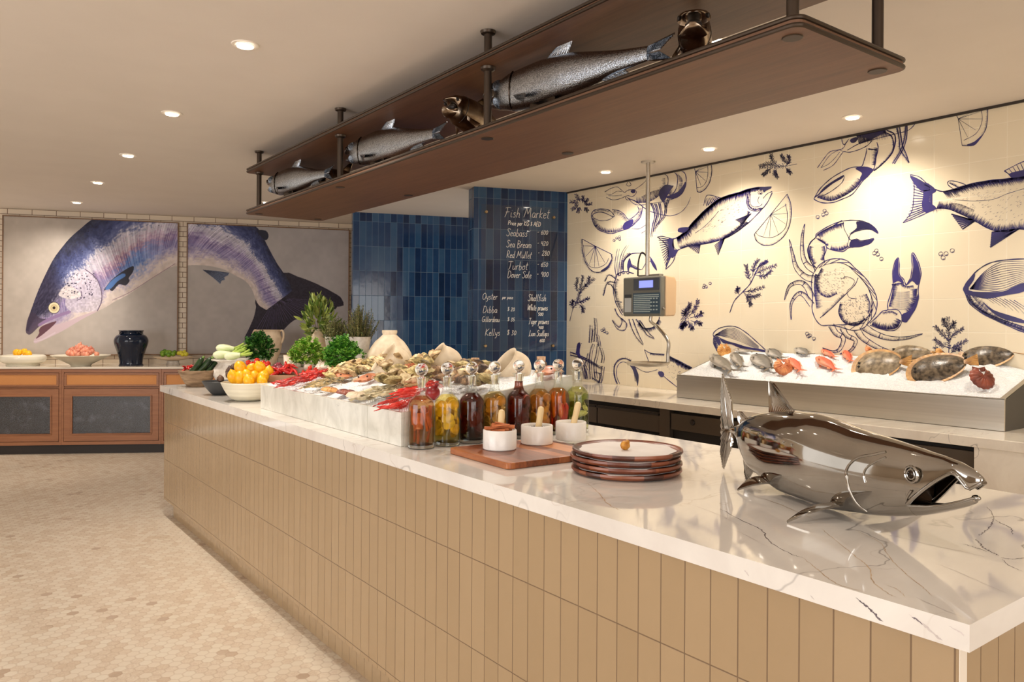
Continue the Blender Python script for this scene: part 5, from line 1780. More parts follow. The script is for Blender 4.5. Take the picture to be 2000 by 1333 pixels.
def jaw(m, st, n=15, upper=True, mi=0, inner=1, p=2.15):
    """half-oval shell of a jaw; st rows (x, zt, zb, hw, zlip): the oval zt..zb is cut at zlip and hollowed"""
    e = 2 / p
    vs, fo, fi = [], [], []
    sg = 1 if upper else -1
    for j_, (x, zt, zb, hw, zl) in enumerate(st):
        iz = .80 * (1 - (j_ / (len(st) - 1)) ** 5)
        c, h = (zt + zb) / 2, max((zt - zb) / 2, 1e-4)
        cc = max(-.97, min(.97, (zl - c) / h * sg))
        al = math.acos(math.copysign(abs(cc) ** (1 / e), cc))
        def P(a, k, dz):
            ca, sa = math.cos(a), math.sin(a)
            z = c + sg * h * math.copysign(abs(ca) ** e, ca)
            return (x, k * hw * math.copysign(abs(sa) ** e, sa), zl + (z - zl) * dz)
        for i in range(n):
            vs.append(P(-al + 2 * al * i / (n - 1), 1, 1))
        for i in range(n):
            vs.append(P(-al + 2 * al * i / (n - 1), .90, iz))
    N = 2 * n
    for j in range(len(st) - 1):
        for i in range(n - 1):
            q = (j * N + i, j * N + i + 1, (j + 1) * N + i + 1, (j + 1) * N + i)
            fo.append(q)
            fi.append(tuple(v + n for v in q[::-1]))
        for i in (0, n - 1):
            fo.append((j * N + i, (j + 1) * N + i, (j + 1) * N + i + n, j * N + i + n))
    j = len(st) - 1
    for i in range(n - 1):
        fo.append((j * N + i, j * N + i + 1, j * N + n + i + 1, j * N + n + i))
    b0 = len(m.v)
    m.add(vs, fo, mi)
    m.f += [tuple(i + b0 for i in f) for f in fi]
    m.m += [inner] * len(fi)
    return [vs[j * N] for j in range(len(st))], [vs[j * N + n - 1] for j in range(len(st))]


def fin(m, root_a, root_b, tip_a, tip_b, n=9, th=.003, ribs=True, mi=0, curve=0):
    """a ribbed fin between a root line and a tip line"""
    A, B, Ca, Cb = Vector(root_a), Vector(root_b), Vector(tip_a), Vector(tip_b)
    nn = (B - A).cross(Ca - A)
    if nn.length < 1e-9: nn = Vector((0, 1, 0))
    nn.normalize()
    rows = []
    N = n * 2 if ribs else n
    for i in range(N + 1):
        t = i / N
        r = A + (B - A) * t
        q = Ca + (Cb - Ca) * t
        off = nn * (th * .85 * (1 if i % 2 else -.2)) if ribs else Vector((0, 0, 0))
        rows.append([r + (q - r) * s + off * min(1, s * 3) + nn * curve * s * s for s in (0, .33, .66, 1)])
    m.sheet(rows, mi, th)


SHAPES = {
    # top and bottom outlines, fractions of length; x = 1 at the snout, 0 at the tail root
    'slim': ([(0, .28), (.15, .45), (.4, .92), (.6, 1), (.78, .86), (.9, .55), (.97, .25), (1, .08)], [(0, -.28), (.15, -.42), (.4, -.85), (.6, -1), (.78, -.9), (.9, -.62), (.97, -.38), (1, -.15)]),
    'deep': ([(0, .2), (.12, .35), (.35, .85), (.6, 1.05), (.78, .95), (.9, .6), (.97, .2), (1, -.05)], [(0, -.2), (.12, -.32), (.35, -.8), (.6, -1), (.8, -.85), (.92, -.55), (1, -.22)]),
}


def make_fish(name, label, cat, L, H, W, shape, mats, loc=(0, 0, 0), group=None, mouth=.0, fins=True, arch=0, ring=18, dorsal='tri', tail=.2, spread=1.0):
    """a whole fish, x forwards, z up, belly near z = 0; mats body, fin, eye, dark"""
    bm_, fm, em, dm = mats
    t = thing(name, label, cat, loc, group=group)
    T, Bt = SHAPES[shape]
    h = H / 2
    zc = h
    m = MB()
    st = []
    xm = .86
    N = 22
    top = lambda x: zc + h * interp(T, x)
    bot = lambda x: zc + h * interp(Bt, x)
    ax = lambda x: L * x
    bend = lambda x: arch * math.sin(PI * x)
    end = xm if mouth else 1.0
    for i in range(N + 1):
        x = end * i / N
        hw = W / 2 * max(.12, interp([(0, .16), (.2, .5), (.45, .95), (.65, 1), (.8, .9), (.92, .6), (1, .18)], x))
        if x > .765: hw *= 1.05
        st.append((ax(x), top(x), bot(x), hw, bend(x)))
    loft(m, st, ring)
    if mouth:
        for (za0, za1, dz) in ((1, 0, 1),):
            pass
        mz = (top(xm) + bot(xm)) / 2 - h * .06
        up, lo = [], []
        for i in range(8):
            q = i / 7
            x = xm + (1 - xm) * q
            hw = W / 2 * (.82 * (1 - q) ** .6 + .16)
            up.append((ax(x), top(x) + mouth * .25 * q, mz + (top(x) - mz) * .55 * q ** .7 + mouth * .2 * q, hw, bend(x)))
            lo.append((ax(x - .015 * q), mz - (mz - bot(x)) * .45 * q ** .6 - mouth * .8 * q, bot(x) - mouth * .75 * q, hw * .92, bend(x)))
        loft(m, up, ring)
        loft(m, lo, ring)
    o = m.build('body', bm_, t, auto=60)
    if mouth:
        mm = MB()
        mm.ball((ax(xm + .02), 0, mz - mouth * .1), (L * .035, W * .26, max(mouth * .7, h * .2)), 10, 7)
        mm.build('mouth_cavity', dm, t)
    # gill edge as a raised line
    gx = .775
    m = MB()
    for s in (-1, 1):
        pts = []
        for k in range(9):
            a = PI * (.12 + .76 * k / 8)
            x = gx - .035 * math.sin(a * 1.0)
            hw = W / 2 * .97
            zt, zb = top(x), bot(x)
            pts.append((ax(x), s * hw * math.sin(a) ** .85 * .99 + bend(x), (zt + zb) / 2 + (zt - zb) / 2 * math.cos(a) * .98))
        m.tube(pts, L * .004, 6)
    m.build('gill_edge', dm, t)
    m = MB()
    for s in (-1, 1):
        x = .9
        e = MB().ball((ax(x), s * W / 2 * (.86 if mouth else .66) + bend(x), zc + h * interp(T, x) * .38), (H * .055, H * .025, H * .055), 12, 8)
        e.build('eye', em, t)
    tm = MB()
    zt = top(0)
    for s in (1, -1):
        fin(tm, (0.0 + L * .015, 0, zc + s * h * .03), (0 + L * .01, 0, zc + s * h * .26), (-L * tail * .45, 0, zc + s * h * .10 * spread), (-L * tail, 0, zc + s * h * 1.05 * spread), 7, H * .025)
    tm.build('tail_fin', fm, t, smooth=False)
    if fins:
        m = MB()
        if dorsal == 'tri':
            fin(m, (L * .44, 0, top(.44) - h * .06), (L * .58, 0, top(.58) - h * .06), (L * .40, 0, top(.44) + h * .85), (L * .42, 0, top(.5) + h * .95), 8, H * .025)
        else:
            fin(m, (L * .25, 0, top(.25) - h * .05), (L * .68, 0, top(.68) - h * .05), (L * .18, 0, top(.25) + h * .22), (L * .6, 0, top(.62) + h * .28), 12, H * .02)
        m.build('dorsal_fin', fm, t, smooth=False)
        for s in (-1, 1):
            m = MB()
            fin(m, (L * .73, s * W * .40, zc - h * .35), (L * .70, s * W * .40, zc - h * .55), (L * .58, s * W * .75, zc - h * .62), (L * .60, s * W * .70, zc - h * .95), 5, H * .02)
            m.build('pectoral_fin', fm, t, smooth=False)
        m = MB()
        fin(m, (L * .24, 0, bot(.24) + h * .05), (L * .12, 0, bot(.12) + h * .05), (L * .16, 0, bot(.2) - h * .35), (L * .08, 0, bot(.1) - h * .25), 5, H * .02)
        m.build('anal_fin', fm, t, smooth=False)
    return t


# ---------------------------------------------------------------- large chrome salmon on the island
PT = at_z(1412, 920, .953); PH = at_z(1705, 1022, .953)
fe = Vector((PH.x - PT.x, PH.y - PT.y, 0)).normalized()
fn = Vector((fe.y, -fe.x, 0))
if fn.dot(PT) > 0: fn = -fn           # towards the camera
Z6 = lambda x, y: (1380 + x / 3.226, 720 + y / 3.226)


def fs_(x, y):
    p = at_pl(*Z6(x, y), PT, fn)
    return ((p - PT).dot(fe), p.z)


base = Vector((PT.x, PT.y, IZ))
bf = thing('fish_sculpture', 'large polished metal salmon sculpture with open jaws lying on the marble island', 'sculpture', base, math.atan2(fe.y, fe.x))
S = lambda x, y: (fs_(x, y)[0], fs_(x, y)[1] - IZ)
topc = [S(*q) for q in [(150, 372), (180, 366), (210, 350), (250, 318), (290, 296), (360, 278), (460, 270), (570, 270), (700, 285), (800, 315), (950, 375), (1080, 415), (1200, 452), (1345, 500)]]
botc = [S(*q) for q in [(150, 405), (178, 415), (205, 460), (240, 545), (300, 640), (400, 710), (480, 770), (620, 840), (760, 882), (860, 895), (1000, 915), (1090, 928), (1200, 934), (1345, 930)]]
s_a, s_b = S(150, 390)[0], S(1345, 700)[0]
Hmax = .0
st = []
NB_ = 44
for i in range(NB_ + 1):
    s = s_a + (s_b - s_a) * i / NB_
    q = i / NB_
    zt, zb = interp(topc, s), interp(botc, s)
    r = interp([(0, .20), (.1, .25), (.3, .29), (.6, .31), (.75, .32), (.9, .30), (1, .27)], q)
    st.append((s, zt, max(zb, .004), (zt - zb) * r, 0))
m = MB()
loft(m, st, 36, p=2.15)
body_st = st
# upper jaw
upc = [S(*q) for q in [(1345, 500), (1400, 520), (1500, 552), (1590, 588), (1680, 632), (1720, 664), (1745, 692)]]
upl = [S(*q) for q in [(1345, 850), (1400, 800), (1450, 755), (1510, 705), (1560, 672), (1600, 655), (1635, 700), (1675, 765), (1745, 722)]]
w0 = body_st[-1][3]
st = []
s_c = S(1745, 700)[0]
vb0 = body_st[-1][2]
for i in range(23):
    q = i / 22
    s = s_b + (s_c - s_b) * q
    zt, zl = interp(upc, s), interp(upl, s)
    zl = min(zl, zt - .008)
    vb = vb0 + (zl - (zt - zl) * .5 - vb0) * min(1, q * 1.6)
    hw = w0 * interp([(0, 1), (.25, .82), (.5, .60), (.8, .34), (.95, .2), (1, .12)], q)
    st.append((s, zt, vb, hw, zl))
lipA, lipB = jaw(m, st, 21, True)
# lower jaw
lou = [S(*q) for q in [(1345, 862), (1450, 868), (1540, 862), (1620, 842), (1700, 816)]]
lol = [S(*q) for q in [(1345, 930), (1400, 924), (1480, 910), (1560, 894), (1640, 874), (1705, 850)]]
st = []
s_d = S(1700, 820)[0]
vt0 = body_st[-1][1]
for i in range(19):
    q = i / 18
    s = s_b + (s_d - s_b) * q
    zl, zb = interp(lou, s), interp(lol, s)
    zl = max(zl, zb + .007)
    vt = vt0 + (zl + (zl - zb) * .5 - vt0) * min(1, q * 1.8)
    hw = w0 * interp([(0, 1), (.25, .84), (.5, .62), (.8, .38), (1, .14)], q)
    st.append((s, vt, zb, hw, zl))
lipC, lipD = jaw(m, st, 21, False)
for lp_, r0_ in ((lipA, .0042), (lipB, .0042), (lipC, .0036), (lipD, .0036)):
    m.tube([Vector(p) for p in lp_], [r0_ * (1.25 - .5 * i / len(lp_)) for i in range(len(lp_))], 8)
m.tube([Vector(lipA[-1]), Vector(lipB[-1])], .0042, 8)
m.ball(tuple((Vector(lipC[-1]) + Vector(lipD[-1])) / 2), (.010, .007, .006), 12, 8)
# the throat closes the opening behind the jaws
m.build('body', [M['chrome'], M['chrome_dark']], bf, auto=70)
mc = MB()
r_ = body_st[-1]
zc_ = (r_[1] + r_[2]) / 2; zh_ = (r_[1] - r_[2]) / 2
rows = []
for k in range(7):
    q = k / 6
    rows.append([(s_b + .003 + .028 * (1 - q) * 0 + .002 * q, r_[3] * .86 * q * math.cos(a), zc_ + zh_ * .86 * q * math.sin(a)) for a in np.linspace(0, 2 * PI, 25)])
mc.sheet(rows, 0, .002)
mc.build('throat', M['chrome_dark'], bf)


def on_body(s, a, out=0):
    """point on the body skin at station s and angle a (0 top, 90 near side), fraction from body_st"""
    xs = [r[0] for r in body_st]
    zt = float(np.interp(s, xs, [r[1] for r in body_st])); zb = float(np.interp(s, xs, [r[2] for r in body_st])); hw = float(np.interp(s, xs, [r[3] for r in body_st]))
    e = 2 / 2.15
    ca, sa = math.cos(a), math.sin(a)
    z = (zt + zb) / 2 + (zt - zb) / 2 * math.copysign(abs(ca) ** e, ca)
    y = hw * math.copysign(abs(sa) ** (e * (1.12 if ca > 0 else .95)), sa)
    return Vector((s, y * (1 + out), z))


# local y axis: +y = left of fe; the camera side
side_s = 1 if Vector((-fe.y, fe.x, 0)).dot(fn) > 0 else -1
_xs = [r[0] for r in body_st]


def skin(x, y):
    """the spot on the near flank seen at zoom coordinate x, y, in local coordinates"""
    off = .05
    for _ in range(14):
        p = at_pl(*Z6(x, y), PT + fn * off, fn)
        s, z = (p - PT).dot(fe), p.z - IZ
        zt, zb, hw = (float(np.interp(s, _xs, [r[i] for r in body_st])) for i in (1, 2, 3))
        cc = max(-.98, min(.98, (z - (zt + zb) / 2) / ((zt - zb) / 2)))
        ca = math.copysign(abs(cc) ** (2.15 / 2), cc)
        sa = math.sqrt(max(0, 1 - ca * ca))
        e = 2 / 2.15
        o2 = hw * sa ** (e * (1.12 if ca > 0 else .95))
        off = off * .5 + o2 * .5
    return Vector((s, off * side_s, z))


m = MB()
for sd in (1, -1):
    for (pts, rr) in (([(1130, 525), (1040, 545), (960, 560), (905, 600), (880, 650), (885, 710), (905, 780), (945, 850), (1010, 905)], .0028), ([(1130, 560), (1060, 590), (1010, 625), (990, 670), (1000, 720)], .0022), ([(1290, 770), (1262, 820), (1268, 870)], .0022)):
        P = [Vector((q.x, q.y * sd * 1.01, q.z)) for q in [skin(x, y) for (x, y) in pts]]
        m.tube(catmull(P, 4), rr, 8)
m.build('gill_edge', M['chrome'], bf)
for sd in (1, -1):
    P = skin(1292, 668)
    P.y *= sd
    rot = Matrix.Rotation(PI / 2 * 1.0, 3, 'X')
    m = MB()
    ring = [(P.x + .017 * math.cos(b), P.y + .001 * side_s * sd, P.z + .017 * math.sin(b)) for b in np.linspace(0, 2 * PI, 25)]
    m.tube(ring, .003, 8, cap=False)
    ring = [(P.x + .0105 * math.cos(b), P.y + .002 * side_s * sd, P.z + .0105 * math.sin(b)) for b in np.linspace(0, 2 * PI, 21)]
    m.tube(ring, .002, 8, cap=False)
    e = m.build('eye', M['chrome'], bf)
    MB().ball(P + Vector((0, 0, 0)), (.0085, .005, .0085), 14, 8).build('pupil', M['chrome_dark'], e)
# fins
m = MB()
fin(m, (*S(395, 285)[:1], 0, S(395, 285)[1]), (S(565, 285)[0], 0, S(565, 285)[1]), (S(398, 80)[0], 0, S(398, 80)[1]), (S(425, 95)[0], 0, S(425, 95)[1]), 13, .004)
m.build('dorsal_fin', M['chrome'], bf, smooth=False)
m = MB()
fin(m, (S(200, 358)[0], 0, S(200, 358)[1]), (S(262, 318)[0], 0, S(262, 318)[1]), (S(203, 268)[0], 0, S(203, 268)[1]), (S(222, 275)[0], 0, S(222, 275)[1]), 5, .004)
m.build('adipose_fin', M['chrome'], bf, smooth=False)
m = MB()
s0 = S(165, 372); s1_ = S(160, 408)
fin(m, (s0[0], 0, s0[1] + .004), (S(140, 388)[0], 0, S(140, 388)[1]), (S(152, 210)[0], .004, S(152, 210)[1]), (S(100, 40)[0], .0, S(100, 40)[1]), 9, .004)
fin(m, (S(140, 388)[0], 0, S(140, 388)[1]), (S(112, 330)[0], 0, S(112, 385)[1]), (S(100, 40)[0], 0, S(100, 34)[1]), (S(90, 160)[0], 0, S(90, 160)[1]), 7, .004)
fin(m, (s1_[0], 0, s1_[1] - .002), (S(140, 392)[0], 0, S(140, 392)[1]), (S(170, 465)[0], .0, S(170, 465)[1]), (S(108, 636)[0], 0, S(108, 636)[1]), 9, .004)
fin(m, (S(140, 392)[0], 0, S(140, 392)[1]), (S(112, 395)[0], 0, S(112, 392)[1]), (S(108, 636)[0], 0, S(108, 630)[1]), (S(90, 520)[0], 0, S(90, 520)[1]), 7, .004)
fin(m, (S(112, 386)[0], 0, S(112, 388)[1]), (S(112, 394)[0], 0, S(112, 394)[1]), (S(90, 160)[0], 0, S(90, 160)[1]), (S(90, 520)[0], 0, S(90, 520)[1]), 9, .004)
m.build('tail_fin', M['chrome'], bf, smooth=False)
m = MB()
fin(m, (S(232, 545)[0], 0, S(232, 545)[1]), (S(302, 640)[0], 0, S(302, 640)[1]), (S(238, 640)[0], 0, S(238, 650)[1]), (S(250, 716)[0], 0, S(250, 716)[1]), 6, .004)
m.build('anal_fin', M['chrome'], bf, smooth=False)
inv = bf.matrix_basis.inverted()


def blade(u, v, roots, wid, sd, name):
    tipw = at_z(u, v, IZ + .004)
    tp = inv @ tipw
    if sd < 0: tp.y = -tp.y
    A = Vector((S(*roots[0])[0], 0, S(*roots[0])[1])); B = Vector((S(*roots[1])[0], 0, S(*roots[1])[1]))
    out = []
    for q in (A, B):
        xs = [r[0] for r in body_st]
        zt = float(np.interp(q.x, xs, [r[1] for r in body_st])); zb = float(np.interp(q.x, xs, [r[2] for r in body_st])); hw = float(np.interp(q.x, xs, [r[3] for r in body_st]))
        q.y = side_s * sd * hw * .62
        q.z = zb + (zt - zb) * .10
        out.append(q)
    A, B = out
    rows = []
    for i in range(11):
        t_ = i / 10
        r0 = A + (tp - A) * t_; r1 = B + (tp - B) * t_
        bulge = math.sin(PI * t_ ** .8) * wid
        d = (B - A).normalized()
        r0 = r0 - d * bulge * .5; r1 = r1 + d * bulge * .5
        lift = math.sin(PI * t_) * .008
        rows.append([r0 + Vector((0, 0, lift)), (r0 + r1) / 2 + Vector((0, 0, lift + .005 * (1 - t_))), r1 + Vector((0, 0, lift))])
    MB().sheet(rows, 0, .005).build(name, M['chrome'], bf, auto=60)


for sd in (1, -1):
    blade(1537, 1020, [(880, 870), (950, 880)], .018, sd, 'pectoral_fin')
    blade(1440, 958, [(420, 735), (480, 760)], .014, sd, 'pelvic_fin')

# ---------------------------------------------------------------- fish on the hanging shelf
cm = (M['chrome2'], M['chrome2'], M['chrome_dark'], M['chrome_dark'])
sf_lab = ['scaled steel fish on the shelf, nearest of the three lying along the edge', 'scaled steel fish on the shelf, middle of the three lying along its edge', 'scaled steel fish at the far left end of the hanging shelf']
first = None
for (Y, X, lb) in ((2.77, 1.955, sf_lab[0]), (4.20, 1.955, sf_lab[1]), (5.50, 1.945, sf_lab[2])):
    if first is None:
        first = make_fish('steel_fish', lb, 'sculpture', .95, .185, .12, 'slim', cm, (X, Y - .93, 2.262), 0, mouth=.012, ring=22, spread=.45, tail=.12)
        first['group'] = 'steel fish on the hanging shelf'
        MB().box(.45, .60, -.03, .03, -.0215, .03).build('stand', M['chrome_dark'], first, smooth=False, bevel=.004)
        first.rotation_euler = (0, -.055, PI / 2 + .03)
        first.location.z = 2.263
    else:
        dup(first, (X, Y - .93, 2.263), (0, -.055, PI / 2 + .03), label=lb)
hd_lab = ['dark steel fish with gaping mouth facing the room, at the near end of the shelf', 'dark steel fish with gaping mouth beside the third shelf tube', 'brown-tinted steel fish near the far end of the shelf, behind the second tube']
M['bronzed'] = mottled('bronzed_steel', (120, 100, 82), (190, 176, 158), 18, .2, metal=1)
hm = (M['bronzed'], M['bronzed'], M['black'], M['black'])
first = None
for (u, v, d, hd, pit, lb) in ((1352, 42, 2.50, (-.30, -1), -.30, hd_lab[0]), (858, 214, 3.52, (-.75, -.62), -.30, hd_lab[1]), (614, 343, 5.12, (-.85, -.5), -.12, hd_lab[2])):
    sn = O + ray(u, v) * d
    h = (rgt * hd[0] + view * -hd[1] * -1)
    h = (rgt * hd[0] - view * abs(hd[1])).normalized()
    L_ = .40
    loc = sn - h * L_ * math.cos(pit)
    rz = math.atan2(h.y, h.x)
    zl = sn.z - L_ * math.sin(-pit) - .085
    if first is None:
        first = make_fish('steel_fish', lb, 'sculpture', L_, .165, .115, 'slim', hm, (0, 0, 0), None, mouth=.022, ring=22, tail=.10, spread=.4)
        first['group'] = 'dark steel fish facing the room'
        first.location = (loc.x, loc.y, max(zl, 2.25)); first.rotation_euler = (0, pit, rz)
    else:
        dup(first, (loc.x, loc.y, max(zl, 2.25)), (0, pit, rz), label=lb)

# ================================================================ decanters
def dome(prof_in, prof_out):
    return prof_out + prof_in[::-1]


DEC = [
    ('first decanter from the left, with cinnamon and orange peel in amber vinegar', (150, 84, 30), .5, 'sticks', [(176, 96, 52), (214, 120, 46)]),
    ('decanter packed with yellow lemon slices, second from the left', (206, 170, 60), .75, 'slices', [(238, 190, 30), (222, 186, 60)]),
    ('decanter of near-black vinegar beside the lemon decanter', (62, 22, 16), .2, 'slices', [(170, 66, 36), (196, 92, 50)]),
    ('decanter of pale olive oil with orange slices behind the cinnamon pot', (176, 140, 70), .7, 'slices', [(212, 150, 50), (190, 150, 80)]),
    ('decanter of dark red-brown vinegar with plum halves, its neck filled', (84, 28, 16), .25, 'slices', [(176, 70, 40), (150, 54, 40)]),
    ('decanter of amber liquid with mushroom slices behind the middle pestle', (160, 104, 40), .55, 'slices', [(196, 140, 76), (216, 170, 70)]),
    ('decanter holding whole red and orange chillies', (170, 84, 26), .55, 'chilli', [(196, 44, 24), (224, 140, 30)]),
    ('decanter of greenish oil with pickled leaves and garlic, furthest right', (150, 150, 70), .75, 'leaves', [(130, 140, 50), (214, 210, 150)]),
]
M['crystal_base'] = M['crystal']
outer = [(0, 0), (.046, 0), (.0492, .003), (.0495, .010), (.0495, .160), (.0480, .170), (.0435, .180), (.035, .189), (.0255, .197), (.0200, .207), (.0185, .220), (.0185, .240), (.0215, .256), (.0275, .264), (.027, .266)]
inner = [(0, .016), (.044, .016), (.0472, .020), (.0474, .160), (.0458, .169), (.0415, .178), (.033, .187), (.0235, .195), (.0182, .206), (.0168, .220), (.0168, .240), (.0198, .256), (.0255, .2655)]
liq0 = [(0, .0165), (.043, .0165), (.0466, .0205), (.0468, .160), (.0450, .1685), (.0405, .1775), (.0320, .1860), (.0225, .1945)]
pieces = {}
LBS = ['in the leftmost decanter, in amber vinegar', 'in the decanter of lemon slices', 'in the near-black vinegar decanter', 'in the pale olive oil decanter, fourth from left', 'in the red-brown vinegar decanter', 'in the amber decanter behind the middle pestle', 'in the chilli decanter, second from right', 'in the rightmost decanter, in greenish oil']


def piece_mesh(kind, col, idx):
    m = MB()
    if kind == 'sticks':
        m.tube([(0, 0, -.045), (0.001, 0, 0), (0, 0.001, .045)], [.005, .0055, .005], 8)
    elif kind == 'peel':
        m.sheet([[(.014 * math.cos(a), .014 * math.sin(a), z) for z in np.linspace(-.03, .03, 5)] for a in np.linspace(0, 2.2, 6)], 0, .002)
    elif kind == 'slices':
        m.prism([(.021 * math.cos(a), .021 * math.sin(a) * (.55 if a > PI else 1)) for a in np.linspace(0, 2 * PI, 18)[:-1]], -.004, .004)
    elif kind == 'chilli':
        m.tube(catmull([(0, 0, -.055), (.004, 0, -.03), (0, 0, 0), (-.004, 0, .035), (0, 0, .055)], 3), [.001, .004, .006, .008, .009, .010, .0105, .011, .011, .0105, .0095, .007, .004], 9)
    else:
        m.sheet([[(x, y * (1 - (abs(x) / .022) ** 2) + .0001, .006 * math.sin(x * 90)) for y in np.linspace(-.011, .011, 4)] for x in np.linspace(-.0215, .0215, 7)], 0, .0016)
    return m


DY = 2.505
DXS = []
for u in (823, 873, 921.5, 966, 1013, 1053.5, 1090, 1128):
    r = ray(u, 800)
    DXS.append(DY * r.x / r.y)
glass_proto = None
rd = random.Random(21)
for i, (lb, lc, tr, kind, cols) in enumerate(DEC):
    X = DXS[i]
    lc_ = sr(lc)
    tint = tuple(min(1, (c ** (.24 if tr > .4 else .34)) * (1.12 if tr > .4 else 1.1)) for c in lc_[:3]) + (1,)
    t = thing('glass_decanter', 'clear glass ' + lb, 'decanter', (X, DY, IZ), group='decanters of infused oil and vinegar in a row')
    if glass_proto is None:
        a = MB().lathe(outer + inner[::-1], seg=36).build('vessel', M['glass_thin'], t)
        bmesh_o = MB().lathe([(0, .002), (.0455, .002), (.0488, .006), (.0488, .0145), (.044, .0155), (0, .0155)], seg=32).build('thick_base', M['crystal'], t)
        s_ = MB()
        s_.lathe([(0, .225), (.0125, .225), (.0155, .2545), (.0155, .262), (.008, .268), (.007, .272)], seg=24)
        s_.ball((0, 0, .2945), .0245, 32, 20)
        so = s_.build('stopper', M['crystal'], t)
        glass_proto = (a, bmesh_o, so)
    else:
        for o in glass_proto:
            c = o.copy(); COL.objects.link(c); c.parent = t
    prof = list(liq0)
    if i == 4: prof += [(.0180, .209), (.0160, .222), (.0160, .232)]
    top = prof[-1][1]
    prof.append((0, top))
    lm = thin_glass('infusion_liquid', tint, .05, lo=.0, hi=.06)
    MB().lathe(prof, seg=30).build('liquid', lm, t)
    nm = {'sticks': 'cinnamon_stick', 'slices': 'fruit_slice', 'chilli': 'chilli_pepper', 'leaves': 'pickled_leaf'}[kind]
    mats = [mottled('infused_piece', c, tuple(int(q * .8) for q in c), 40, .5) for c in cols]
    protos = []
    n_ = {'sticks': 16, 'slices': 24, 'chilli': 11, 'leaves': 22}[kind]
    for q in range(n_):
        kd = kind
        if kind == 'sticks' and q > 7: kd = 'peel'
        key = (i, kd, q % 2)
        ang = 2 * PI * q / n_ * 2.4 + rd.uniform(-.2, .2)
        rad = {'sticks': .030, 'slices': .033, 'chilli': .030, 'leaves': .031}[kind]
        z = IZ + (.065 + .045 * (q % 2) if kd == 'sticks' else (.10 + .035 * rd.random() if kd == 'peel' else (.075 + .05 * (q % 2) if kd == 'chilli' else .036 + .118 * ((q * .618) % 1))))
        if kd == 'sticks': rot = (rd.uniform(-.22, .22), rd.uniform(-.22, .22), 0)
        elif kd == 'chilli': rot = (rd.uniform(-.08, .08) + (PI if q % 2 else 0), rd.uniform(-.08, .08), rd.random() * 6)
        elif kd == 'peel': rot = (rd.uniform(-.3, .3), rd.uniform(-.3, .3), ang - 1)
        else: rot = (PI / 2 + rd.uniform(-.25, .25), rd.uniform(-.7, .7), ang + PI / 2)
        nm2 = 'orange_peel' if kd == 'peel' else nm
        if kd in ('slices', 'leaves'): rad = .034; z = IZ + .044 + .117 * ((q * .618) % 1)
        if kd == 'peel': rad = .026
        if kd == 'chilli': rad = .031
        loc = (X + rad * math.cos(ang), DY + rad * math.sin(ang), z)
        if key not in pieces:
            pieces[key] = piece_mesh(kd, cols[q % 2], q).build(nm2, mats[q % 2] if kd != 'peel' else mats[1])
            o = pieces[key]
        else:
            o = pieces[key].copy(); COL.objects.link(o)
        o.location = loc
        o.rotation_euler = rot
        if kd in ('slices', 'leaves'): o.scale = (1.2, 1.2, 1.2)
        what = {'sticks': 'brown cinnamon stick', 'peel': 'curl of orange peel', 'slices': ['fruit slice', 'curved fruit slice'][q % 2], 'chilli': ['red chilli', 'orange chilli'][q % 2], 'leaves': ['green pickled leaf', 'pale garlic petal'][q % 2]}[kd]
        tag(o, f'{what} {LBS[i]}', {'sticks': 'cinnamon', 'peel': 'peel', 'slices': 'fruit', 'chilli': 'chilli', 'leaves': 'leaf'}[kd], 'pieces steeping in the ' + lb.split(',')[0])

# ================================================================ board, mortars, plates
M['acacia'] = None
n = NT('acacia_strips')
v = n.coord((1, 1, 1))
sp = n.n('SeparateXYZ'); n.l(v, sp.inputs[0])
ii = n.math('FLOOR', n.math('MULTIPLY', sp.outputs[1], 22))
wn = n.n('TexWhiteNoise', noise_dimensions='1D'); n.l(ii, wn.inputs['W'])
gr = n.noise(n.coord((2, 30, 10)), 4, 4, .6, .4)
f = n.math('ADD', n.math('MULTIPLY', wn.outputs[0], .6), n.math('MULTIPLY', gr, .5))
n.set(col=n.ramp(f, [(.2, sr((92, 48, 28))), (.5, sr((150, 84, 46))), (.8, sr((196, 128, 74)))]), rough=.35)
M['acacia'] = n.mat
c0 = at_z(876, 880, IZ + .012); c1 = at_z(992, 912, IZ + .012)
ex = (c1 - c0); ex.z = 0; wid = ex.length; ex.normalize(); ey = Vector((-ex.y, ex.x, 0))
if ey.dot(view) < 0: ey = -ey
c2 = at_z(1240, 868, IZ + .012)
lenB = .42
bcen = c0 + ex * wid / 2 + ey * lenB / 2
t = thing('chopping_board', 'striped acacia chopping board under the three marble mortars', 'chopping board', (bcen.x, bcen.y, IZ + .0005), math.atan2(ex.y, ex.x))
sg = 1 if Vector((-ex.y, ex.x, 0)).dot(ey) > 0 else -1
MB().prism(rrect(-wid / 2, wid / 2, -lenB / 2, lenB / 2, .018), 0, .022).build('board', M['acacia'], t, smooth=False, bevel=.004)
BT = IZ + .0228


def mortar(u, v, rr, lb):
    p = at_z(u, v, BT)
    t = thing('marble_mortar', lb, 'mortar', (p.x, p.y, BT), group='white marble mortars on the chopping board')
    MB().lathe([(0, 0), (rr - .003, 0), (rr, .003), (rr, .067), (rr - .002, .0695), (rr - .006, .0695), (rr - .008, .067), (rr - .010, .022), (rr - .022, .012), (0, .011)], seg=40).build('bowl', M['marble_white'], t)
    return p


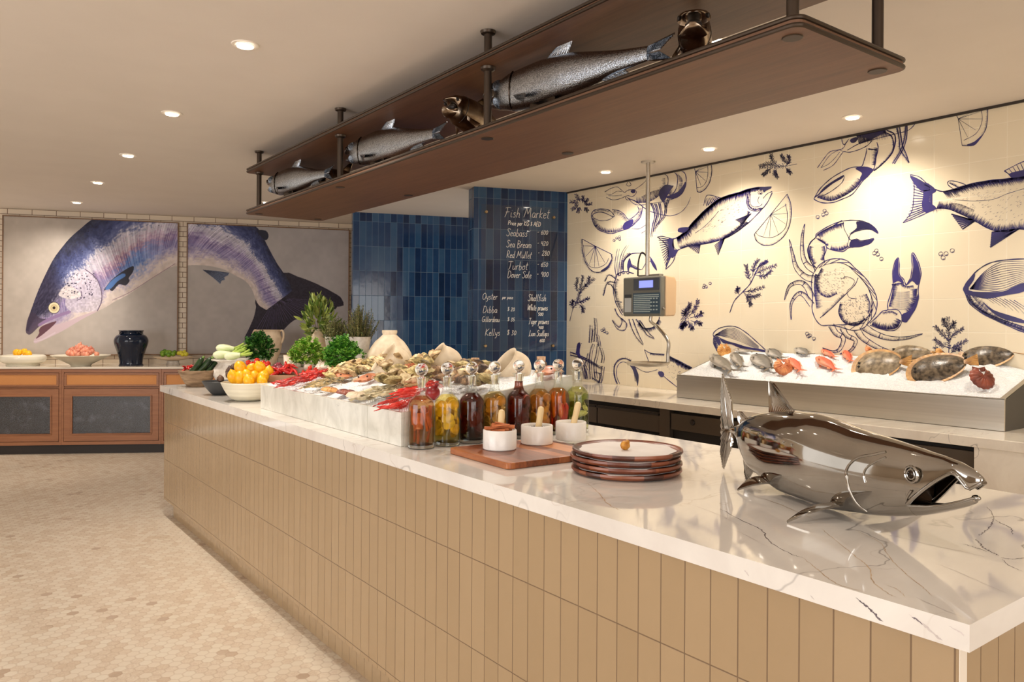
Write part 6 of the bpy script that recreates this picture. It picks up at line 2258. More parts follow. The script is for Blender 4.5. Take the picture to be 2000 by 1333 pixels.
pm = [mortar(976, 877, .060, 'squat white marble mortar heaped with cinnamon sticks'), mortar(1048.5, 866.5, .0595, 'squat white marble mortar with peppercorns and a pestle, the middle one'), mortar(1115, 858.5, .0595, 'squat white marble mortar with a white-tipped pestle, furthest right')]
M['pestle'] = wood('pale_wood', (214, 184, 130), (230, 206, 160), 8, .5, axis=2)
for (k, lean, lb) in ((0, (.006, .10), 'pale wooden pestle standing behind the cinnamon sticks'), (1, (.016, .12), 'pale wooden pestle leaning in the middle marble mortar'), (2, (.030, .10), 'pale wooden pestle with white marble head in the right mortar')):
    p = pm[k] + Vector((0, 0, .014))
    d = rgt * lean[0] + view * .02
    tip = p + Vector((0, 0, (.118, .118, .125)[k])) + d
    dd = (tip - p)
    t = thing('pestle', lb, 'pestle', p + (Vector((0, 0, 0)) if k else view * .018))
    m = MB().tube([dd * 0 + Vector((0, 0, .01)), dd * .12, dd * .30], [.009, .015, .013], 14)
    m.build('head', M['marble_white'], t)
    m = MB().tube([dd * .301, dd * .6, dd * .9, dd * 1.0, dd * 1.03], [.0125, .0115, .0125, .010, .004], 14)
    m.build('handle', M['pestle'], t)
M['cinnamon'] = mottled('cinnamon_bark', (150, 78, 40), (196, 112, 62), 40, .7)
cs = None
rd = random.Random(4)
for k in range(13):
    a = rd.uniform(-.5, .9) + math.atan2(rgt.y, rgt.x)
    if cs is None:
        m = MB()
        m.sheet([[(x, .0062 * math.cos(b) * (1 - .0 * b), .0062 * math.sin(b)) for x in np.linspace(-.032, .032, 4)] for b in np.linspace(0, 5.4, 10)], 0, .0015)
        cs = m.build('cinnamon_stick', M['cinnamon'])
        o = cs
    else:
        o = cs.copy(); COL.objects.link(o)
    lay = k // 5
    o.location = pm[0] + Vector((rd.uniform(-.022, .022), rd.uniform(-.018, .018), .060 + lay * .009 + (k % 5) * .003))
    o.rotation_euler = (rd.random() * 6, rd.uniform(-.25, .25), a)
    tag(o, 'cinnamon stick heaped in the left marble mortar', 'cinnamon', 'cinnamon sticks in the left mortar')
m = MB()
for k in range(160):
    a, q = rd.uniform(0, 6.28), math.sqrt(rd.random()) * .044
    m.ball((q * math.cos(a), q * math.sin(a), .046 + rd.uniform(0, .012)), .0032, 6, 4)
for z in (1,):
    m.lathe([(0, 0.014), (.034, .016), (.044, .05), (0, .052)], seg=16)
o = m.build('peppercorns', plain('peppercorn', (44, 32, 28), .6))
o.location = pm[1] + Vector((0, 0, 0))
tag(o, 'dark peppercorns filling the middle marble mortar', 'peppercorns', kind='stuff')

pp = at_z(1223, 922, IZ)
M['plate_wood'] = None
n = NT('segmented_walnut')
tc = n.n('TexCoord'); sp = n.n('SeparateXYZ'); n.l(tc.outputs['Object'], sp.inputs[0])
oi = n.n('ObjectInfo')
an = n.math('ARCTAN2', sp.outputs[1], sp.outputs[0])
ii = n.math('FLOOR', n.math('ADD', n.math('MULTIPLY', an, 2.6), n.math('MULTIPLY', oi.outputs['Random'], 10)))
wn = n.n('TexWhiteNoise', noise_dimensions='1D'); n.l(ii, wn.inputs['W'])
gr = n.noise(n.coord((4, 4, 40)), 6, 4, .6, .4)
f = n.math('ADD', n.math('MULTIPLY', wn.outputs[0], .7), n.math('MULTIPLY', gr, .35))
n.set(col=n.ramp(f, [(.2, sr((70, 36, 24))), (.55, sr((112, 58, 38))), (.95, sr((156, 92, 60)))]), rough=.35)
M['plate_wood'] = n.mat
plb = ['round segmented wooden plate at the bottom of the stack by the metal salmon', 'second round wooden plate from the bottom of the stack', 'third round wooden plate, just under the top one', 'top round wooden plate of the stack, lined with white paper']
M['paper'] = mottled('baking_paper', (222, 216, 212), (234, 228, 224), 8, .8)
first = None
for k in range(4):
    z = IZ + .001 + k * .0195
    off = [(0, 0), (.004, .002), (-.002, .003), (.003, -.001)][k]
    if first is None:
        t = thing('wooden_plate', plb[0], 'plate', (pp.x, pp.y, z), 0, 'stack of wooden plates')
        R_ = .1745
        MB().lathe([(0, 0), (R_ - .018, 0), (R_ - .006, .004), (R_, .011), (R_ - .001, .0175), (R_ - .006, .0182), (R_ - .012, .013), (R_ - .02, .0115), (0, .0115)], seg=64).build('plate_body', M['plate_wood'], t)
        first = t
    else:
        t = dup(first, (pp.x + off[0], pp.y + off[1], z), (0, 0, k * 1.3), label=plb[k])
    pr = []
    for a in np.linspace(0, 2 * PI, 60)[:-1]:
        q = .151 + .0045 * math.sin(a * 9 + k) + rd.uniform(-.0015, .0015)
        pr.append((q * math.cos(a), q * math.sin(a)))
    if k == 3:
        o = MB().prism(pr, 0, .0006).build('paper_sheet', M['paper'], smooth=False)
        o.location = (pp.x + off[0], pp.y + off[1], z + .0122)
        tag(o, 'white paper round with ragged edge lining the top wooden plate', 'paper')
    else:
        MBp = MB()
        pr2 = [(x * (1.145 if 3.6 < (math.atan2(y, x) % 6.28) < 4.1 + .2 * k else 1.05), y * (1.145 if 3.6 < (math.atan2(y, x) % 6.28) < 4.1 + .2 * k else 1.05)) for x, y in pr]
        o = MBp.prism(pr2, 0, .0006).build('paper_sheet', M['paper'], smooth=False)
        o.location = (pp.x + off[0], pp.y + off[1], z + .0186)
        tag(o, ['white paper sheet between the two lowest wooden plates', 'white paper sheet between the middle wooden plates', 'white paper sheet just under the top wooden plate'][k], 'paper')
p = at_z(1221, 878, IZ + .075)
m = MB()
m.ball((0, 0, .014), (.017, .014, .015), 16, 10, noise=.04)
m.ball((.008, 0, .022), (.009, .009, .009), 10, 7, noise=.05)
o = m.build('golden_fruit', mottled('golden_skin', (176, 110, 30), (214, 156, 60), 60, .45))
o.location = (p.x, p.y, IZ + .0735)
tag(o, 'small golden-brown fruit sitting in the middle of the top wooden plate', 'fruit')

# ================================================================ stainless ice tray on the wall worktop
TX0, TX1, TY0, TY1 = 4.29, WX - .006, 1.593, 3.727
TZ = 1.052
t = thing('ice_tray', 'long brushed steel tray filled with crushed ice on the wall worktop', 'tray', ((TX0 + TX1) / 2, (TY0 + TY1) / 2, BZ))
k = dict(world=True)
MB().box(TX0, TX0 + .012, TY0, TY1, BZ + .001, TZ).build('front_panel', M['steel'], t, smooth=False, bevel=.002, **k)
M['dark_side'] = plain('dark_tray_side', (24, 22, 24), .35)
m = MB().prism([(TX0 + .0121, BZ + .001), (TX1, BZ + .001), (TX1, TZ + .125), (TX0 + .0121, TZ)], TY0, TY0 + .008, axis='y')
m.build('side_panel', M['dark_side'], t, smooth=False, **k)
m = MB().prism([(TX0 + .0121, BZ + .001), (TX1, BZ + .001), (TX1, TZ + .125), (TX0 + .0121, TZ)], TY1 - .008, TY1, axis='y')
m.build('side_panel', M['steel'], t, smooth=False, **k)
MB().box(TX0, TX0 + .03, TY0, TY1, TZ + .0005, TZ + .004).build('rim', M['steel'], t, smooth=False, bevel=.001, **k)
m = MB().prism([(TX0, TZ + .001), (TX1, TZ + .126), (TX1, TZ + .130), (TX0, TZ + .005)], TY0 - .001, TY0 + .022, axis='y')
m.build('end_rim', M['steel'], t, smooth=False, **k)

n = NT('crushed_ice')
v = n.coord((1, 1, 1))
f = n.noise(v, 70, 4, .7)
g_ = n.n('TexVoronoi'); g_.inputs['Scale'].default_value = 110
n.l(v, g_.inputs['Vector'])
n.set(col=n.ramp(f, [(.3, sr((226, 232, 238))), (.7, sr((252, 252, 252)))]), rough=.3, spec=.7)
n.bump(n.math('ADD', f, g_.outputs['Distance']), .6, .008)
M['ice'] = n.mat


def ice_field(name, label, x0, x1, y0, y1, zf, zb, zbot, seed, amp=.012, nx=60, ny=130, mound=None):
    r = np.random.RandomState(seed)
    h1 = vnoise(nx + 1, ny + 1, 7, seed); h2 = vnoise(nx + 1, ny + 1, 1.6, seed + 1)
    rows = []
    for i in range(nx + 1):
        a = i / nx
        row = []
        for j in range(ny + 1):
            b = j / ny
            e = min(1, min(a, 1 - a, b * 2, (1 - b) * 2) * 14)
            z = zf + (zb - zf) * a + ((h1[i, j] - .5) * amp * 1.6 + (h2[i, j] - .5) * amp * .7) * e
            if mound: z += mound(a, b)
            row.append((x0 + (x1 - x0) * a, y0 + (y1 - y0) * b, z))
        rows.append(row)
    m = MB()
    m.sheet(rows)
    N = ny + 1
    # close down to the bottom
    edge = [(0, j) for j in range(ny + 1)] + [(i, ny) for i in range(1, nx + 1)] + [(nx, j) for j in range(ny - 1, -1, -1)] + [(i, 0) for i in range(nx - 1, 0, -1)]
    top = [i * N + j for i, j in edge]
    b0 = len(m.v)
    for q in top: m.v.append((m.v[q][0], m.v[q][1], zbot))
    L = len(top)
    for q in range(L):
        m.f.append((top[q], top[(q + 1) % L], b0 + (q + 1) % L, b0 + q)); m.m.append(0)
    m.f.append(tuple(range(b0, b0 + L))); m.m.append(0)
    o = m.build(name, M['ice'], auto=80)
    tag(o, label, 'ice', kind='stuff')
    return rows


ZTF, ZTB = TZ + .004, TZ + .172
tray_rows = ice_field('crushed_ice', 'crushed ice sloping up in the steel tray under the illustrated wall', TX0 + .0135, TX1 - .002, TY0 + .024, TY1 - .0085, ZTF - .004, ZTB, BZ + .002, 5, .016, 36, 150, lambda a, b: .012 * math.sin(PI * a) ** 1.5 * (.4 + .6 * math.sin(b * 23) ** 2) * (b < .97) * (b > .03) - .052 * a * (max(0, 1 - b / .10) + max(0, (b - .92) / .08)))


def on_slope(u, v, x0, z0, x1, z1):
    nrm = Vector((-(z1 - z0), 0, x1 - x0))
    return at_pl(u, v, (x0, 0, z0), nrm)


def at_tray(u, v): return on_slope(u, v, TX0, ZTF, TX1, ZTB)


sl_t = math.atan2(ZTB - ZTF, TX1 - TX0)

# --- fish on the tray
def fish_skin(name, back, side, belly, H, rough=.28):
    n = NT(name)
    tc = n.n('TexCoord'); sp = n.n('SeparateXYZ'); n.l(tc.outputs['Object'], sp.inputs[0])
    nz = n.noise(n.coord((1, 1, 1)), 60, 3)
    f = n.math('ADD', n.math('MULTIPLY', sp.outputs[2], 1 / H), n.math('MULTIPLY', n.math('SUBTRACT', nz, .5), .25))
    n.set(col=n.ramp(f, [(.12, sr(belly)), (.45, sr(side)), (.72, sr(side)), (.92, sr(back))]), rough=rough, spec=.7)
    n.bump(nz, .1, .002)
    return n.mat


M['fish_grey'] = fish_skin('silver_fish_skin', (44, 40, 38), (112, 106, 96), (200, 190, 176), .06, .4)
M['bream_skin'] = fish_skin('bream_skin', (40, 38, 38), (104, 100, 94), (196, 188, 176), .085, .4)
M['fish_fin'] = plain('fish_fin', (140, 128, 112), .4)
M['eye_dark'] = plain('fish_eye', (24, 22, 22), .1)
M['red_fish'] = fish_skin('red_fish_skin', (186, 50, 28), (222, 92, 58), (236, 160, 124), .06, .4)
M['red_fin'] = plain('red_fin', (236, 150, 110), .4)
M['gill'] = plain('gill_line', (80, 66, 58), .5)


def lay(t, p, ang, up=.5, zl=0, slope=sl_t):
    """lay a fish on its side on the slope, head towards ang (world, degrees from +x)"""
    t.location = p + Vector((0, 0, zl))
    q = Matrix.Rotation(-slope, 4, 'Y') @ Matrix.Rotation(math.radians(ang), 4, 'Z') @ Matrix.Rotation(PI / 2 * up, 4, 'X')
    t.rotation_euler = q.to_euler()


def tray_fish(kind, head, tailp, label, proto, zoff=0):
    ph, pt = at_tray(*head), at_tray(*tailp)
    d = ph - pt
    L = d.length
    ang = math.degrees(math.atan2(d.y, d.x))
    if proto[kind] is None:
        if kind == 'bass': t = make_fish('silver_fish', label, 'fish', .24, .055, .030, 'slim', (M['fish_grey'], M['fish_fin'], M['eye_dark'], M['gill']), dorsal='long', ring=14, tail=.14)
        elif kind == 'bream': t = make_fish('silver_bream', label, 'fish', .24, .085, .034, 'deep', (M['bream_skin'], M['fish_fin'], M['eye_dark'], M['gill']), dorsal='long', ring=14, tail=.14)
        else: t = make_fish('red_mullet', label, 'fish', .24, .062, .034, 'slim', (M['red_fish'], M['red_fin'], M['eye_dark'], M['red_fin']), dorsal='long', ring=14, tail=.14)
        t['group'] = {'bass': 'silver fish on the ice tray', 'bream': 'silver fish on the ice tray', 'mullet': 'red fish on the ice tray'}[kind]
        proto[kind] = t
    else:
        t = dup(proto[kind], label=label)
    s = L / .24 / 1.14
    t.scale = (s, s, s)
    dn = d.normalized()
    t.location = pt + dn * L * .12
    up = Vector((-math.sin(sl_t), 0, math.cos(sl_t)))
    back = dn.cross(up) if kind else dn.cross(up)
    if back.dot(rgt) < 0 and back.z < 0: pass
    # local x = dn, local z (back of the fish) lies in the slope plane, local y = up
    zax = dn.cross(up) * (1 if dn.cross(up).dot(rgt + Vector((0, 0, .5))) > 0 else -1)
    yax = zax.cross(dn)
    R = Matrix((dn, yax, zax)).transposed()
    H = {'bass': .055, 'bream': .085, 'mullet': .062}[kind]
    Wd = {'bass': .030, 'bream': .034, 'mullet': .034}[kind]
    t.location = t.location - zax * (H / 2 * s) + up * (Wd * s * .5 + .010 + zoff)
    t.rotation_euler = R.to_euler()
    return t


pr = dict(bass=None, bream=None, mullet=None)
tray_fish('bass', (1391, 703), (1436, 737), 'slim silver fish at the front left corner of the steel ice tray', pr)
tray_fish('bass', (1432, 697), (1453, 727), 'thin silver fish just right of the front-left fish on the tray', pr)
tray_fish('bass', (1434, 688), (1474, 693), 'dark little fish lying at the back left of the ice tray', pr)
tray_fish('bream', (1474, 702), (1509, 732), 'plump silver bream in front, left of the orange scallop', pr)
tray_fish('bream', (1500, 690), (1531, 708), 'silver bream behind the orange scallop shell, toward the wall', pr)
tray_fish('bream', (1555, 684), (1583, 700), 'silver bream at the back, left of the two rear red fish', pr)
tray_fish('mullet', (1542, 708), (1568, 734), 'orange-red fish right beside the front scallop shell', pr)
tray_fish('mullet', (1597, 706), (1637, 733), 'slender red fish lying in front, left of the grey turbot', pr)
tray_fish('mullet', (1606, 690), (1634, 705), 'small red fish at the back, left one of a pair', pr)
tray_fish('mullet', (1650, 692), (1664, 714), 'small red fish at the back, right one of a pair', pr)


def flatfish(name, label, c, L, W, ang, mats, roll=0, thick=.035):
    """turbot: a broad lens body with a fin fringe all round and a tail"""
    t = thing(name, label, 'fish', c, group='flatfish on the ice tray')
    m = MB()
    N = 30
    for s in (1,):
        rows = []
        for i in range(11):
            q = i / 10
            row = []
            for k_ in range(N + 1):
                a = 2 * PI * k_ / N
                rx = L / 2 * (1 + .08 * math.cos(a)) * q
                ry = W / 2 * (1 - .12 * math.cos(a)) * q
                z = thick * (1 - q ** 2.2) + .004
                row.append((rx * math.cos(a), ry * math.sin(a), z))
            rows.append(row)
        m.sheet(rows)
        m.sheet([[(x, y, .0) for x, y, z in rows[-1]], rows[-1]])
    m.build('body', mats[0], t, auto=70)
    m = MB()
    rows = []
    for k_ in range(N * 2 + 1):
        a = .32 + (2 * PI - .64) * k_ / (N * 2)
        w = 1.0 + .20 * math.sin((a - .32) / (2 * PI - .64) * PI) ** .6
        zz = .003 * (k_ % 2)
        rows.append([(L / 2 * (1 + .08 * math.cos(-a)) * q * math.cos(a), W / 2 * (1 - .12 * math.cos(a)) * q * math.sin(a), .004 + zz * (q - .9)) for q in (.96, (1 + w) / 2, w)])
    m.sheet(rows, 0, .002)
    m.build('fin_fringe', mats[1], t, smooth=False)
    m = MB()
    fin(m, (L * .50, -.012, .01), (L * .50, .012, .01), (L * .74, -W * .22, .006), (L * .74, W * .22, .006), 6, .003)
    m.build('tail_fin', mats[1], t, smooth=False)
    for yy_ in (-.012, .016):
        MB().ball((-L * .36, yy_, thick * .62), (.008, .007, .006), 10, 6).build('eye', mats[2], t)
    return t


M['turbot'] = mottled('turbot_skin', (96, 82, 62), (168, 150, 122), 34, .35, bump=.4, detail=6)
M['turbot_dark'] = mottled('dark_turbot_skin', (44, 36, 28), (120, 104, 84), 46, .3, bump=.4, detail=6)
M['turbot_fin'] = mottled('turbot_fin', (150, 104, 50), (206, 158, 90), 30, .4)


def tray_flat(c, label, L, W, ang, mats, tiltx=0, zo=.012):
    p = at_tray(*c)
    t = flatfish('turbot', label, p + Vector((0, 0, zo)), L, W, ang, mats)
    q = Matrix.Rotation(-sl_t - .5, 4, 'Y') @ Matrix.Rotation(math.radians(ang), 4, 'Z') @ Matrix.Rotation(tiltx, 4, 'X')
    t.rotation_euler = q.to_euler()
    return t


tm_ = (M['turbot'], M['turbot_fin'], M['eye_dark']); td_ = (M['turbot_dark'], M['turbot_fin'], M['eye_dark'])
tray_flat((1712, 724), 'pale grey turbot in the middle of the ice tray, nearest the front', .27, .22, -78, tm_, zo=.03)
tray_flat((1776, 699), 'grey-brown flatfish at the back, behind the pale turbot', .25, .13, -85, tm_, zo=.03)
tray_flat((1828, 733), 'dark turbot with golden fins left of the dark red scallop', .29, .20, -70, td_, zo=.035)
tray_flat((1925, 706), 'brown turbot at the back right corner of the ice tray', .27, .18, -75, td_, zo=.03)


def scallop_mesh(m, R=.05, dome=.018, mi=0, close=True):
    rows = []
    for i in range(9):
        q = i / 8
        row = []
        for k_ in range(49):
            a = math.radians(-62 + 304 * k_ / 48)
            rib = 1 + .035 * math.cos(k_ * PI / 48 * 26)
            r = R * q * (1.0 if -10 < 0 else 1) * (rib if q > .2 else 1)
            x = r * math.cos(a)
            y = r * math.sin(a) + R * .1 * q
            z = dome * math.sqrt(max(0, 1 - q ** 2.2)) + .0025 * q * (1 - q) * 4 * math.cos(k_ * PI / 48 * 26)
            row.append((x, y, z))
        rows.append(row)
    m.sheet(rows, mi, .0025)
    for s in (-1, 1):
        m.prism([(0, -R * .82), (s * R * .52, -R * .98), (s * R * .56, -R * .55), (s * R * .1, -R * .5)], .002, .006, mi)


def shell(name, label, p, R, mat, rot, group=None, cat='shell'):
    m = MB()
    scallop_mesh(m, R, R * .38)
    o = m.build(name, mat, auto=80)
    o.location = p
    if isinstance(rot[0], str):
        f = float(rot[1])
        y_ = (Vector((0, 0, -1)) * math.sin(f) - view * math.cos(f)).normalized()
        x_ = (-rgt * math.cos(float(rot[2])) + y_.cross(-rgt) * 0 + Vector((0, 0, 1)) * math.sin(float(rot[2]))).normalized()
        x_ = (x_ - y_ * x_.dot(y_)).normalized()
        z_ = x_.cross(y_)
        o.rotation_euler = Matrix((x_, y_, z_)).transposed().to_euler()
    else:
        o.rotation_euler = rot
    tag(o, label, cat, group)
    return o


M['scallop_orange'] = mottled('orange_scallop', (176, 84, 44), (222, 150, 96), 30, .5, bump=.4)
M['scallop_red'] = mottled('dark_red_scallop', (92, 40, 28), (150, 74, 52), 26, .45, bump=.4)
M['scallop_gold'] = mottled('golden_scallop', (176, 110, 40), (226, 170, 96), 26, .5, bump=.4)
azc = math.atan2(rgt.y, rgt.x)
shell('scallop_shell', 'orange ribbed scallop shell at the front edge of the steel ice tray', at_tray(1529, 730) + Vector((0, 0, .045)), .060, M['scallop_orange'], ('s', 1.0, .0), 'scallop shells on the ice tray')
shell('scallop_shell', 'dark red scallop shell at the right end of the steel ice tray', at_tray(1917, 756) + Vector((0, 0, .05)), .064, M['scallop_red'], ('s', 1.0, .05), 'scallop shells on the ice tray')
shell('scallop_shell', 'golden scallop shell at the back left corner of the steel tray', at_tray(1414, 692) + Vector((0, 0, .03)), .050, M['scallop_gold'], ('s', 1.2, -.2), 'scallop shells on the ice tray')
shell('scallop_shell', 'small rust-coloured scallop shell tipped against the wall, left of the flatfish', at_tray(1700, 696) + Vector((0, 0, .03)), .042, M['scallop_orange'], ('s', .8, .5), 'scallop shells on the ice tray')
shell('scallop_shell', 'mossy golden shell at the back behind the two right turbots', at_tray(1842, 699) + Vector((0, 0, .03)), .045, M['scallop_gold'], ('s', 1.0, .05), 'scallop shells on the ice tray')

# ================================================================ marble ice display on the island
RX0, RX1, RY0, RY1 = 1.40, 2.26, 2.565, 4.14
RZ = 1.08
t = thing('ice_display', 'low white marble surround holding the iced seafood on the island', 'display', ((RX0 + RX1) / 2, (RY0 + RY1) / 2, IZ))
ysm = at_x(717, 830, RX0).y
MB().box(RX0, RX0 + .014, ysm + .001, RY1, IZ + .0005, RZ).build('front_panel', M['marble_box'], t, smooth=False, bevel=.0015, **k)
MB().box(RX0, RX0 + .014, RY0, ysm - .001, IZ + .0005, RZ).build('front_panel', M['marble_box'], t, smooth=False, bevel=.0015, **k)
RZB = 1.19
for (a, b) in ((RY0, RY0 + .014), (RY1 - .014, RY1)):
    MB().prism([(RX0 + .0142, IZ + .0005), (RX1, IZ + .0005), (RX1, RZB), (RX0 + .0142, RZ)], a, b, axis='y').build('end_panel', M['marble_box'], t, smooth=False, **k)
MB().box(RX1 - .014, RX1, RY0 + .0142, RY1 - .0142, IZ + .0005, RZB).build('back_panel', M['marble_box'], t, smooth=False, **k)


def mound(a, b):
    return .030 * max(0, a - .25) * math.sin(PI * min(1, max(0, b)) ** .8)


ice_field('crushed_ice', 'bed of crushed ice in the white marble surround on the island', RX0 + .0145, RX1 - .0145, RY0 + .0145, RY1 - .0145, RZ - .004, RZB - .004, IZ + .001, 9, .014, 60, 110, mound)


def at_ice(u, v, lift=0):
    p = on_slope(u, v, RX0, RZ + lift, RX1, RZB + .012 + lift)
    return p


def ice_z(x, y):
    a = (x - RX0) / (RX1 - RX0); b = (y - RY0) / (RY1 - RY0)
    return RZ - .004 + (RZB - RZ) * a + (mound(a, b) if 0 < a < 1 and 0 < b < 1 else 0)


# oysters ------------------------------------------------------------
M['oyster'] = mottled('oyster_shell', (84, 62, 42), (232, 212, 168), 30, .7, detail=8, bump=1, c3=(182, 150, 104), rnd=.5, lo=.3, hi=.62)
M['oyster_green'] = mottled('mossy_oyster_shell', (66, 56, 34), (214, 194, 136), 34, .7, detail=8, bump=1, c3=(150, 130, 80), rnd=.5, lo=.3, hi=.62)
M['oyster_dark'] = mottled('dark_oyster_shell', (52, 38, 30), (176, 140, 100), 36, .65, detail=7, bump=.8, c3=(104, 78, 54), rnd=.4)
rd = random.Random(12)


def oyster_mesh(seed, L=.092, W=.058, T=.036):
    r = random.Random(seed)
    m = MB()
    rows = []
    ph = [r.uniform(0, 6) for _ in range(6)]
    for side in (1, -1):
        rows = []
        for i in range(9):
            q = i / 8
            row = []
            for k_ in range(25):
                a = 2 * PI * k_ / 24
                rr = 1 + .09 * math.sin(2 * a + ph[0]) + .05 * math.sin(5 * a + ph[1]) + .035 * math.sin(9 * a + ph[2])
                ring = .0022 * math.sin(q * 24 + ph[3]) + .0016 * math.sin(a * 7 + q * 9 + ph[4])
                x = L / 2 * q * rr * math.cos(a) * (1 + .12 * math.cos(a))
                y = W / 2 * q * rr * math.sin(a) * (1 - .35 * math.cos(a) * .6)
                z = side * (T / 2 * (1 - q ** 2) + ring * (q > .1) * (1 if side > 0 else .4)) + .002 * math.sin(3 * a + ph[5]) * q
                row.append((x, y, z))
            rows.append(row)
        m.sheet(rows)
    return m


oy = []
for i, mt in enumerate((M['oyster'], M['oyster_green'], M['oyster_dark'], M['oyster'], M['oyster_green'])):
    o = oyster_mesh(i * 7 + 1).build('oyster', mt, auto=70)
    oy.append(o)
used = [False] * len(oy)


def put_oyster(kind, p, rot, sc, label, group):
    if not used[kind]:
        o = oy[kind]; used[kind] = True
    else:
        o = oy[kind].copy(); COL.objects.link(o)
    o.location = p
    o.rotation_euler = rot
    o.scale = (sc, sc, sc)
    tag(o, label, 'oyster', group)


def heap(poly, n, kinds, label, group, lift=0.015, layers=1, sc=(.8, 1.15), steep=.5, dz=.018):
    xs = [p[0] for p in poly]; ys = [p[1] for p in poly]
    c = 0; tr = 0
    pts = []
    while c < n and tr < 6000:
        tr += 1
        u, v = rd.uniform(min(xs), max(xs)), rd.uniform(min(ys), max(ys))
        ins = False
        for i in range(len(poly)):
            x1, y1 = poly[i]; x2, y2 = poly[i - 1]
            if (y1 > v) != (y2 > v) and u < (x2 - x1) * (v - y1) / (y2 - y1) + x1: ins = not ins
        if not ins: continue
        L_ = c % layers
        p = at_ice(u, v, lift + L_ * dz)
        if p.x > RX1 - .02: p.x = RX1 - .02
        if any((p - q).length < .030 for q in pts): continue
        pts.append(p)
        put_oyster(rd.choice(kinds), p, (rd.uniform(-steep, steep), rd.uniform(-steep, steep), rd.uniform(0, 6.28)), rd.uniform(*sc), label, group)
        c += 1


heap([(628, 738), (650, 722), (700, 706), (722, 702), (742, 700), (760, 712), (735, 722), (700, 722), (668, 734)], 34, [0, 0, 3, 1], 'rough tan oyster in the left heap, between the parsley and the clay bowls', 'oysters in the left heap', lift=.02, layers=2)
heap([(738, 694), (760, 688), (792, 690), (778, 700), (755, 712), (738, 712)], 12, [0, 3], 'golden-tan oyster spilling from the leftmost tipped clay bowl', 'oysters in the leftmost clay bowl', lift=.075, layers=2)
heap([(740, 742), (752, 726), (785, 712), (820, 704), (838, 716), (842, 738), (820, 748), (780, 748), (750, 746)], 36, [1, 4, 1, 0], 'mossy yellow-green oyster in the middle heap below the clay bowls', 'oysters in the middle heap', lift=.03, layers=3)
heap([(812, 706), (822, 696), (846, 690), (852, 698), (832, 712)], 12, [0, 3, 1], 'tan oyster lying in the mouth of the middle tipped clay bowl', 'oysters in the middle clay bowl', lift=.08, layers=2)
heap([(842, 735), (850, 722), (888, 714), (905, 708), (942, 706), (958, 722), (955, 740), (925, 752), (905, 744), (870, 742)], 36, [2, 2, 0, 1], 'brown and black oyster in the right heap behind the decanters', 'oysters in the right heap', lift=.025, layers=3)

# clay bowls tipped on the ice, their mouths up and to the left ----------
def clay_bowl(u, v, d, axis, R, H, label):
    mc_ = place_px(u, v, d)
    ax_ = (rgt * axis[0] + Vector((0, 0, axis[1])) + view * axis[2]).normalized()
    base_ = mc_ - ax_ * H
    t = thing('clay_bowl', label, 'bowl', base_, group='clay bowls tipped on the ice')
    q = Vector((0, 0, 1)).rotation_difference(ax_)
    t.rotation_euler = q.to_euler()
    o_ = [(0, 0), (R * .45, 0), (R * .85, H * .12), (R * 1.10, H * .4), (R * 1.08, H * .7), (R * .98, H * .9), (R * 1.04, H)]
    i_ = [(R * .94, H * .985), (R * .88, H * .88), (R * .96, H * .66), (R * .98, H * .42), (R * .7, H * .2), (0, H * .12)]
    MB().lathe(catmull(o_, 4) + catmull(i_, 4), seg=44).build('bowl_body', M['terracotta'], t, auto=60)
    return t


def place_px(u, v, d):
    return O + ray(u, v) * d


def rgt_az(d): return azc + math.radians(d)


def d_ice(u, v): return (at_ice(u, v) - O).dot(view)


clay_bowl(747, 697, 4.02, (-.72, .62, -.24), .088, .15, 'pale clay bowl tipped left, leftmost of the three on the ice, heaped with oysters')
clay_bowl(846, 697, 3.80, (-.76, .60, -.24), .084, .15, 'pale clay bowl tipped left, the middle one of three on the ice')
clay_bowl(982, 709, 3.55, (-.72, .62, -.26), .086, .13, 'pale clay bowl tipped left, rightmost of three, behind the fourth decanter')

# slipper lobsters ---------------------------------------------------------
M['lobster'] = mottled('rust_lobster_shell', (146, 78, 48), (208, 136, 96), 24, .4, detail=5, bump=.4)
M['lobster_dark'] = plain('lobster_dark', (60, 36, 28), .4)
M['lobster_pale'] = mottled('pale_lobster_leg', (196, 150, 110), (226, 190, 150), 20, .5)


def lobster(label):
    t = thing('slipper_lobster', label, 'lobster', (0, 0, 0), group='slipper lobsters on the island ice')
    m = MB()
    st = []
    for i in range(17):
        q = i / 16
        x = -.075 + .15 * q
        seg = 1 + (.05 * (1 if i % 2 else -1) if q < .5 else 0)
        hw = .036 * interp([(0, .35), (.2, .7), (.5, .95), (.75, 1.05), (.92, .95), (1, .6)], q) * seg
        st.append((x, .030 * seg * interp([(0, .5), (.4, .95), (.7, 1), (1, .35)], q), 0, hw, 0))
    loft(m, st, 18, p=2.3)
    m.build('carapace', M['lobster'], t, auto=60)
    m = MB()
    for s in (-2, -1, 0, 1, 2):
        fin(m, (-.072, s * .006, .008), (-.072, s * .006 + .006, .008), (-.105 + abs(s) * .004, s * .016 - .007, .004), (-.105 + abs(s) * .004, s * .016 + .007, .004), 3, .002)
    m.build('tail_fan', M['lobster'], t, smooth=False)
    m = MB()
    for s in (-1, 1):
        m.prism([(.072, s * .006), (.098, s * .012), (.096, s * .034), (.072, s * .036)], .008, .012)
    m.build('antenna_plates', M['lobster'], t, smooth=False)
    for s in (-1, 1):
        MB().ball((.066, s * .022, .026), .0048, 8, 6).build('eye', M['lobster_dark'], t)
        for j in range(4):
            x = .05 - j * .018
            MB().tube([(x, s * .03, .010), (x + .006, s * .052, .016), (x + .010, s * .066, .001)], [.0032, .0026, .001], 6).build('leg', M['lobster_pale'], t)
    return t


lp = lobster('large rust-orange slipper lobster left of the middle oyster heap')
ups = math.atan2(RZB + .012 - RZ, RX1 - RX0)


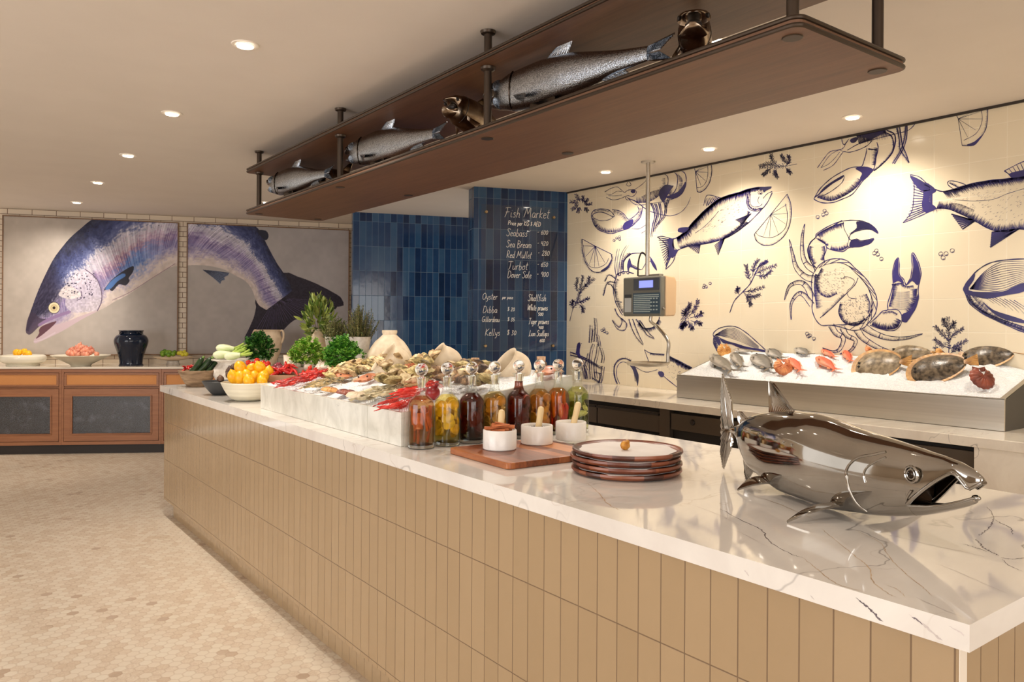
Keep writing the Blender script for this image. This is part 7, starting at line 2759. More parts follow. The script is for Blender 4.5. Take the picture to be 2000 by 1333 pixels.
def set_on_ice(t, u, v, ang, sc=1, lift=.012, pitch=0):
    p = at_ice(u, v, lift)
    t.location = p
    t.scale = (sc,) * 3
    q = Matrix.Rotation(-ups, 4, 'Y') @ Matrix.Rotation(rgt_az(ang), 4, 'Z') @ Matrix.Rotation(pitch, 4, 'Y')
    t.rotation_euler = q.to_euler()
    return t


set_on_ice(lp, 722, 742, -105, 1.05)
for (u, v, a, sc, lb) in ((668, 738, -62, .95, 'rust-brown slipper lobster on the ice, left of the largest one'), (800, 736, -95, 1.0, 'narrow red-brown slipper lobster tilted against the middle oyster heap'), (1072, 728, -100, 1.0, 'brown slipper lobster on the right end of the ice, behind the decanter stoppers')):
    set_on_ice(dup(lp, label=lb), u, v, a, sc, pitch=0 if u != 800 else .5)

# prawns ---------------------------------------------------------------
def prawn_mesh(seed, L=.11, curl=.5):
    r = random.Random(seed)
    m = MB()
    pts, rad = [], []
    for i in range(15):
        q = i / 14
        a = curl * (q - .5) * 2
        x = math.sin(a) / curl * L / 2
        y = (1 - math.cos(a)) / curl * L / 2
        pts.append((x, y, .009 + .001 * math.sin(q * 20)))
        seg = 1 + (.10 * (1 if i % 2 else -1) if q < .6 else 0)
        rad.append(.0095 * interp([(0, .3), (.15, .6), (.5, .95), (.75, 1), (.92, .7), (1, .25)], q) * seg)
    m.tube(pts, rad, 8)
    e = pts[-1]
    for s in (-1, 1):
        m.tube(catmull([e, (e[0] + .03, e[1] + s * .012, .014), (e[0] + .05, e[1] + s * .03 + .01, .004), (e[0] + .045, e[1] + s * .06, .003)], 3), .0007, 4)
        m.ball((e[0] - .006, e[1] + s * .005, .014), .0022, 6, 4)
    m.tube([e, (e[0] + .016, e[1] + .006, .016)], [.002, .0004], 4)
    for j in range(5):
        i = 5 + j
        p = pts[i]
        for s in (-1, 1):
            m.tube([(p[0], p[1] + s * .005, .008), (p[0] + .004, p[1] + s * .018, .010), (p[0] + .002, p[1] + s * .026, .0)], [.0012, .001, .0005], 4)
    t0 = pts[0]
    for s in (-1, 0, 1):
        fin(m, (t0[0] + .004, t0[1] - .002 + s * .002, .009), (t0[0] + .004, t0[1] + .002 + s * .002, .009), (t0[0] - .02, t0[1] + s * .010 - .004, .006), (t0[0] - .02, t0[1] + s * .010 + .004, .006), 2, .0012)
    return m


M['prawn_red'] = mottled('red_prawn', (140, 14, 16), (206, 52, 42), 40, .3, rnd=.6)
M['prawn_bright'] = mottled('scarlet_prawn', (180, 18, 14), (222, 66, 50), 40, .3, rnd=.6)
M['prawn_grey'] = mottled('grey_prawn', (150, 136, 104), (222, 208, 170), 40, .3, rnd=.5)
M['prawn_olive'] = mottled('striped_prawn', (84, 84, 66), (206, 176, 122), 60, .3, rnd=.4)
pp_ = {}


def prawns(key, mat, poly, n, ang, label, group, lift=.004, layers=2, sc=(.85, 1.15), spread=25, name='prawn'):
    xs = [p[0] for p in poly]; ys = [p[1] for p in poly]
    c = 0; tr = 0
    while c < n and tr < 4000:
        tr += 1
        u, v = rd.uniform(min(xs), max(xs)), rd.uniform(min(ys), max(ys))
        ins = False
        for i in range(len(poly)):
            x1, y1 = poly[i]; x2, y2 = poly[i - 1]
            if (y1 > v) != (y2 > v) and u < (x2 - x1) * (v - y1) / (y2 - y1) + x1: ins = not ins
        if not ins: continue
        kk = (key, c % 3)
        if kk not in pp_:
            pp_[kk] = prawn_mesh(c + 3, curl=(.35, .8, 1.2)[c % 3]).build(name, mat, auto=60)
            o = pp_[kk]
        else:
            o = pp_[kk].copy(); COL.objects.link(o)
        p = at_ice(u, v, lift + (c % layers) * .014)
        o.location = p
        s_ = rd.uniform(*sc)
        o.scale = (s_,) * 3
        q = Matrix.Rotation(-ups, 4, 'Y') @ Matrix.Rotation(rgt_az(ang + rd.uniform(-spread, spread)), 4, 'Z') @ Matrix.Rotation(rd.uniform(-.35, .35), 4, 'X')
        o.rotation_euler = q.to_euler()
        tag(o, label, 'prawn', group)
        c += 1


prawns('a', M['prawn_red'], [(552, 752), (572, 738), (600, 728), (636, 730), (634, 738), (600, 748), (578, 756)], 22, 35, 'red prawn in the pile at the left end of the ice', 'red prawns at the left end', layers=3)
prawns('b', M['prawn_olive'], [(604, 756), (622, 748), (650, 742), (664, 744), (662, 750), (632, 756), (612, 762)], 12, 30, 'olive-striped prawn right of the left red prawns', 'striped prawns', layers=2)
prawns('c', M['prawn_grey'], [(712, 774), (728, 762), (760, 754), (792, 752), (800, 758), (770, 770), (735, 780), (722, 784)], 22, 30, 'pale grey prawn in the row in front of the middle oysters', 'pale grey prawns', layers=2)
prawns('d', M['prawn_bright'], [(754, 790), (780, 772), (808, 756), (828, 752), (850, 756), (830, 768), (800, 788), (782, 800), (765, 797)], 15, 35, 'scarlet prawn at the near end of the ice, left of the first decanter', 'scarlet prawns at the near end', layers=2, spread=12, sc=(1, 1.3))

# scallops in front
for (u, v, R, mt, a, lb) in ((645, 764, .042, M['scallop_gold'], 0, 'small golden scallop shell lying flat on the ice beside the largest lobster'),
                             (678, 770, .050, M['scallop_red'], .2, 'dark ribbed scallop shell lying near the front edge of the island ice'),
                             (700, 776, .052, M['terracotta'], -.3, 'pale scallop shell lying right of the dark ribbed one'),
                             (632, 768, .0, None, 0, '')):
    if mt is None: continue
    p = at_ice(u, v, .006)
    shell('scallop_shell', lb, p, R, mt, (0, -ups, azc + a + PI), 'scallop shells on the island ice')
# pomegranate-like fruit behind the first decanters
M['pom'] = mottled('pomegranate_skin', (112, 20, 28), (160, 44, 46), 12, .3)
p = at_ice(845, 768, .03)
m = MB(); m.ball((0, 0, 0), .030, 20, 14); m.lathe([(.006, .030), (.011, .042), (.009, .042), (.004, .032)], seg=10)
o = m.build('pomegranate', M['pom']); o.location = p; o.rotation_euler = (.4, .3, 0)
tag(o, 'shiny dark red pomegranate on the ice between the first two decanters', 'fruit')
# corks standing behind the oysters
M['cork'] = mottled('cork', (190, 150, 116), (226, 190, 156), 60, .8)
first = None
for (u, v, lb) in ((928, 702, 'pale cork-topped jar stub behind the right oyster heap'), (1057, 700, 'pale cork-topped jar stub behind the sixth decanter stopper')):
    p = at_ice(u, v + 6, .04)
    if first is None:
        t = thing('corked_jar', lb, 'jar', p, group='corked jars on the ice')
        MB().lathe([(0, -.07), (.026, -.07), (.03, -.02), (.024, -.004), (.018, 0), (0, 0)], seg=20).build('jar_body', M['oyster_dark'], t)
        MB().lathe([(0, .001), (.020, .001), (.021, .022), (0, .022)], seg=18).build('cork', M['cork'], t)
        first = t
    else:
        dup(first, p, label=lb)

# ================================================================ island left end: bowls, herbs, vegetables
def on_isl(u, v, z=IZ): return at_z(u, v, z)


def lathe_thing(name, label, cat, p, prof, mat, part, seg=40, group=None):
    t = thing(name, label, cat, p, group=group)
    MB().lathe(prof, seg=seg).build(part, mat, t)
    return t


def bowl_prof(R, H, foot, th=.006, curve=.55):
    o = []
    for i in range(10):
        q = i / 9
        o.append((foot + (R - foot) * q ** curve, H * q))
    inn = [(r - th, z + th * (1 - i / 9) * 1.2) for i, (r, z) in enumerate(o)]
    return [(0, 0)] + o + [(R - th * .5, H + th * .4)] + inn[::-1] + [(0, th * 1.2)]


M['speckle'] = mottled('cream_stoneware', (206, 198, 176), (232, 226, 206), 4, .35, stretch=(.4, .4, 14))
M['brown_bowl'] = mottled('weathered_wood', (116, 92, 68), (168, 140, 110), 10, .7, bump=.3, stretch=(1, 1, 5))
M['grey_bowl'] = plain('slate_bowl', (62, 64, 66), .5)
M['stone'] = mottled('pitted_stone', (196, 186, 172), (232, 226, 216), 22, .8, bump=.6, detail=6)
M['lemon'] = mottled('lemon_skin', (238, 166, 6), (248, 192, 20), 60, .38, bump=.12)
M['zucchini'] = mottled('zucchini_skin', (22, 44, 22), (48, 76, 36), 30, .3)
M['stem_green'] = plain('stem_green', (120, 150, 70), .5)
M['chilli_red'] = mottled('chilli_skin', (184, 22, 26), (220, 50, 44), 20, .25)
M['onion'] = mottled('shallot_skin', (196, 110, 88), (230, 156, 126), 16, .4, rnd=.3)
M['onion_purple'] = mottled('purple_shallot_skin', (116, 34, 56), (170, 72, 86), 16, .3, rnd=.3)
M['lime'] = mottled('lime_skin', (72, 118, 22), (128, 164, 40), 20, .35, rnd=.3)
M['limey'] = mottled('yellow_lime_skin', (190, 184, 40), (222, 206, 60), 20, .35)
M['tomato'] = mottled('tomato_skin', (200, 34, 22), (228, 66, 40), 8, .2)
M['garlic'] = mottled('garlic_skin', (226, 206, 184), (246, 236, 220), 20, .5, rnd=.2)
M['fennel'] = mottled('fennel_bulb', (198, 214, 142), (238, 240, 208), 6, .4, stretch=(.4, 3, 3))
M['fennel_top'] = mottled('fennel_stalk', (112, 158, 40), (184, 204, 96), 12, .4)
M['fig'] = mottled('dark_fig', (54, 36, 30), (112, 82, 62), 20, .5, rnd=.4)

pl_ = on_isl(486, 782.5)
RL = .160
t = lathe_thing('lemon_bowl', 'cream stoneware bowl piled with lemons at the left end of the marble surround', 'bowl', (pl_.x, pl_.y, IZ + .0006), bowl_prof(RL, .108, .07, .007, .5), M['speckle'], 'bowl_body')


def fruit_pile(c, spots, build, name, label_fn, cat, group):
    first = None
    for i, (dx, dy, dz, s) in enumerate(spots):
        if first is None:
            o = build()
            first = o
        else:
            o = first.copy(); COL.objects.link(o)
        o.location = (c.x + dx, c.y + dy, c.z + dz)
        o.rotation_euler = (rd.uniform(-.6, .6), rd.uniform(-.6, .6), rd.uniform(0, 6.28))
        o.scale = (s,) * 3
        tag(o, label_fn(i), cat, group)


def lemon_obj():
    m = MB()
    prof = [(0, -.046), (.006, -.043), (.016, -.036), (.028, -.022), (.0335, 0), (.028, .022), (.016, .036), (.006, .044), (.003, .048), (0, .0485)]
    m.lathe(catmull(prof, 2), seg=20)
    return m.build('lemon', M['lemon'], auto=70)


W2 = lambda a, b: (rgt * a + view * b)
sp_ = []
for (u, v, s) in [(456, 737, 1.05), (470, 737, 1.1), (497, 736, .98), (486, 745, .98), (514, 737, 1), (512, 746, .9), (469, 718, 1.05), (490, 722, .92), (508, 719, 1.0), (524, 728, .95), (482, 733, .9)]:
    dd = {737: 0, 736: .02, 745: -.07, 746: -.06, 718: .03, 722: .05, 719: .05, 728: .06, 733: .0}[v]
    d = (pl_ - O).dot(view) + dd
    p = O + ray(u, v) * d
    sp_.append((p.x - pl_.x, p.y - pl_.y, p.z - IZ, s))
fruit_pile(Vector((pl_.x, pl_.y, IZ)), sp_, lemon_obj, 'lemon', lambda i: 'yellow lemon in the cream bowl at the left end of the ice', 'lemon', 'lemons in the cream bowl')


def place_px(u, v, d):
    return O + ray(u, v) * d


# dark grey bowl with figs
pg = on_isl(431, 771)
t = lathe_thing('slate_bowl', 'dark grey bowl half hidden behind the lemon bowl', 'bowl', (pg.x, pg.y, IZ + .0006), bowl_prof(.115, .085, .045, .006, .7), M['grey_bowl'], 'bowl_body')
def fig_obj():
    m = MB(); m.lathe([(0, -.02), (.014, -.014), (.018, 0), (.012, .014), (.004, .022), (0, .026)], seg=12)
    return m.build('dark_fig', M['fig'])
fruit_pile(Vector((pg.x, pg.y, IZ)), [(W2(a, b).x, W2(a, b).y, z, s) for a, b, z, s in [(0, 0, .1, 1.2), (.04, .03, .12, 1.1), (.06, .0, .13, 1.2), (.03, .05, .145, 1.1), (.05, .03, .16, 1.1), (-.02, .03, .1, 1), (.065, .04, .175, 1.1)]], fig_obj, 'dark_fig', lambda i: 'dark brown fig in the slate bowl behind the lemons', 'fig', 'figs in the slate bowl')

# wooden bowl with zucchini and chillies
pb = on_isl(386, 755)
t = lathe_thing('wooden_bowl', 'weathered brown bowl of zucchini and chillies at the far left corner of the island', 'bowl', (pb.x, pb.y, IZ + .0006), bowl_prof(.135, .115, .07, .008, .85), M['brown_bowl'], 'bowl_body')
dB_ = (pb - O).dot(view)
zp = None
for i, ((u0, v0), (u1, v1), s, lb) in enumerate([((372, 729), (396, 700), .021, 'dark zucchini leaning left in the wooden bowl'), ((382, 730), (414, 700), .024, 'thick dark zucchini in the middle of the wooden bowl'), ((402, 728), (424, 704), .018, 'dark zucchini resting on the right side of the wooden bowl')]):
    A, B = place_px(u0, v0, dB_ - .03 + .03 * i), place_px(u1, v1, dB_ + .02 + .03 * i)
    t = thing('zucchini', lb, 'zucchini', A, group='zucchini in the wooden bowl')
    d = B - A
    MB().tube(catmull([d * 0, d * .15 + Vector((0, 0, -.004)), d * .5 + Vector((0, 0, -.007)), d * .85, d], 4), [s * q for q in (.45, .75, .92, 1, 1, 1, 1, 1, 1, 1, 1, .98, .94, .86, .76, .66, .55)], 14).build('fruit_body', M['zucchini'], t)
    MB().tube([d * 1.0, d * 1.06, d * 1.12], [s * .5, s * .38, s * .42], 8).build('stem', M['stem_green'], t)


def chilli_obj(mat=None):
    m = MB()
    m.tube(catmull([(0, 0, 0), (.015, .004, .006), (.035, .004, .008), (.055, -.002, .004), (.07, -.008, -.002)], 3), [.006, .0075, .008, .008, .0078, .0075, .007, .0065, .0055, .005, .004, .0025, .001], 9)
    return m.build('red_chilli', mat or M['chilli_red'])


fruit_pile(Vector((0, 0, 0)), [(*place_px(u, v, dB_ + dd), 1) for u, v, dd in [(356, 726, 0), (360, 720, .02), (365, 716, .03), (368, 722, 0), (372, 714, .04), (376, 718, .03)]], chilli_obj, 'red_chilli', lambda i: 'small red chilli at the left rim of the wooden bowl', 'chilli', 'chillies in the wooden bowl')

# stone urn with fennel
pu = on_isl(446, 757)
pu = pu + view * .12
t = lathe_thing('stone_urn', 'squat pitted white stone urn carrying fennel, behind the lemon bowl', 'urn', (pu.x, pu.y, IZ + .0006), [(0, 0), (.09, 0), (.12, .03), (.148, .08), (.145, .12), (.118, .155), (.112, .168), (.128, .180), (.160, .188), (.160, .196), (.125, .192), (.10, .17), (.0, .16)], M['stone'], 'urn_body')
dU = (pu - O).dot(view)
fl = ['upper fennel bulb of the two on the stone urn', 'lower fennel bulb of the two on the stone urn', 'fennel with cut stalks in front on the stone urn']
first = None
for i, (u0, v0, u1, v1, dd) in enumerate([(424, 680, 458, 682, .03), (418, 694, 452, 692, -.02), (440, 697, 470, 694, -.05)]):
    A, B = place_px(u0, v0, dU + dd), place_px(u1, v1, dU + dd)
    d = (B - A); L_ = d.length
    t = thing('fennel', fl[i], 'fennel', A, group='fennel on the stone urn')
    dn = d.normalized()
    m = MB()
    pts = [dn * L_ * q for q in (-.06, 0, .12, .35, .6, .8, 1)]
    m.tube(pts, [.006, .018, .027, .031, .028, .022, .016], 16)
    m.build('bulb', M['fennel'], t)
    m = MB()
    for j in range(7):
        a = dn + Vector((rd.uniform(-.15, .15), rd.uniform(-.15, .15), rd.uniform(-.2, .55)))
        l = L_ * rd.uniform(.55, .95)
        m.tube([dn * L_ * .9, dn * L_ * .9 + a * l * .5, dn * L_ * .9 + a * l + Vector((0, 0, .006))], [.009, .0075, .007], 8)
    m.build('stalks', M['fennel_top'], t)


def leafy(name, label, cat, base, rad, hgt, n, leafL, leafW, mats, stem_n=30, up=.4, kind='parsley', parent=None, pot=None, group=None, squash=1.0):
    t = thing(name, label, cat, base, group=group)
    m = MB(); st = MB()
    r = random.Random(int(base[0] * 1000) + n)
    for i in range(n):
        a = r.uniform(0, 2 * PI); q = r.random() ** .5
        h = r.random()
        prof = math.sin(PI * min(1, .12 + .85 * h)) ** .6
        prof *= 1 + .22 * math.sin(a * 3 + rad * 90) + .15 * math.sin(a * 7 + h * 9)
        p = Vector((math.cos(a) * rad * q * prof, math.sin(a) * rad * q * prof * squash, hgt * (.12 + .88 * h) * (1 + .12 * math.sin(a * 5 + 1)) + r.uniform(-.01, .012)))
        out = Vector((p.x, p.y, hgt * (h - up))).normalized()
        if kind == 'parsley':
            for j in range(4):
                d = (out + Vector((r.uniform(-.9, .9), r.uniform(-.9, .9), r.uniform(-.4, .6)))).normalized()
                sd = d.cross(Vector((r.uniform(-1, 1), r.uniform(-1, 1), 1))).normalized()
                l = leafL * r.uniform(.7, 1.2); w_ = leafW * r.uniform(.7, 1.2)
                nn = d.cross(sd)
                v0 = p; v1 = p + d * l * .5 + sd * w_ * .5 + nn * .003; v2 = p + d * l; v3 = p + d * l * .5 - sd * w_ * .5 + nn * .003
                v4 = p + d * l * .85 + sd * w_ * .42; v5 = p + d * l * .85 - sd * w_ * .42; v6 = p + d * l * .62
                m.add([v0, v1, v6, v3], [(0, 1, 2, 3)], j % 2)
                m.add([v6, v4, v2, v5], [(0, 1, 2, 3)], j % 2)
        elif kind == 'bay':
            d = (out + Vector((0, 0, .7)) + Vector((r.uniform(-.4, .4), r.uniform(-.4, .4), 0))).normalized()
            sd = d.cross(Vector((r.uniform(-1, 1), r.uniform(-1, 1), .3))).normalized()
            l = leafL * r.uniform(.7, 1.2); w_ = leafW
            nn = d.cross(sd)
            m.sheet([[p + d * l * s_ + sd * w_ * .5 * e * math.sin(PI * min(.98, s_ * .96 + .02)) + nn * (.004 * abs(e) - .01 * s_ * s_) for e in (-1, 0, 1)] for s_ in (0, .25, .5, .75, 1)], r.randrange(2))
        else:
            b0 = Vector((p.x * .5, p.y * .5, 0))
            d = (p - b0).normalized()
            L2 = (p - b0).length
            st.tube([b0, b0 + d * L2], [.0012, .0007], 4)
            nn_ = int(L2 / .009)
            for j in range(nn_):
                c = b0 + d * L2 * (j + 1) / nn_
                for s_ in range(3):
                    e = Vector((r.uniform(-1, 1), r.uniform(-1, 1), r.uniform(-.2, .9))).normalized()
                    w2 = e.cross(d).normalized() * leafW * .5
                    m.add([c, c + e * leafL * .5 + w2, c + e * leafL, c + e * leafL * .5 - w2], [(0, 1, 2, 3)], r.randrange(2))
    for i in range(stem_n):
        a = r.uniform(0, 2 * PI); q = r.random() ** .5
        e = Vector((math.cos(a) * rad * q * .8, math.sin(a) * rad * q * .8 * squash, hgt * r.uniform(.4, .9)))
        st.tube([(e.x * .15, e.y * .15, -.02), (e.x * .5, e.y * .5, e.z * .5), e], [.0016, .0014, .001], 5)
    m.build('leaves', mats[:2], t, smooth=True)
    st.build('stems', mats[2], t)
    return t


PG = (mottled('parsley_leaf', (34, 92, 22), (70, 140, 36), 30, .5), mottled('parsley_leaf_light', (76, 148, 40), (140, 192, 76), 30, .5), plain('parsley_stem', (150, 186, 90), .5))
PL = (mottled('coriander_leaf', (70, 136, 24), (120, 180, 44), 30, .5), mottled('coriander_leaf_light', (150, 194, 60), (206, 224, 120), 30, .5), plain('coriander_stem', (190, 206, 120), .5))
PD = (mottled('dark_parsley_leaf', (20, 62, 18), (44, 104, 30), 30, .5), mottled('dark_parsley_light', (44, 106, 30), (96, 152, 60), 30, .5), plain('dark_stem', (120, 150, 80), .5))
BAY = (mottled('bay_leaf', (58, 84, 20), (96, 122, 36), 20, .4), mottled('bay_leaf_light', (112, 136, 50), (176, 186, 96), 20, .4), plain('bay_stem', (120, 96, 50), .6))
THY = (mottled('thyme_leaf', (52, 70, 28), (88, 104, 48), 30, .6), mottled('thyme_leaf_light', (104, 118, 60), (160, 158, 96), 30, .6), plain('thyme_stem', (150, 132, 90), .6))


def px_base(u, v, d): return place_px(u, v, d)


# potted parsley in front of the amphora
d1 = dU + .12
pq = px_base(505, 700, d1)
hpot = pq.z - IZ
t = lathe_thing('herb_pot', 'small grey stone pot holding dark parsley behind the lemons', 'pot', (pq.x, pq.y, IZ + .0006), [(0, 0), (.05, 0), (.058, hpot * .5), (.062, hpot - .012), (.066, hpot), (.056, hpot), (.05, hpot - .02), (0, hpot - .02)], M['stone'], 'pot_body')
leafy('parsley_bunch', 'bushy dark green parsley in the grey stone pot, in front of the handled amphora', 'herbs', (pq.x, pq.y, pq.z - .018), .105, .175, 420, .028, .024, PD, squash=.9)

# bunches left of the vase
d2 = 4.9
pq = px_base(600, 714, d2)
leafy('coriander_bunch', 'light green leafy herb bunch left of the darker parsley bunch', 'herbs', (pq.x, pq.y, pq.z), .105, .14, 330, .030, .027, PL)
hz = pq.z - IZ
lathe_thing('herb_dish', 'low pale dish under the light green herb bunch', 'dish', (pq.x, pq.y, IZ + .0006), [(0, 0), (.06, 0), (.07, hz * .4), (.085, hz - .01), (.08, hz - .008), (.0, hz - .03)], M['stone'], 'dish_body')
pq = px_base(666, 722, 4.62)
hz = pq.z - IZ
leafy('parsley_bunch', 'bright green parsley bunch in front of the white stone pots', 'herbs', (pq.x, pq.y, pq.z - .004), .098, .165, 380, .030, .026, PG)
lathe_thing('herb_dish', 'white cup holding the bright parsley bunch, left of the oysters', 'dish', (pq.x, pq.y, IZ + .0006), [(0, 0), (.045, 0), (.055, hz * .6), (.07, hz - .008), (.063, hz - .008), (.045, hz * .5), (0, hz * .3)], M['garlic'], 'cup_body')


def vase(name, label, cat, u, vtop, d, prof, mat, handles=0, zbase=IZ, part='vase_body', seg=40):
    """prof: (radius, drop below the rim), the foot reaching the worktop"""
    p = place_px(u, vtop, d)
    H = p.z - zbase - .0006
    hs = prof[-1][1]
    pr = [(r, H * (1 - q / hs)) for r, q in prof]
    pr = [(pr[0][0] - .010, pr[0][1] - .05), (pr[0][0] - .007, pr[0][1] - .004)] + pr + [(0, 0)]
    pr = [(0, pr[0][1])] + pr
    t = thing(name, label, cat, (p.x, p.y, zbase + .0006))
    MB().lathe(pr, seg=seg).build(part, mat, t)
    for s in range(handles):
        sg_ = (-1, 1)[s]
        D = rgt
        r0 = prof[1][0]
        a = D * sg_
        P = [a * (r0 - .004) + Vector((0, 0, H - .012)), a * (r0 + .03) + Vector((0, 0, H - .006)), a * (r0 + .048) + Vector((0, 0, H - .04)), a * (r0 + .042) + Vector((0, 0, H - .09)), a * (r0 + .012) + Vector((0, 0, H - .13))]
        MB().tube(catmull(P, 5), .0115, 10).build('handle', mat, t)
    return t


# upright round vase beside the oysters (height ~ 0.42 m)
vase('clay_vase', 'round-shouldered pale clay vase with narrow neck, behind the leftmost tipped bowl', 'vase', 761, 645.5, 4.72, [(.046, 0), (.047, .01), (.042, .024), (.062, .042), (.088, .062), (.112, .092), (.132, .125), (.146, .17), (.14, .25), (.10, .32), (.07, .38)], M['terracotta'])
# stone mortar with thyme
dm_ = 5.05
for (u_c, lb) in ((657, 'left white stone pot of the pair, with tangled thyme'), (702, 'right white stone pot of the pair, with tall upright thyme')):
    vase('stone_pot', lb, 'pot', u_c, 658, dm_, [(.074, 0), (.075, .012), (.066, .05), (.060, .09), (.060, .14), (.066, .2), (.07, .3)], M['stone'], part='pot_body')
pq = place_px(702, 660, dm_)
leafy('thyme_bunch', 'tall upright bunch of thyme in the right white stone pot', 'herbs', (pq.x, pq.y, pq.z - .03), .105, .225, 230, .012, .006, THY, kind='thyme', stem_n=20)
pq = place_px(655, 660, dm_)
leafy('thyme_bunch', 'shorter tangled thyme spilling from the left white stone pot', 'herbs', (pq.x, pq.y, pq.z - .03), .10, .15, 190, .012, .007, THY, kind='thyme', stem_n=14)
# pitcher with bay
vase('clay_pitcher', 'cream clay pitcher with sloping shoulders holding bay branches', 'vase', 620, 643, 5.3, [(.040, 0), (.040, .012), (.036, .035), (.055, .06), (.085, .10), (.12, .15), (.135, .2), (.12, .27), (.09, .34)], M['clay'])
pq = place_px(622, 650, 5.3)
leafy('bay_branches', 'bunch of olive-green bay leaves standing in the clay pitcher', 'herbs', (pq.x, pq.y, pq.z - .03), .105, .235, 210, .062, .024, BAY, kind='bay', stem_n=16, squash=.8)

# crates of tomatoes, shallots, chillies, garlic and mushrooms
M['crate'] = wood('crate_wood', (150, 104, 76), (182, 138, 106), 8, .6, axis=0)


def crate(label, u0, v0, u1, d, h, dep):
    A = place_px(u0, v0, d); B = place_px(u1, v0, d)
    w_ = (B - A).length
    c = (A + B) / 2
    zt_ = A.z
    t = thing('shallow_crate', label, 'crate', (c.x, c.y, IZ + .0006), azc)
    hh = zt_ - IZ
    m = MB()
    m.box(-w_ / 2, w_ / 2, 0, .01, hh - h, hh)
    m.box(-w_ / 2, w_ / 2, dep - .01, dep, hh - h, hh)
    m.box(-w_ / 2, -w_ / 2 + .01, .01, dep - .01, hh - h, hh)
    m.box(w_ / 2 - .01, w_ / 2, .01, dep - .01, hh - h, hh)
    m.build('crate_sides', M['crate'], t, smooth=False, bevel=.002)
    MB().box(-w_ / 2 + .0101, w_ / 2 - .0101, .0101, dep - .0101, hh - h, hh - h + .012).build('crate_bottom', M['crate'], t, smooth=False)
    if hh - h > .01:
        MB().box(-w_ / 2 + .02, w_ / 2 - .02, .02, dep - .02, 0, hh - h - .0002).build('crate_riser', M['brown_bowl'], t, smooth=False)
    return c, w_, hh


d3 = 4.58
crate('shallow wooden crate of red chillies and shallots behind the lemons', 514, 733.5, 575, d3, .04, .20)
d4 = 4.72
crate('shallow wooden crate of garlic and pale mushrooms behind the red prawns', 604, 725.5, 642, d4, .035, .25)


def scatter(poly, n, d, dspr, build, name, label, cat, group, sc=(.85, 1.15)):
    xs = [p[0] for p in poly]; ys = [p[1] for p in poly]
    spots = []
    tr = 0
    while len(spots) < n and tr < 4000:
        tr += 1
        u, v = rd.uniform(min(xs), max(xs)), rd.uniform(min(ys), max(ys))
        ins = False
        for i in range(len(poly)):
            x1, y1 = poly[i]; x2, y2 = poly[i - 1]
            if (y1 > v) != (y2 > v) and u < (x2 - x1) * (v - y1) / (y2 - y1) + x1: ins = not ins
        if not ins: continue
        k_ = (max(ys) - v) / max(1, max(ys) - min(ys))
        spots.append((*place_px(u, v, d + dspr * k_), rd.uniform(*sc)))
    fruit_pile(Vector((0, 0, 0)), spots, build, name, lambda i: label, cat, group)


def ball_obj(name, r, mat, tip=0, leafm=None):
    def f():
        m = MB()
        prof = [(0, -r), (r * .6, -r * .8), (r * .95, -r * .3), (r, .1 * r), (r * .75, r * .65), (r * .3, r * .95), (r * .12, r * (1.05 + tip)), (0, r * (1.08 + tip))]
        m.lathe(catmull(prof, 2), seg=14)
        return m.build(name, mat)
    return f


scatter([(540, 728), (574, 732), (576, 724), (566, 718), (545, 720)], 14, d3 + .05, .12, lambda: chilli_obj(), 'red_chilli', 'red chilli in the shallow crate behind the red prawns', 'chilli', 'chillies in the crate', (1.1, 1.5))
scatter([(528, 724), (560, 726), (562, 716), (545, 712), (530, 714)], 11, d3 + .14, .12, ball_obj('purple_shallot', .021, M['onion_purple'], .35), 'purple_shallot', 'purple shallot in the shallow crate right of the tomatoes', 'shallot', 'purple shallots in the crate')
scatter([(481, 715), (528, 722), (528, 712), (505, 704), (484, 708)], 20, d3 + .2, .1, ball_obj('cherry_tomato', .017, M['tomato']), 'cherry_tomato', 'small red tomato behind the lemons, under the potted parsley', 'tomato', 'tomatoes behind the lemons')
lathe_thing('tomato_dish', 'wide pale dish under the red tomatoes, behind the lemon bowl', 'dish', tuple(Vector((place_px(506, 720, d3 + .25).x, place_px(506, 720, d3 + .25).y, IZ + .0006))), [(0, 0), (.06, 0), (.07, .08), (.115, place_px(506, 720, d3 + .25).z - IZ - .012), (.0, place_px(506, 720, d3 + .25).z - IZ - .02)], M['stone'], 'dish_body')
scatter([(562, 716), (604, 720), (640, 723), (640, 712), (600, 708), (566, 708)], 24, d4 + .05, .14, ball_obj('garlic_bulb', .021, M['garlic'], .5), 'garlic_bulb', 'white garlic bulb between the coriander bunch and the red prawns', 'garlic', 'garlic bulbs beside the herbs')
lathe_thing('garlic_dish', 'broad pale dish under the garlic, left of the second crate', 'dish', tuple(Vector((place_px(580, 722, d4 + .2).x, place_px(580, 722, d4 + .2).y, IZ + .0006))), [(0, 0), (.04, 0), (.05, .07), (.07, place_px(580, 722, d4 + .2).z - IZ - .01), (0, place_px(580, 722, d4 + .2).z - IZ - .02)], M['stone'], 'dish_body')
scatter([(592, 730), (620, 727), (612, 718), (594, 720)], 10, d4 - .08, .1, ball_obj('radish', .013, M['tomato'], .4), 'radish', 'small red radish between the chillies and the second crate', 'radish', 'radishes behind the red prawns')
scatter([(562, 710), (582, 712), (580, 704), (564, 706)], 7, 5.2, .1, ball_obj('yellow_pepper', .020, M['limey'], .1), 'yellow_pepper', 'small yellow-green pepper left of the coriander', 'pepper', 'peppers left of the coriander')
pw = place_px(574, 694, 5.35)
lathe_thing('white_bowl', 'small plain white bowl left of the light green herbs', 'bowl', (pw.x, pw.y, IZ + .0006), [(0, 0), (.05, 0), (.056, .06), (.072, pw.z - IZ), (.067, pw.z - IZ), (.05, .07), (0, .06)], M['garlic'], 'bowl_body')
tp_ = place_px(572, 712, 5.2)
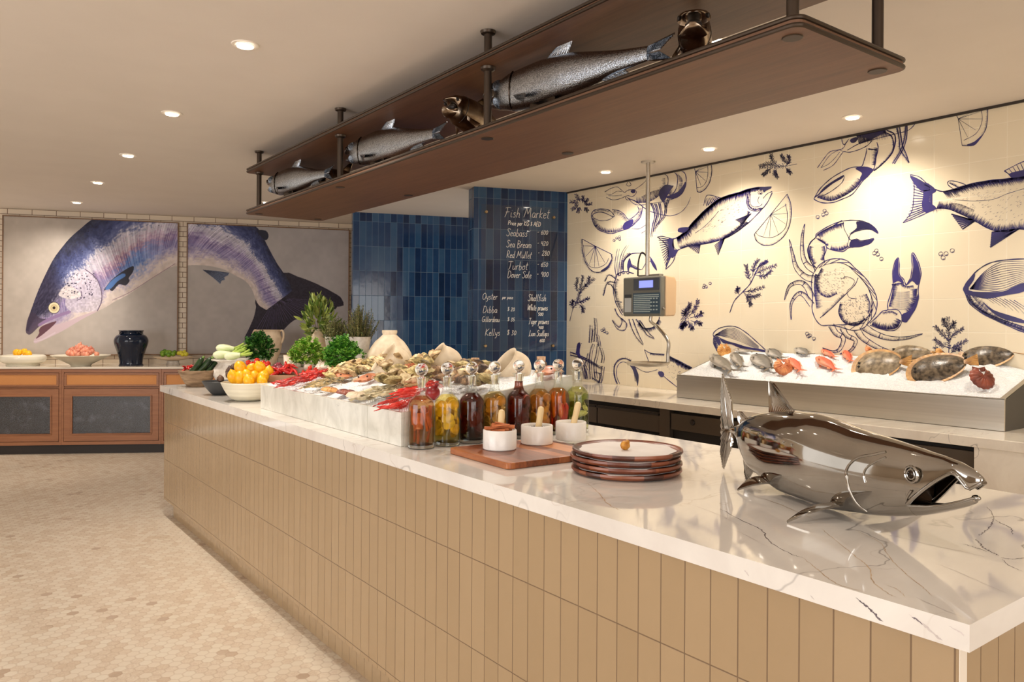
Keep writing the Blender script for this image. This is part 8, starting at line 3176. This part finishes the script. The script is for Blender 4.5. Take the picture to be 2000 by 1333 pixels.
lathe_thing('pepper_dish', 'low pale dish under the yellow-green peppers', 'dish', (tp_.x, tp_.y, IZ + .0006), [(0, 0), (.05, 0), (.06, .05), (.08, tp_.z - IZ - .012), (0, tp_.z - IZ - .02)], M['stone'], 'dish_body')

# ================================================================ things on the far sideboard
SBZ = .93


def on_sb(u, v): return at_z(u, v, SBZ)


p = on_sb(45, 714.5)
t = lathe_thing('alabaster_bowl', 'thick-rimmed glossy white bowl with yellow fruit on the sideboard, far left', 'bowl', (p.x, p.y, SBZ + .0006), [(0, 0), (.155, 0), (.16, .012), (.15, .022), (.18, .03), (.212, .05), (.222, .075), (.215, .102), (.19, .117), (.17, .118), (.15, .11), (.12, .10), (0, .095)], plain('alabaster', (232, 226, 208), .15), 'bowl_body')
dS = (p - O).dot(view)
scatter([(30, 691), (56, 692), (52, 686), (36, 686)], 6, dS - .02, .04, ball_obj('yellow_citrus', .034, M['lemon'], .05), 'yellow_citrus', 'yellow citrus fruit in the thick-rimmed white bowl', 'citrus', 'citrus in the thick white bowl')
p = on_sb(158, 715)
t = lathe_thing('footed_dish', 'wide cream footed dish heaped with shallots on the sideboard', 'dish', (p.x, p.y, SBZ + .0006), [(0, 0), (.095, 0), (.10, .008), (.105, .016), (.17, .05), (.245, .088), (.290, .112), (.288, .117), (.24, .100), (.16, .062), (0, .045)], M['cream_glaze'], 'dish_body')
dS = (p - O).dot(view)
scatter([(130, 694), (196, 694), (186, 684), (170, 680), (156, 675), (140, 684)], 34, dS - .06, .12, ball_obj('shallot', .030, M['onion'], .45), 'shallot', 'pinkish shallot in the wide cream dish left of the navy jar', 'shallot', 'shallots in the wide cream dish')
p = on_sb(256, 714)
t = thing('navy_jar', 'glossy navy-black lidded ginger jar shape on the sideboard', 'jar', (p.x, p.y, SBZ + .0006))
t['label'] = 'glossy navy-black shouldered jar with four small lugs on the sideboard'
MB().lathe(catmull([(.001, 0), (.115, 0), (.122, .008), (.117, .02), (.122, .08), (.145, .16), (.170, .24), (.172, .285), (.150, .325), (.118, .345), (.112, .36), (.126, .378), (.124, .385), (.105, .372), (.10, .34), (.001, .33)], 3), seg=48).build('jar_body', plain('navy_glaze', (20, 30, 48), .06), t)
for q in range(4):
    a = q * PI / 2 + .4
    MB().tube([(.122 * math.cos(a + b), .122 * math.sin(a + b), .352 + .016 * math.cos(b * 7)) for b in np.linspace(-.22, .22, 7)], .007, 8).build('lug', plain('navy_glaze_lug', (20, 30, 48), .06), t)
p = on_sb(338, 713)
t = thing('pedestal_dish', 'shallow tan pedestal dish of limes right of the navy jar', 'dish', (p.x, p.y, SBZ + .0006))
MB().lathe([(0, .045), (.08, .05), (.16, .068), (.205, .088), (.207, .092), (.20, .092), (.15, .078), (0, .062)], seg=40).build('dish_body', M['clay'], t)
MB().lathe([(0, 0), (.075, 0), (.07, .01), (.06, .03), (.065, .0449), (0, .0449)], seg=28).build('foot', M['stone'], t)
dS = (p - O).dot(view)
scatter([(314, 694), (345, 694), (340, 687), (320, 686)], 14, dS - .05, .10, ball_obj('lime', .025, M['lime'], .1), 'lime', 'green lime in the tan pedestal dish', 'lime', 'limes in the pedestal dish')
scatter([(345, 694), (366, 694), (360, 688), (348, 687)], 7, dS - .05, .10, ball_obj('yellow_lime', .023, M['limey'], .1), 'yellow_lime', 'yellowish lime at the right side of the tan pedestal dish', 'lime', 'yellowish limes in the pedestal dish')
p = on_sb(524, 713)
dA = (p - O).dot(view)
pt_ = place_px(524, 645, dA)
H_ = pt_.z - SBZ
t = thing('handled_amphora', 'tall cream clay amphora with two looped handles on the sideboard behind the herbs', 'vase', (p.x, p.y, SBZ + .0006))
MB().lathe(catmull([(.001, 0), (.06, 0), (.07, .01), (.10, .07), (.135, .15), (.15, .24), (.150, .30), (.138, .335), (.132, H_ - .02), (.140, H_), (.128, H_), (.118, H_ - .03), (.001, H_ - .06)], 3), seg=40).build('amphora_body', M['clay'], t)
for s in (-1, 1):
    P = [rgt * s * r_ + Vector((0, 0, z_)) for r_, z_ in ((.128, H_ - .012), (.155, H_ - .006), (.172, H_ - .04), (.168, H_ - .10), (.148, H_ - .15))]
    MB().tube(catmull(P, 5), .012, 10).build('handle', M['clay'], t)
